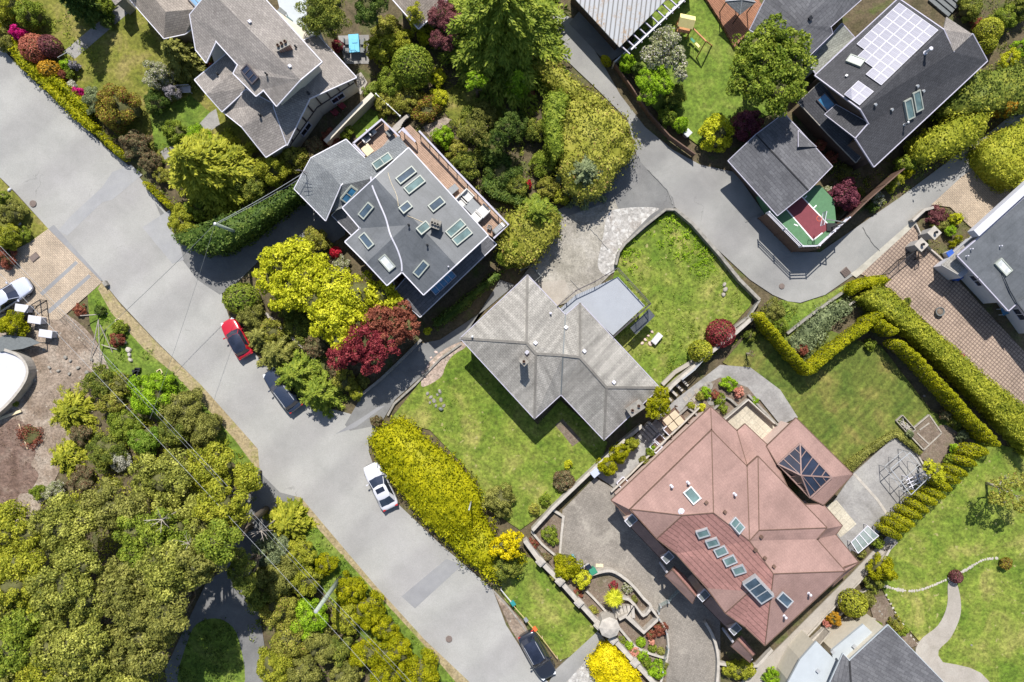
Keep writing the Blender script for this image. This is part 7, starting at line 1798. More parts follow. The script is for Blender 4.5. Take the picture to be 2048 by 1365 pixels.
# bare grey twigs standing out of the wood
for x, y, z, lb in ((318, 1042, 9.5, 'upper of two pale bare branches sticking out of the wood'), (372, 1090, 9.5, 'lower of two pale bare branches sticking out of the wood'), (518, 1065, 5.5, 'pale bare branch beside the feathery arching shrub')):
    p = P(x, y, z); mb = MB(); mb.tube((p.x, p.y, 0), (p.x, p.y, z - 0.4), 0.08, 0.05, 6)
    for k in range(9):
        a = k * 0.75 + random.random(); e = Vector((p.x + math.cos(a) * random.uniform(.5, 1.3), p.y + math.sin(a) * random.uniform(.5, 1.3), z + random.uniform(-.1, .3))); b = Vector((p.x, p.y, z - 0.5)); mb.tube(b, e, 0.035, 0.012, 5)
        mb.tube(b.lerp(e, .6), e + Vector((random.uniform(-.4, .4), random.uniform(-.4, .4), 0.1)), 0.018, 0.008, 4)
    tag(mb.build('bare_branch', M['bark_pale']), lb, 'bare branch')
scatter('rubble', [(-60, 640), (60, 610), (150, 640), (205, 700), (235, 760), (150, 880), (100, 900), (60, 830), (20, 840), (60, 760), (40, 700), (-60, 690)], 0.16, 'rubble', 'loose gravel and rubble on the churned earth', dens=5, leaf=0.09, clump=0.35, cat='rubble', per=7)
scatter('rubble', [(-60, 850), (60, 840), (90, 900), (40, 1020), (-60, 1070)], 0.16, 'dugsoil', 'clods and twigs on the dug soil', dens=4, leaf=0.12, clump=0.3, cat='rubble', per=7)
# ================================================================ CARS
car(474, 677, -119, 3.9, 1.72, 1.5, 'red', 'red car with a black glass roof parked beside the rounded green shrub', roofpaint='pane_dark', style='suv')
car(566, 780, -127, 4.5, 1.8, 1.62, 'navy', 'dark blue car half hidden under the green junipers', style='suv', rails=True)
car(761, 973, -116, 4.55, 1.82, 1.42, 'carwhite', 'white sedan with a black sunroof beside the broad yellow hedge', sunroof=True)
car(1075, 1310, 61, 4.75, 1.9, 1.65, 'carblack', 'black car parked by the grass strip at the bottom edge', style='suv', rails=True, roofpaint='pane_dark')
car(18, 592, -33, 4.5, 1.82, 1.42, 'silver', 'white car cut by the left edge on the tan brick driveway')
# ================================================================ POLES AND WIRES
def upole(x, y, h_, r, label, arm=None, mat='green_wood', trans=True):
    t_ = P(x, y, h_); t = empty('utility_pole', (t_.x, t_.y, 0), label, 'utility pole')
    mb = MB(); mb.tube((0, 0, -0.05), (0, 0, h_), r * 1.25, r, 12); mb.build('pole', M[mat], t, smooth=True)
    if arm:
        Mx = Matrix.Rotation(R(arm), 3, 'Z'); mb = MB(); mb.box((0, 0, h_ - 0.5), (1.8, 0.1, 0.12), Mx); mb.build('crossarm', M['wood_grey'], t)
        for k in (-0.8, 0, 0.8): mb = MB(); mb.lathe(Mx @ Vector((k, 0, h_ - 0.44)), [(0.05, 0), (0.06, 0.08), (0.03, 0.1), (0.06, 0.16), (0.0, 0.2)], 10); mb.build('insulator', M['white'], t)
    if trans:
        mb = MB(); mb.lathe((0.3, 0.1, h_ - 2.6), [(0.2, 0), (0.22, 0.05), (0.22, 0.75), (0.1, 0.85), (0, 0.85)], 14); mb.build('transformer', M['metal'], t, smooth=True)
    mb = MB(); mb.lathe((0, 0, h_), [(r, 0), (r * 1.05, 0.03), (r * 0.9, 0.07), (0, 0.09)], 12); mb.build('pole_cap', M['metal'], t)
    return t
upole(632, 1223, 9.0, 0.17, 'tall pale green utility pole standing in the lower thicket', trans=False)
upole(430, 448, 8.0, 0.13, 'pale green utility pole rising from the shaded hedge', trans=False)
upole(938, 1020, 5.0, 0.06, 'slim lamp pole inside the broad yellow hedge', trans=False, mat='metal')
def wire(a, b, za, zb, r, mat, label, sag=0.3): curve_tube('power_line', P(*a, za), P(*b, zb), sag, r, mat, label, 'power line')
wire((632, 1223), (0, 548), 9.0, 8.6, 0.013, 'metal', 'pale power line, lowest of those running to the left edge')
wire((632, 1223), (900, 1530), 9.0, 9, 0.013, 'metal', 'pale power line leaving the tall pole towards the bottom edge')
wire((652, 1196), (0, 500), 7.6, 7.4, 0.016, 'gutter_grey', 'dark thick power line running from the tall pole to the left edge')
wire((656, 1190), (0, 492), 7.2, 7.1, 0.012, 'metal', 'grey power line just above the dark thick one')
wire((652, 1196), (960, 1530), 7.6, 7.6, 0.016, 'gutter_grey', 'dark power line from the tall pole to the bottom edge, upper')
wire((656, 1190), (965, 1522), 7.2, 7.2, 0.012, 'metal', 'grey power line from the tall pole to the bottom edge, uppermost')
wire((430, 448), (612, 343), 7.9, 5.5, 0.022, 'metal', 'thick pale service wire from hedge pole to skylight house')
wire((431, 450), (613, 350), 7.6, 5.3, 0.014, 'metal', 'thin pale service wire below the thick one at the skylight house')
wire((430, 448), (180, 688), 7.9, 8.4, 0.018, 'gutter_grey', 'thin dark wire crossing the road from the hedge pole')
wire((430, 448), (300, 838), 7.7, 7.5, 0.012, 'gutter_grey', 'hair-thin wire crossing the road south of the hedge pole')
# roof antenna mast on the skylight house wing
p = P(612, 350, 4.9); mb = MB(); mb.tube(p - up * 0.3, p + up * 1.9, 0.035, 0.03, 8)
for k, dz in enumerate((1.8, 1.5, 1.2, 0.9)): mb.bar(p + Vector((-0.45, 0.1 * k, dz)), p + Vector((0.45, -0.1, dz)), 0.025)
tag(mb.build('service_mast', M['dark_trim']), 'thin black service mast on the wing roof of the skylight house', 'mast')
# ================================================================ WALLS, KERBS, FENCES
wall('boundary_wall', [(650, 284), (700, 232), (745, 188)], 1.7, 0.42, 'wall_cream', 'cream boundary wall below the timbered gable')
fence('fence', [(752, 188), (800, 232)], 1.3, 'thin grey fence from the cream wall to the deck stairs', 'metal', 'metal', kind='rail')
wall('stone_wall', [(1232, 530), (1238, 505), (1250, 488), (1290, 452), (1332, 419), (1352, 419)], 0.8, 0.22, 'stone', 'grey stone wall along the gravel strip', 'stone wall')
wall('stone_wall', [(1352, 419), (1385, 447), (1440, 510), (1480, 560), (1520, 600)], 0.9, 0.3, 'stone', 'grey stone wall between walled lawn and lane', 'stone wall')
wall('retaining_wall', [(1520, 600), (1500, 632), (1470, 655), (1472, 660)], 0.8, 0.18, 'stone', 'wall return at the lower corner of the walled lawn', 'retaining wall')
wall('retaining_wall', [(1515, 628), (1470, 668), (1410, 715), (1345, 772), (1300, 822)], 1.3, 0.32, 'pale_stone', 'pale wall above the flagged walk, between the two right lawns', 'retaining wall')
wall('retaining_wall', [(1285, 852), (1245, 885), (1195, 932), (1150, 975), (1105, 1018), (1065, 1062)], 1.1, 0.3, 'pale_stone', 'long pale wall between front lawn and cobbled forecourt', 'retaining wall')
wall('retaining_wall', [(1325, 770), (1350, 745), (1400, 715)], 0.5, 0.35, 'concrete', 'short parallel wall strip beside the lower weedy corner', 'retaining wall')
for k in range(4):
    p = P(1335 + k * 11, 795 - k * 10, 0.25); mb = MB(); mb.box((p.x, p.y, 0.3 + 0.0), (0.9, 0.22, 0.6), Matrix.Rotation(R(-45), 3, 'Z')); tag(mb.build('stone_step', M['pale_stone'], bevel=0.02), 'one of the four pale steps beside the walk under the pale wall', 'step', 'steps under the pale wall')
wall('balustrade_wall', [(1050, 1082), (1081, 1124), (1120, 1163), (1158, 1206), (1200, 1252)], 1.1, 0.42, 'pale_stone', 'pale balustrade wall along the small lawn strip')
wall('balustrade_wall', [(1222, 1274), (1270, 1326), (1320, 1380)], 1.1, 0.42, 'pale_stone', 'pale balustrade wall above the golden hedge')
for (x, y), lb in zip([(1081, 1124), (1120, 1163), (1158, 1206), (1197, 1251), (1226, 1280), (1270, 1326)], ['uppermost', 'second', 'third', 'fourth, beside the gate tower', 'fifth, below the gate tower', 'lowest, above the golden hedge']):
    p = P(x, y, 1.4); Mx = Matrix.Rotation(R(-45), 3, 'Z'); mb = MB(); mb.box((p.x, p.y, 0.68), (0.55, 0.55, 1.36), Mx); mb.box((p.x, p.y, 1.42), (0.72, 0.72, 0.12), Mx); mb.box((p.x, p.y, 1.52), (0.5, 0.5, 0.1), Mx)
    tag(mb.build('wall_pier', M['pale_stone'], bevel=0.03), 'pale square pier of the balustrade wall, ' + lb, 'pier')
p = P(1219, 1256, 2.4); mb = MB(); mb.lathe((p.x, p.y, 0), [(0.85, 0), (0.85, 2.2), (0.98, 2.25), (0.98, 2.42), (0.6, 2.6), (0, 2.75)], 8); tag(mb.build('gate_tower', M['pale_stone'], bevel=0.02), 'stout pale eight-sided gate tower at the street entrance', 'gate tower')
walls_l = [([(1063, 1064), (1085, 1090), (1112, 1113)], 0.45, 0.2, 'divider wall between triangular bed and long bed'), ([(1105, 1020), (1127, 1034), (1123, 1070), (1120, 1108)], 0.5, 0.22, 'curb wall between triangular bed and forecourt'),
           ([(1172, 1182), (1190, 1200), (1212, 1224)], 0.45, 0.2, 'divider wall below the curved planter'), ([(1237, 1255), (1258, 1280), (1272, 1295), (1300, 1308), (1334, 1318)], 0.5, 0.22, 'curved divider wall of the lower terrace beds'),
           ([(1178, 1152), (1210, 1143), (1232, 1146), (1262, 1168), (1288, 1198), (1302, 1214), (1287, 1232), (1270, 1212), (1258, 1200), (1245, 1198)], 0.9, 0.26, 'curved pale wall of the palm planter'),
           ([(1238, 1240), (1253, 1232), (1288, 1266), (1318, 1238), (1302, 1216)], 1.0, 0.26, 'angular pale wall round the stair landing'),
           ([(1318, 1238), (1332, 1262), (1337, 1292), (1333, 1325), (1320, 1372)], 0.5, 0.2, 'thin curb along the cobbled drive, left'), ([(1411, 1246), (1425, 1270), (1434, 1298), (1437, 1330), (1434, 1375)], 0.7, 0.25, 'pale curb wall right of the cobbled drive'),
           ([(1437, 1328), (1480, 1335), (1515, 1333), (1545, 1300)], 0.6, 0.25, 'low pale wall below the red-roofed house porch'),
           ([(1792, 871), (1826, 893), (1862, 955)], 0.3, 0.15, 'thin curb round the upper side of the grey terrace'), ([(1708, 948), (1755, 1000), (1775, 1030)], 0.12, 0.25, 'flush pale band across the grey terrace'),
           ([(1530, 1375), (1600, 1305), (1690, 1222), (1740, 1175), (1785, 1090)], 0.5, 0.2, 'low wall right of the concrete side alley'),
           ([(1600, 1290), (1660, 1225), (1735, 1150), (1790, 1088)], 0.3, 0.12, 'thin kerb line along the side alley') , ([(1735, 590), (1790, 600), (1850, 655), (1905, 705), (1960, 755), (2060, 850)], 0.25, 0.18, 'pale kerb between broad hedge and lattice driveway'),
           ([(1833, 449), (1852, 490), (1886, 520), (1897, 527)], 0.35, 0.14, 'thin kerb round the pillar bed'), ([(1826, 442), (1850, 420), (1868, 415)], 0.8, 0.25, 'white stub wall at the lane above the pillar bed'),
           ([(1575, 668), (1610, 640), (1640, 618), (1680, 590), (1705, 572)], 0.5, 0.22, 'stone wall under the grass slope of the lane bend'), ([(1640, 655), (1680, 622), (1715, 600)], 0.4, 0.2, 'pale kerb inside the grey-green rhododendrons'),
           ([(1350, 838), (1375, 815), (1392, 828), (1405, 845)], 0.5, 0.2, 'low wall of the stepping stone garden'), ([(1425, 822), (1452, 795), (1462, 800), (1475, 812)], 0.5, 0.22, 'low stone planter wall above the cream terrace'),
           ([(1497, 790), (1540, 835), (1558, 853)], 0.5, 0.2, 'stone planter curb between flagged walk and cream terrace'), ([(1450, 840), (1497, 800), (1550, 848)], 0.9, 0.12, 'pale green parapet round the cream terrace'),
           ([(1222, 985), (1260, 950), (1300, 910), (1345, 868), (1400, 815)], 0.6, 0.15, 'thin pale curb along the pink house wall'),
           ([(212, 572), (206, 563)], 0.5, 0.35, 'white stone block at the corner of the tan brick driveway'), ([(985, 1180), (1015, 1212), (1045, 1252), (1075, 1300)], 0.08, 0.15, 'worn kerb edge at the gravelly shoulder'),
           ([(1120, 1322), (1165, 1285), (1192, 1265)], 0.08, 0.12, 'flush kerb between the small lawn strip and the entrance')]
for i, (pp, hh_, th_, lb) in enumerate(walls_l): wall('low_wall', pp, hh_, th_, 'stone' if 'stone' in lb or 'kerb edge' in lb else 'pale_stone', lb, 'low wall', sm=3 if 'curv' in lb or 'drive' in lb else 0)
def stones(pts, r, label, group, mat='stone', hh_=0.25, name='stone', cat='stone'):
    for x, y in pts:
        p = P(x, y, 0); mb = MB(); q = r * random.uniform(0.7, 1.3); a = random.random() * 6
        pr = [(q * 0.9, 0), (q, hh_ * 0.4), (q * 0.7, hh_ * 0.9), (0, hh_)]
        mb.lathe((0, 0, 0), pr, 7, Matrix.Rotation(a, 3, 'Z') @ Matrix.Diagonal((1, random.uniform(0.6, 0.9), 1)))
        mb.v = [(v_[0] * random.uniform(0.85, 1.15), v_[1] * random.uniform(0.85, 1.15), v_[2]) for v_ in mb.v]
        o = mb.build(name, M[mat]); o.location = (p.x, p.y, 0); tag(o, label, cat, group)
def along(pts, step):
    res = []
    for i in range(len(pts) - 1):
        a, b = pts[i], pts[i + 1]; L_ = math.hypot(b[0] - a[0], b[1] - a[1]); k = max(1, int(L_ / step))
        res += [(a[0] + (b[0] - a[0]) * j / k, a[1] + (b[1] - a[1]) * j / k) for j in range(k)]
    return res
stones(along(smooth_poly([(1762, 1170), (1800, 1180), (1838, 1180), (1890, 1160), (1930, 1140), (1965, 1120), (1998, 1116)], 4, False), 4.5), 0.2, 'grey stone of the curved edging across the broad lawn', 'edging stones across the broad lawn', 'pale_stone', 0.12)
stones(along([(1772, 1190), (1790, 1225), (1815, 1265), (1838, 1295)], 8), 0.16, 'small stone of the edging beside the stony brown bed', 'edging stones beside the brown bed', 'pale_stone', 0.12)
stones(along([(250, 685), (258, 700), (262, 720), (258, 735)], 9), 0.26, 'white stone in the short row on the roadside bank', 'white stones on the roadside bank', 'pale_stone', 0.3)
stones([(132, 715), (142, 722), (157, 736), (118, 742), (175, 745), (140, 748), (100, 735), (70, 760), (185, 720), (90, 700)], 0.2, 'grey rock lying on the churned earth', 'rocks on the churned earth', 'stone', 0.22)
stones([(855, 788), (862, 795), (868, 802), (875, 790), (882, 800), (860, 806), (888, 812), (872, 812), (880, 784)], 0.2, 'pale rock of the small heap on the front lawn', 'rocks on the front lawn', 'stone', 0.2)
stones([(882, 818)], 0.38, 'dark boulder below the small rock heap on the front lawn', 'dark boulder on the front lawn', 'gutter_grey', 0.4)
stones([(1848, 792), (1942, 1290), (1758, 1222), (1763, 1228), (1748, 1238)], 0.15, 'small stone lying on open ground, lower right', 'loose stones lower right', 'stone', 0.15)
stones([(872, 705), (862, 716), (868, 726), (856, 733), (846, 745), (850, 758), (880, 716)], 0.2, 'flat pink stone scattered at the front lawn corner', 'pink stones at the lawn corner', 'wall_pink', 0.1)
stones([(40, 448), (20, 380)], 0.2, 'white rock in the grass corner west of the road', 'white rocks west of the road', 'wall_white', 0.2)
# fences
tag(fence('fence', [(1228, 124), (1262, 172), (1300, 228), (1340, 272), (1390, 308)], 1.2, 'brown board fence along the back lane below the bright maple', 'wood_brown', 'wood_brown', kind='board'))
tag(fence('fence', [(1536, 428), (1604, 497), (1638, 496), (1735, 402), (1808, 338)], 2.8, 'tall brown board fence round the sport court and along the lane', 'wood_brown', 'wood_brown', kind='board', panel_th=0.1))
tag(fence('fence', [(1539, 424), (1606, 492), (1640, 491), (1700, 435)], 0.9, 'open white rail on top of the sport court fence', 'white', 'white', kind='rail', z0=2.85))
tag(fence('fence', [(1570, 1380), (1606, 1330), (1660, 1265)], 1.6, 'weathered plank fence beside the white flat roof', 'wood_grey', 'wood_grey', kind='board'))
tag(fence('glass_fence', [(1318, 1228), (1322, 1215), (1338, 1206), (1362, 1182)], 1.0, 'pale glass railing at the head of the cobbled drive', 'metal', 'clear', kind='glass'))
tag(fence('glass_fence', [(1319, 1240), (1334, 1268), (1337, 1300), (1326, 1345)], 0.9, 'glass railing along the terrace beds', 'metal', 'clear', kind='glass', z0=0.45))
tag(fence('railing', [(1255, 1232), (1268, 1212), (1282, 1232)], 1.0, 'black iron handrail round the stair landing', 'black', 'black', kind='picket', pr=0.025))
tag(fence('railing', [(1047, 1088), (1078, 1126), (1117, 1168), (1155, 1210)], 0.7, 'black iron scroll railing in front of the balustrade wall', 'black', 'black', kind='rail', pr=0.02))
tag(fence('railing', [(1365, 760), (1390, 740), (1412, 715)], 0.8, 'thin rail on the pale wall above the flagged walk', 'metal', 'metal', kind='rail', z0=1.2, pr=0.02))
tag(fence('fence', [(40, 640), (60, 612), (80, 600), (84, 632)], 1.1, 'black iron gate leaves by the tan brick driveway', 'black', 'black', kind='picket', pr=0.03))
# stairs below the palm
t = empty('staircase', tuple(P(1262, 1225, 0)), 'curved pale stair with dark treads beside the palm', 'staircase')
for k in range(6):
    s = k / 5; p = P(1230 + 34 * s, 1226 - 6 * s, 0.3); mb = MB(); mb.box((p.x, p.y, 0.1 + 0.07 * k), (0.3, 1.15, 0.2 + 0.14 * k), Matrix.Rotation(R(25 - 20 * s), 3, 'Z')); place(mb.build('step', M['pale_stone']), t)
# narrow side walk steps
t = empty('staircase', tuple(P(1290, 868, 0)), 'grey garden steps in the side walk shadow', 'staircase')
for k in range(6):
    p = P(1280 + k * 5, 884 - k * 6, 0.3); mb = MB(); mb.box((p.x, p.y, 0.06 + 0.05 * k), (1.3, 0.32, 0.12 + 0.1 * k), Matrix.Rotation(R(-45), 3, 'Z')); place(mb.build('step', M['slab_grey']), t)
# ================================================================ THINGS IN THE GARDENS
def thing(name, x, y, label, cat, z=0.0, rz=0): p = P(x, y, z); return empty(name, (p.x, p.y, z), label, cat, rz=R(rz))
def part(t, name, mat, fn, **k): mb = MB(); fn(mb); return mb.build(name, M[mat], t, **k)
def chair(x, y, z, rz, mat, label, w_=0.6, legm='metal', sofa=True, cat='chair', name='armchair'):
    t = thing(name, x, y, label, cat, z, rz)
    part(t, 'seat', mat, lambda m: m.box((0, 0, 0.36), (w_, w_, 0.16)), bevel=0.03)
    part(t, 'backrest', mat, lambda m: m.box((-w_ / 2 + 0.06, 0, 0.62), (0.13, w_, 0.46)), bevel=0.03)
    if sofa:
        for s in (-1, 1): part(t, 'armrest', mat, lambda m: m.box((0.02, s * w_ / 2, 0.46), (w_, 0.1, 0.24)), bevel=0.02)
    for a in (-1, 1):
        for b in (-1, 1): part(t, 'leg', legm, lambda m: m.tube((a * w_ * 0.4, b * w_ * 0.4, 0), (a * w_ * 0.4, b * w_ * 0.4, 0.3), 0.025, 0.025, 6))
    return t
def table(x, y, z, rz, lx, ly, mat, label, hh_=0.72, leg='metal', cat='table', name='table'):
    t = thing(name, x, y, label, cat, z, rz)
    part(t, 'tabletop', mat, lambda m: m.box((0, 0, hh_), (lx, ly, 0.05)), bevel=0.01)
    for a in (-1, 1):
        for b in (-1, 1): part(t, 'leg', leg, lambda m: m.box((a * (lx / 2 - 0.08), b * (ly / 2 - 0.08), hh_ / 2), (0.06, 0.06, hh_)))
    return t
WZ_ = 2.9
chair(934, 395, WZ_, -45, 'cloth_white', 'white armchair on the long deck, uppermost of the four', 0.95)
chair(922, 406, WZ_, -45, 'cloth_white', 'white armchair tucked at the roof edge left of the deck table', 0.95)
chair(967, 425, WZ_, 135, 'cloth_white', 'white armchair on the long deck right of the grey table', 0.95)
chair(953, 437, WZ_, 135, 'cloth_white', 'white armchair on the long deck nearest the lower roof edge', 0.95)
table(944, 414, WZ_, -45, 1.3, 1.1, 'plastic_grey', 'grey coffee table between the white deck armchairs', 0.4)
table(907, 381, WZ_, 40, 0.9, 0.6, 'plastic_grey', 'small grey box table at the upper end of the white armchairs', 0.45)
t = thing('planter', 979, 456, 'small grey cube planter on the deck', 'planter', WZ_, 20); part(t, 'pot', 'plastic_grey', lambda m: m.lathe((0, 0, 0), [(0.2, 0), (0.26, 0.4), (0.22, 0.4), (0.2, 0.3), (0, 0.3)], 4)); part(t, 'earth', 'bedsoil', lambda m: m.box((0, 0, 0.3), (0.25, 0.25, 0.05)))
t = thing('barbecue', 996, 461, 'grey and white barbecue cart at the deck corner', 'barbecue', WZ_, 42)
part(t, 'cart', 'gutter_grey', lambda m: m.box((0, 0, 0.42), (0.95, 0.5, 0.8))); part(t, 'grill', 'metal', lambda m: [m.box((-0.35 + i * 0.1, 0, 0.85), (0.04, 0.42, 0.04)) for i in range(8)]); part(t, 'side_shelf', 'cloth_white', lambda m: m.box((0.6, 0, 0.78), (0.28, 0.45, 0.03)))
chair(733, 280, WZ_, 40, 'cloth_white', 'white chair on the upper patio, nearer the wing roof', 0.7, sofa=False)
chair(745, 266, WZ_, 40, 'cloth_white', 'white chair on the upper patio, nearer the parapet corner', 0.7, sofa=False)
chair(781, 268, WZ_, 220, 'gutter_grey', 'dark chair at the right parapet of the upper patio', 0.6, sofa=False)
table(738, 272, WZ_, 40, 0.8, 0.6, 'gutter_grey', 'dark side table between the white patio chairs', 0.5)
table(737, 303, WZ_, 40, 0.8, 0.9, 'wood_pale', 'pale wooden table on the upper patio', 0.5)
# cyan table set
t = thing('garden_table', 711, 93, 'garden table under a crumpled light blue cover', 'table', 0, 4)
part(t, 'cover', 'cloth_cyan', lambda m: (m.box((0, 0, 0.72), (0.95, 1.7, 0.06)), m.box((0.45, 0, 0.5), (0.04, 1.6, 0.45)), m.box((-0.45, 0, 0.5), (0.04, 1.6, 0.45)), m.box((0.1, 0.2, 0.77), (0.5, 0.4, 0.06)), m.box((-0.15, -0.4, 0.77), (0.4, 0.5, 0.05))), bevel=0.03)
for a in (-0.35, 0.35):
    for b in (-0.7, 0.7): part(t, 'leg', 'metal', lambda m: m.box((a, b, 0.35), (0.05, 0.05, 0.7)))
for i, (x, y, rz_, lb) in enumerate([(695, 88, 0, 'left of the blue-covered table, upper'), (695, 105, 0, 'left of the blue-covered table, lower'), (727, 88, 180, 'right of the blue-covered table, upper'), (727, 104, 180, 'right of the blue-covered table, lower')]): chair(x, y, 0, rz_, 'gutter_grey', 'dark garden chair ' + lb, 0.5, sofa=False, name='garden_chair')
# bench
t = thing('garden_bench', 372, 183, 'white slatted garden bench under the brown gabled house', 'bench', 0, 4)
part(t, 'seat', 'white', lambda m: [m.box((0, -0.24 + i * 0.12, 0.43), (1.25, 0.09, 0.03)) for i in range(5)]); part(t, 'backrest', 'white', lambda m: ([m.box((-0.55 + i * 0.157, 0.3, 0.66), (0.05, 0.03, 0.42)) for i in range(8)], m.box((0, 0.3, 0.88), (1.25, 0.05, 0.05))))
for a in (-0.58, 0.58):
    for b in (0.28, -0.24): part(t, 'leg', 'white', lambda m: m.box((a, b, 0.22), (0.06, 0.06, 0.44)))
    part(t, 'armrest', 'white', lambda m: m.box((a, 0.02, 0.62), (0.06, 0.55, 0.04)))
t = thing('folding_bike_rack', 137, 118, 'small metal arch at the end of the grey garden path', 'garden arch', 0, 30)
part(t, 'frame', 'metal', lambda m: (m.tube((-0.5, 0, 0), (-0.5, 0, 1.0), 0.03, 0.03, 6), m.tube((0.5, 0, 0), (0.5, 0, 1.0), 0.03, 0.03, 6), m.tube((-0.5, 0, 1.0), (0.5, 0, 1.0), 0.03, 0.03, 6)))
# climbing frame
t = empty('climbing_frame', tuple(P(1378, 70, 0)), 'wooden climbing frame with cream roof and swing beam', 'climbing frame')
rc_ = P(1375, 40, 2.9); Mx = Matrix.Rotation(R(-12), 3, 'Z')
def rp(x, y, z): return Vector((rc_.x, rc_.y, 0)) + Mx @ Vector((x, y, z))
mb = MB(); A1 = [rp(-0.7, -0.6, 2.55), rp(0.7, -0.6, 2.55), rp(0.7, 0.6, 2.55), rp(-0.7, 0.6, 2.55), rp(-0.7, 0.0, 3.1), rp(0.7, 0.0, 3.1)]
mb.add(A1, [(0, 1, 5, 4), (2, 3, 4, 5), (0, 4, 3), (1, 2, 5), (0, 3, 2, 1)]); place(mb.build('roof', M['plastic_yellow']), t)
for a in (-0.6, 0.6):
    for b in (-0.5, 0.5): mb = MB(); mb.bar(rp(a, b, 0), rp(a, b, 2.6), 0.09); place(mb.build('post', M['wood_plain']), t)
mb = MB(); mb.box(rp(0, 0, 1.3), (1.25, 1.05, 0.06), Mx); place(mb.build('platform', M['wood_plain']), t)
mb = MB(); [mb.bar(rp(-0.6, -0.55 , 0.3 * k), rp(0.0, -0.55 - 0.1 * 0, 0.3 * k), 0.05) for k in range(1, 5)]; place(mb.build('ladder', M['wood_plain']), t)
b0 = P(1385, 56, 2.3); b1 = P(1412, 83, 2.3); mb = MB(); mb.bar(b0, b1, 0.12, 0.14); place(mb.build('swing_beam', M['wood_plain']), t)
for q in ((1392, 118), (1424, 92)): mb = MB(); mb.bar(b1 + up * 0.05, P(*q, 0), 0.09); place(mb.build('beam_leg', M['wood_plain']), t)
for s, mt in ((0.35, 'plastic_green'), (0.72, 'plastic_yellow')):
    c_ = b0.lerp(b1, s); mb = MB(); d_ = (b1 - b0).normalized() * 0.2; mb.bar(c_ - d_, c_ - d_ - up * 1.75, 0.02); mb.bar(c_ + d_, c_ + d_ - up * 1.75, 0.02); place(mb.build('swing_rope', M['rope']), t)
    mb = MB(); mb.bar(c_ - d_ * 1.3 - up * 1.78, c_ + d_ * 1.3 - up * 1.78, 0.22, 0.04); place(mb.build('swing_seat', M[mt]), t)
mb = MB(); s0 = rp(-0.6, -0.2, 1.3); s1 = P(1358, 78, 0.2); mb.bar(s0, s1, 0.45, 0.05); place(mb.build('slide', M['wood_pale']), t)
# basketball hoop
t = empty('basketball_hoop', tuple(P(1664, 458, 0)), 'basketball hoop with clear backboard on the sport court', 'basketball hoop')
pb_ = P(1662, 455, CZ); pt_ = Vector((pb_.x, pb_.y, CZ + 2.9)); bc = P(1648, 438, CZ + 2.75)
mb = MB(); mb.tube(pb_, pt_, 0.07, 0.06, 10); mb.bar(pt_, bc, 0.08); place(mb.build('post', M['gutter_grey']), t)
d_ = (Vector((bc.x, bc.y, 0)) - Vector((pb_.x, pb_.y, 0))).normalized(); Mx = Matrix((d_, Vector((-d_.y, d_.x, 0)), up)).transposed()
mb = MB(); mb.box(bc, (0.04, 1.2, 0.8), Mx); place(mb.build('backboard', M['clear']), t)
mb = MB(); [mb.bar(bc + Mx @ Vector((0.03, a, b)), bc + Mx @ Vector((0.03, c, d)), 0.04) for a, b, c, d in ((-.6, -.4, .6, -.4), (-.6, .4, .6, .4), (-.6, -.4, -.6, .4), (.6, -.4, .6, .4))]; place(mb.build('backboard_frame', M['white']), t)
mb = MB(); rcn = bc + d_ * 0.32 - up * 0.25; pv = None
for k in range(17):
    a = 2 * math.pi * k / 16; q = rcn + Vector((math.cos(a) * 0.23, math.sin(a) * 0.23, 0))
    if pv is not None: mb.tube(pv, q, 0.018, 0.018, 5)
    pv = q
place(mb.build('rim', M['plastic_orange']), t)
mb = MB()
for k in range(10): a = 2 * math.pi * k / 10; mb.bar(rcn + Vector((math.cos(a) * 0.22, math.sin(a) * 0.22, 0)), rcn + Vector((math.cos(a + .3) * 0.12, math.sin(a + .3) * 0.12, -0.4)), 0.012)
place(mb.build('net', M['white']), t)
mb = MB(); mb.box((pb_.x, pb_.y, CZ + 0.1), (0.9, 0.7, 0.2)); place(mb.build('base', M['black']), t)
# bins
def bin_(x, y, mat, label, rz=30, s=1.0, lid=None):
    t = thing('wheelie_bin', x, y, label, 'bin', 0, rz)
    part(t, 'body', mat, lambda m: m.lathe((0, 0, 0), [(0.3 * s, 0.04), (0.4 * s, 0.95 * s), (0, 0.95 * s)], 4, Matrix.Rotation(R(45), 3, 'Z')), bevel=0.02)
    part(t, 'lid', lid or mat, lambda m: (m.box((0.02, 0, 0.98 * s), (0.62 * s, 0.58 * s, 0.06)), m.box((-0.3 * s, 0, 0.96 * s), (0.06, 0.5 * s, 0.05))), bevel=0.015)
    for b in (-1, 1): part(t, 'wheel', 'rubber', lambda m: m.lathe((-0.24 * s, b * 0.27 * s, 0.1), [(0.1, -0.025), (0.1, 0.025)], 12, Matrix.Rotation(R(90), 3, 'X')))
bin_(1159, 1125, 'plastic_blue', 'blue bin on the cobbled forecourt beside the yellow-green shrub', lid='cloth_white'); bin_(1184, 1137, 'plastic_green', 'green bin on the cobbled forecourt next to the plywood'); bin_(1175, 1130, 'cloth_white', 'bin with dark lid between the blue and green forecourt bins', lid='pane_dark', s=0.8)
bin_(1889, 510, 'cloth_white', 'white and blue bin under the right edge house', lid='plastic_blue'); bin_(1879, 535, 'plastic_green', 'green bin by the lower grey roof of the right edge house'); bin_(1906, 556, 'plastic_blue', 'blue bin in the shade of the right edge house')
bin_(1371, 272, 'metal', 'steel grey bin at the lane fence', s=1.0, rz=45); bin_(1144, 1112, 'cloth_cyan', 'faded light blue bin half under the yellow-green shrub', s=0.7)
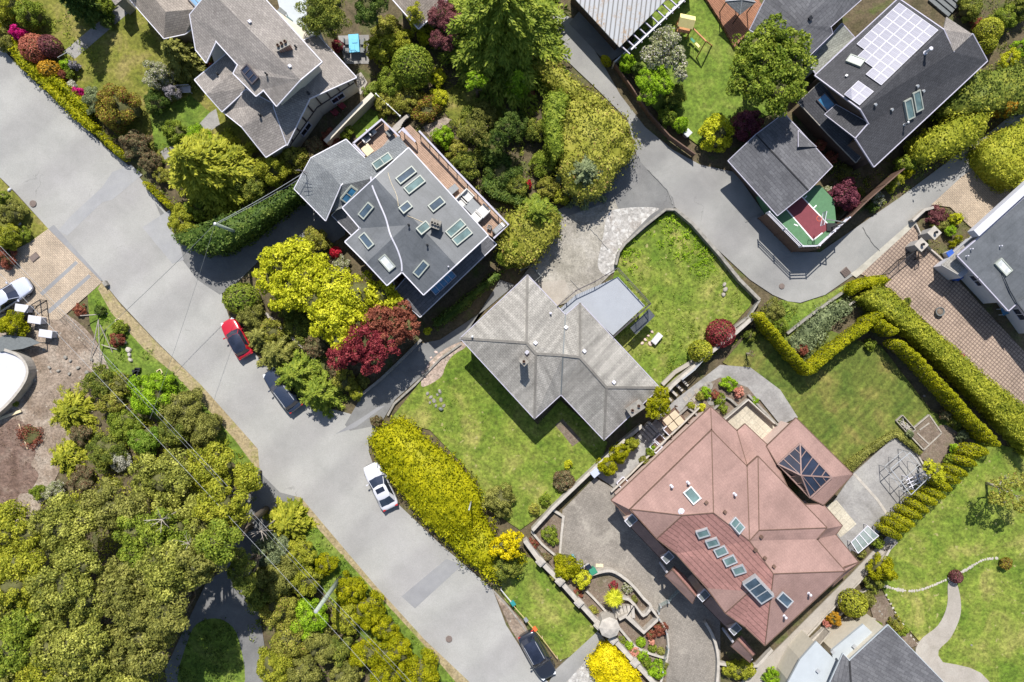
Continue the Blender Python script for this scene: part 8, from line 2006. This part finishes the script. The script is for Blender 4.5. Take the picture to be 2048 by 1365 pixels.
t = thing('plywood_sheet', 1196, 1132, 'plywood sheet lying beside the green bin', 'plywood', 0, -20); part(t, 'panel', 'wood_pale', lambda m: (m.box((0, 0, 0.06), (0.9, 0.5, 0.03)), m.box((0.1, 0.1, 0.09), (0.7, 0.3, 0.03), Matrix.Rotation(0.3, 3, 'Z'))))
# gate pillars right
for (x, y, lb) in ((1869, 466, 'pale gate pillar with lamp beside the pillar bed, upper'), (1843, 490, 'pale gate pillar with lamp beside the iron gates, lower')):
    t = thing('gate_pillar', x, y, lb, 'gate pillar', 2.0); t.location.z = 0
    part(t, 'pillar', 'wall_grey', lambda m: m.box((0, 0, 0.95), (0.75, 0.75, 1.9), Matrix.Rotation(R(-45), 3, 'Z')), bevel=0.02); part(t, 'cap', 'pale_stone', lambda m: m.box((0, 0, 1.96), (0.95, 0.95, 0.12), Matrix.Rotation(R(-45), 3, 'Z')), bevel=0.02)
    part(t, 'lantern', 'black', lambda m: m.lathe((0, 0, 2.02), [(0.1, 0), (0.05, 0.08), (0.12, 0.15), (0.14, 0.4), (0, 0.55)], 6))
tag(fence('iron_gate', [(1838, 498), (1812, 517), (1778, 548)], 1.5, 'black iron gate leaf standing open over the lattice driveway', 'black', 'black', kind='picket', pr=0.035), cat='gate')
tag(fence('iron_gate', [(1852, 502), (1850, 512), (1843, 517)], 1.4, 'short black iron gate leaf behind the lower pillar', 'black', 'black', kind='picket', pr=0.035), cat='gate')
t = thing('round_planter', 1875, 624, 'round dark planter alone on the lattice driveway', 'planter', 0); part(t, 'pot', 'gutter_grey', lambda m: m.lathe((0, 0, 0), [(0.25, 0), (0.4, 0.25), (0.42, 0.5), (0.36, 0.5), (0.34, 0.42), (0, 0.42)], 18)); part(t, 'earth', 'bedsoil', lambda m: m.lathe((0, 0, 0.4), [(0.34, 0), (0.2, 0.08), (0, 0.1)], 12))
t = thing('garden_table', 2003, 622, 'small patio table with glass top below the right edge house', 'table', 0, 20); part(t, 'tabletop', 'pane_blue', lambda m: m.box((0, 0, 0.72), (0.9, 0.7, 0.04))); [part(t, 'leg', 'white', lambda m: m.box((a, b, 0.35), (0.05, 0.05, 0.7))) for a in (-0.38, 0.38) for b in (-0.28, 0.28)]
shrubs([(1922, 712, 9, 0.5, 'magenta', 'magenta petunias on the kerb of the lattice driveway, upper', dict(name='flower_bed', cat='flower bed', ry=5, rot=-45)), (1930, 719, 7, 0.4, 'whitef', 'white petunias on the kerb of the lattice driveway', dict(name='flower_bed', cat='flower bed', ry=5)), (2006, 795, 13, 0.5, 'redf', 'red petunias on the kerb of the lattice driveway, lower', dict(name='flower_bed', cat='flower bed', ry=5, rot=-45)), (2016, 806, 9, 0.5, 'magenta', 'magenta petunias on the kerb of the lattice driveway, lowest', dict(name='flower_bed', cat='flower bed', ry=5, rot=-45))])
# terrace frame (open greenhouse frame)
t = empty('greenhouse_frame', tuple(P(1820, 960, 0)), 'open metal greenhouse frame on the grey terrace', 'greenhouse frame')
Q = [(1781, 938), (1820, 905), (1858, 955), (1822, 990)]; H_ = 2.3; mb = MB(); tp = [P(x, y, H_) for x, y in Q]
for i in range(4):
    a, b = tp[i], tp[(i + 1) % 4]; mb.bar(a, b, 0.06); mb.bar(a * 1.0 - up * 1.2, b - up * 1.2, 0.04)
    mb.bar(a, Vector((a.x, a.y, 0)), 0.06); c_ = (a + b) / 2; mb.bar(c_, Vector((c_.x, c_.y, 0)), 0.04)
place(mb.build('frame', M['metal']), t); mb = MB()
for k in range(1, 4): mb.bar(tp[0].lerp(tp[3], k / 4), tp[1].lerp(tp[2], k / 4), 0.05) if k == 2 else mb.bar(tp[3].lerp(tp[2], k / 4), tp[3].lerp(tp[2], k / 4) - up * 2.2, 0.05)
place(mb.build('rafter', M['metal']), t)
t = thing('trellis', 1836, 958, 'white wooden trellis leaning in the greenhouse frame', 'trellis', 1.2, 25); part(t, 'lattice', 'white', lambda m: ([m.bar((-1.1, -0.35 + i * 0.35, 0), (1.1, -0.35 + i * 0.35, 0), 0.07) for i in range(3)], [m.bar((-0.8 + i * 0.8, -0.6, 0.03), (-0.8 + i * 0.8, 0.6, 0.03), 0.07) for i in range(3)])); [part(t, 'leg', 'white', lambda m: m.bar((a, b, -1.2), (a, b, 0), 0.07)) for a, b in ((-0.8, 0.5), (0.8, -0.5))]
t = thing('cold_frame', 1808, 850, 'pale cold frame full of dry stems beside the striped lawn', 'cold frame', 0, -48); part(t, 'box', 'wood_grey', lambda m: (m.bar((-0.9, -0.4, 0.2), (0.9, -0.4, 0.2), 0.06, 0.4), m.bar((-0.9, 0.4, 0.2), (0.9, 0.4, 0.2), 0.06, 0.4), m.bar((-0.9, -0.4, 0.2), (-0.9, 0.4, 0.2), 0.06, 0.4), m.bar((0.9, -0.4, 0.2), (0.9, 0.4, 0.2), 0.06, 0.4))); part(t, 'stems', 'pale_stone', lambda m: [m.bar((random.uniform(-.8, .8), random.uniform(-.35, .35), 0.2), (random.uniform(-.8, .8), random.uniform(-.35, .35), 0.35), 0.04) for i in range(26)])
t = empty('vegetable_bed', tuple(P(1850, 865, 0)), 'timber-framed vegetable bed beside the cold frame', 'vegetable bed')
mb = MB()
for a, b in (((1826, 856), (1857, 830)), ((1857, 830), (1882, 866)), ((1882, 866), (1846, 900)), ((1846, 900), (1818, 870)), ((1838, 860), (1857, 846)), ((1833, 866), (1856, 888))): mb.bar(P(*a, 0.15), P(*b, 0.15), 0.12, 0.3)
place(mb.build('timber', M['wood_grey']), t); mb = MB(); mb.prism([pz(x, y, 0) for x, y in [(1826, 858), (1857, 832), (1880, 866), (1846, 897), (1820, 870)]], 0, 0.12 + ZL[0]); place(mb.build('earth', M['bedsoil']), t)
t = empty('glass_house', tuple(P(1728, 1080, 0)), 'low glazed lean-to beside the narrow terrace bed', 'glass lean-to')
mb = MB(); g4 = [P(1702, 1085, 0.9), P(1735, 1052, 0.9), P(1757, 1072, 1.5), P(1716, 1107, 1.5)]; mb.add(g4 + [v_ - up * 0.03 for v_ in g4], [(0, 1, 2, 3), (7, 6, 5, 4), (0, 4, 5, 1), (1, 5, 6, 2), (2, 6, 7, 3), (3, 7, 4, 0)]); place(mb.build('glass', M['clear']), t)
mb = MB(); [mb.bar(g4[0].lerp(g4[1], k / 4) + up * .03, g4[3].lerp(g4[2], k / 4) + up * .03, 0.05) for k in range(5)]; mb.bar(g4[0], g4[1], 0.06); mb.bar(g4[3], g4[2], 0.06); [mb.bar(v_, Vector((v_.x, v_.y, 0)), 0.06) for v_ in g4]; place(mb.build('glazing_bar', M['white']), t)
# gazebo seat with cushions
t = empty('cushioned_bench', tuple(P(1347, 843, 0)), 'square daybed with cream cushions in the brown timber frame', 'daybed')
c_ = P(1347, 842, 0.5); Mx = Matrix.Rotation(R(40), 3, 'Z')
mb = MB(); mb.box((c_.x, c_.y, 0.22), (1.9, 1.7, 0.44), Mx); place(mb.build('frame', M['wood_brown']), t)
for a in (-0.4, 0.4):
    for b in (-0.36, 0.36): mb = MB(); mb.box(Vector((c_.x, c_.y, 0.52)) + Mx @ Vector((a, b, 0)), (0.74, 0.66, 0.16), Mx); place(mb.build('cushion', M['cloth_cream'], bevel=0.04), t)
for a in (-1.05, 1.05):
    for b in (-0.9, 0.9): mb = MB(); q = Vector((c_.x, c_.y, 0)) + Mx @ Vector((a, b, 0)); mb.bar(q, q + up * 1.1, 0.1); place(mb.build('post', M['wood_brown']), t)
for x, y, lb in ((1318, 880, 'white box planter with red earth under the red skirt roof, upper'), (1337, 858, 'white box planter beside the cream daybed'), (1310, 893, 'white box planter with red earth under the red skirt roof, lower'), (1245, 965, 'white box planter near the left roof corner of the red-roofed house')):
    t = thing('box_planter', x, y, lb, 'planter', 0, 45); part(t, 'box', 'white', lambda m: ([m.box((s * 0.42, 0, 0.25), (0.08, 0.9, 0.5)) for s in (-1, 1)], [m.box((0, s * 0.42, 0.25), (0.76, 0.08, 0.5)) for s in (-1, 1)])); part(t, 'earth', 'wood_brown', lambda m: m.box((0, 0, 0.2), (0.74, 0.74, 0.38)))
for k, (x, y) in enumerate([(1378, 790), (1388, 798), (1397, 806), (1371, 798), (1381, 806), (1390, 814), (1402, 788), (1393, 782)]):
    mb = MB(); p = P(x, y, 0); mb.box((0, 0, 0.06), (0.42, 0.42, 0.12), Matrix.Rotation(R(-48), 3, 'Z')); o = mb.build('stepping_stone', M['concrete'], bevel=0.01); o.location = p; tag(o, 'square stepping stone in the grid at the flagged walk', 'stepping stone', 'square stepping stones at the flagged walk')
for x, y, lb in ((1416, 772, 'round millstone in the shade at the flagged walk'), (1422, 802, 'round millstone near the small planter box')): mb = MB(); p = P(x, y, 0); mb.lathe((0, 0, 0), [(0.42, 0), (0.42, 0.16), (0.1, 0.18), (0.1, 0.1), (0, 0.1)], 20); o = mb.build('millstone', M['stone']); o.location = p; tag(o, lb, 'millstone')
# things by the grey house deck
t = thing('white_cabinet', 1312, 678, 'white cabinet lying beside the grey deck', 'cabinet', 0, -40); part(t, 'body', 'white', lambda m: m.box((0, 0, 0.3), (0.55, 1.1, 0.55)), bevel=0.02); part(t, 'door', 'cloth_white', lambda m: m.box((0, 0, 0.59), (0.48, 1.0, 0.03)))
stones([(1290, 680), (1296, 672), (1303, 664), (1300, 688), (1284, 687)], 0.2, 'broken block in the rubble beside the white cabinet', 'rubble beside the grey deck', 'wall_pink', 0.25)
stones([(1448, 570), (1450, 580), (1446, 590)], 0.3, 'piece of the dead tree stump on the walled lawn', 'stump pieces on the walled lawn', 'wood_grey', 0.3)
# west plot things
mb = MB(); q_ = smooth_poly([(-40, 705), (5, 702), (30, 710), (46, 724), (52, 746), (41, 772), (8, 812), (-40, 850)], 4); mb.prism([pz(x, y, 1.0) for x, y in q_], 0, 1.0)
t = thing('curved_slab', 20, 760, 'white curved concrete slab at the left edge', 'concrete slab'); o = place(mb.build('slab', M['wall_white']), t)
mb = MB(); mb.prism(strip_pts([pz(x, y, 1.25) for x, y in smooth_poly([(8, 700), (32, 709), (48, 724), (54, 746), (42, 774), (8, 814), (-40, 852)], 4, False)], 0.25), 0, 1.25); place(mb.build('rim_wall', M['pale_stone']), t)
for x, y, lb in ((44, 617, 'grey-white stone block beside the car, first of three'), (70, 640, 'grey-white stone block, middle of three'), (92, 668, 'white stone block nearest the churned earth')):
    mb = MB(); p = P(x, y, 0.9); mb.box((0, 0, 0.45), (1.1, 0.6, 0.9), Matrix.Rotation(R(-8), 3, 'Z')); mb.box((0, 0, 0.95), (1.25, 0.72, 0.12), Matrix.Rotation(R(-8), 3, 'Z')); o = mb.build('gate_post', M['wall_white'], bevel=0.04); o.location = (p.x, p.y, 0); tag(o, lb, 'gate post')
mb = MB(); mb.prism([pz(x, y, 1.2) for x, y in [(-30, 690), (10, 670), (60, 676), (80, 686), (45, 698), (0, 704)]], 1.1, 1.2); [mb.tube((P(x, y, 1.1).x, P(x, y, 1.1).y, 0), P(x, y, 1.1), 0.05, 0.05, 6) for x, y in ((5, 672), (80, 686), (45, 698))]
t = thing('dark_sheet', 45, 682, 'dark grey sheet on posts beside the white curved slab', 'canopy'); place(mb.build('sheet', M['gutter_grey']), t)  # flat dark grey sheet held on thin posts
t = empty('timber_pile', tuple(P(200, 690, 0)), 'tripod of pale bare poles on the churned earth', 'pole tripod')
for a, b in (((197, 640), (200, 735)), ((197, 640), (180, 722)), ((200, 650), (225, 705)), ((160, 632), (215, 628)), ((203, 690), (235, 700))): mb = MB(); mb.tube(P(*a, 1.2 if a[1] < 660 else 0.4), P(*b, 0.08), 0.05, 0.04, 7); place(mb.build('pole', M['bark_pale']), t)
mb = MB(); mb.bar(P(0, 838, 0.1), P(42, 822, 0.2), 0.25, 0.12); tag(mb.build('timber_beam', M['wood_pale']), 'pale timber beam lying below the white curved slab', 'beam')
mb = MB(); mb.bar(P(38, 848, 0.15), P(55, 898, 0.15), 0.07, 0.07); tag(mb.build('timber_beam', M['wood_pale']), 'thin pale stick lying on the dug soil', 'beam')
mb = MB()
for k in range(14): a = P(random.uniform(266, 278), 738 + k * 2.6, 0.1); mb.box(a + up * 0.12, (0.5, 0.22, 0.3), Matrix.Rotation(random.uniform(-0.6, 0.6), 3, 'Z'))
tag(mb.build('debris_heap', M['black']), 'black debris heap beside the white stones', 'debris heap')
t = thing('wooden_crate', 320, 744, 'small pale square frame on the roadside bank, lower', 'frame', 0, 30); part(t, 'frame', 'wood_pale', lambda m: [m.bar(a, b, 0.06, 0.1) for a, b in (((-.2, -.2, .1), (.2, -.2, .1)), ((.2, -.2, .1), (.2, .2, .1)), ((.2, .2, .1), (-.2, .2, .1)), ((-.2, .2, .1), (-.2, -.2, .1)))])
t = thing('wooden_crate', 237, 643, 'small pale square frame on the roadside bank, upper', 'frame', 0, 20); part(t, 'frame', 'wood_pale', lambda m: [m.bar(a, b, 0.06, 0.1) for a, b in (((-.2, -.2, .1), (.2, -.2, .1)), ((.2, -.2, .1), (.2, .2, .1)), ((.2, .2, .1), (-.2, .2, .1)), ((-.2, .2, .1), (-.2, -.2, .1)))])
# survey tape / boom across the small lawn strip
t = empty('boundary_string', tuple(P(1060, 1250, 0)), 'yellow string with teal, black and orange markers across the small lawn strip', 'marker string')
mb = MB(); mb.tube(P(1022, 1206, 0.8), P(1085, 1278, 0.8), 0.03, 0.03, 6); mb.tube(P(1085, 1278, 0.8), P(1115, 1318, 0.6), 0.03, 0.03, 6); place(mb.build('string', M['rope']), t)
for q, mt, s_ in (((1026, 1207), 'plastic_teal', 0.38), ((1052, 1240), 'plastic_grey', 0.32), ((1070, 1258), 'plastic_orange', 0.32)): mb = MB(); c_ = P(*q, 0.8); mb.box(c_, (s_, s_ * 1.3, 0.2), Matrix.Rotation(R(35), 3, 'Z')); place(mb.build('marker', M[mt], bevel=0.02), t)
mb = MB(); [mb.tube((P(*q, 0.8).x, P(*q, 0.8).y, 0), P(*q, 0.8), 0.03, 0.03, 6) for q in ((1022, 1206), (1085, 1278), (1115, 1318))]; place(mb.build('stake', M['wood_pale']), t)
mb = MB(); mb.tube(P(1002, 1180, 0.9), P(1022, 1204, 0.9), 0.045, 0.045, 6); mb.tube((P(1002, 1180, .9).x, P(1002, 1180, .9).y, 0), P(1002, 1180, 0.9), 0.04, 0.04, 6); tag(mb.build('white_pipe', M['white']), 'short white pipe beside the teal marker', 'pipe')
for x, y, lb in ((831, 872, 'white box at the back of the broad yellow hedge'), (846, 886, 'small grey box at the back of the broad yellow hedge')): mb = MB(); p = P(x, y, 0); mb.box((0, 0, 0.25), (0.38, 0.34, 0.5), Matrix.Rotation(0.5, 3, 'Z')); mb.box((0, 0, 0.52), (0.42, 0.38, 0.05), Matrix.Rotation(0.5, 3, 'Z')); o = mb.build('utility_box', M['white' if 'white' in lb else 'metal'], bevel=0.02); o.location = p; tag(o, lb, 'utility box')
mb = MB(); p = P(1188, 942, 0); mb.box((p.x, p.y, 0.55), (0.7, 0.55, 1.1), Matrix.Rotation(R(40), 3, 'Z')); mb.box((p.x, p.y, 1.14), (0.8, 0.65, 0.08), Matrix.Rotation(R(40), 3, 'Z')); tag(mb.build('utility_box', M['silver'], bevel=0.02), 'pale blue metal box at the forecourt wall under the yellow-green shrubs', 'utility box')
# small gate by the grey house top corner
tag(fence('gate', [(1042, 540), (1062, 530), (1082, 552), (1066, 566)], 1.4, 'dark metal gate frame at the top corner of the grey house', 'gutter_grey', 'gutter_grey', kind='rail'), cat='gate')
# front porch bench in the shade by the timbered gable
for x, y, lb in ((672, 228, 'upper of two dark red chairs beneath the timbered gable'), (686, 215, 'dark red chair nearest the white window under the timbered gable')): chair(x, y, 0, 45, 'cloth_maroon', lb, 0.55, sofa=False, name='garden_chair')
# terrace furniture on the roof terrace
table(566, 30, 3.0, -40, 0.8, 0.6, 'gutter_grey', 'dark table on the white roof terrace, upper', 0.5); table(580, 46, 3.0, -40, 0.7, 0.5, 'pane_green', 'glass-topped table on the white roof terrace, lower', 0.5)
chair(592, 60, 3.0, 50, 'cloth_white', 'white chair on the white roof terrace', 0.6, sofa=False)
# stone steps near the top right
t = empty('stone_steps', tuple(P(1900, 20, 0)), 'dark stone steps at the top edge right of the solar roof', 'steps')
for k in range(6): mb = MB(); p = P(1880 + k * 6, 14 - k * 7, 0.2); mb.box((p.x, p.y, 0.1 + 0.06 * k), (2.4, 0.4, 0.2 + 0.12 * k), Matrix.Rotation(R(-40), 3, 'Z')); place(mb.build('step', M['gutter_grey']), t)
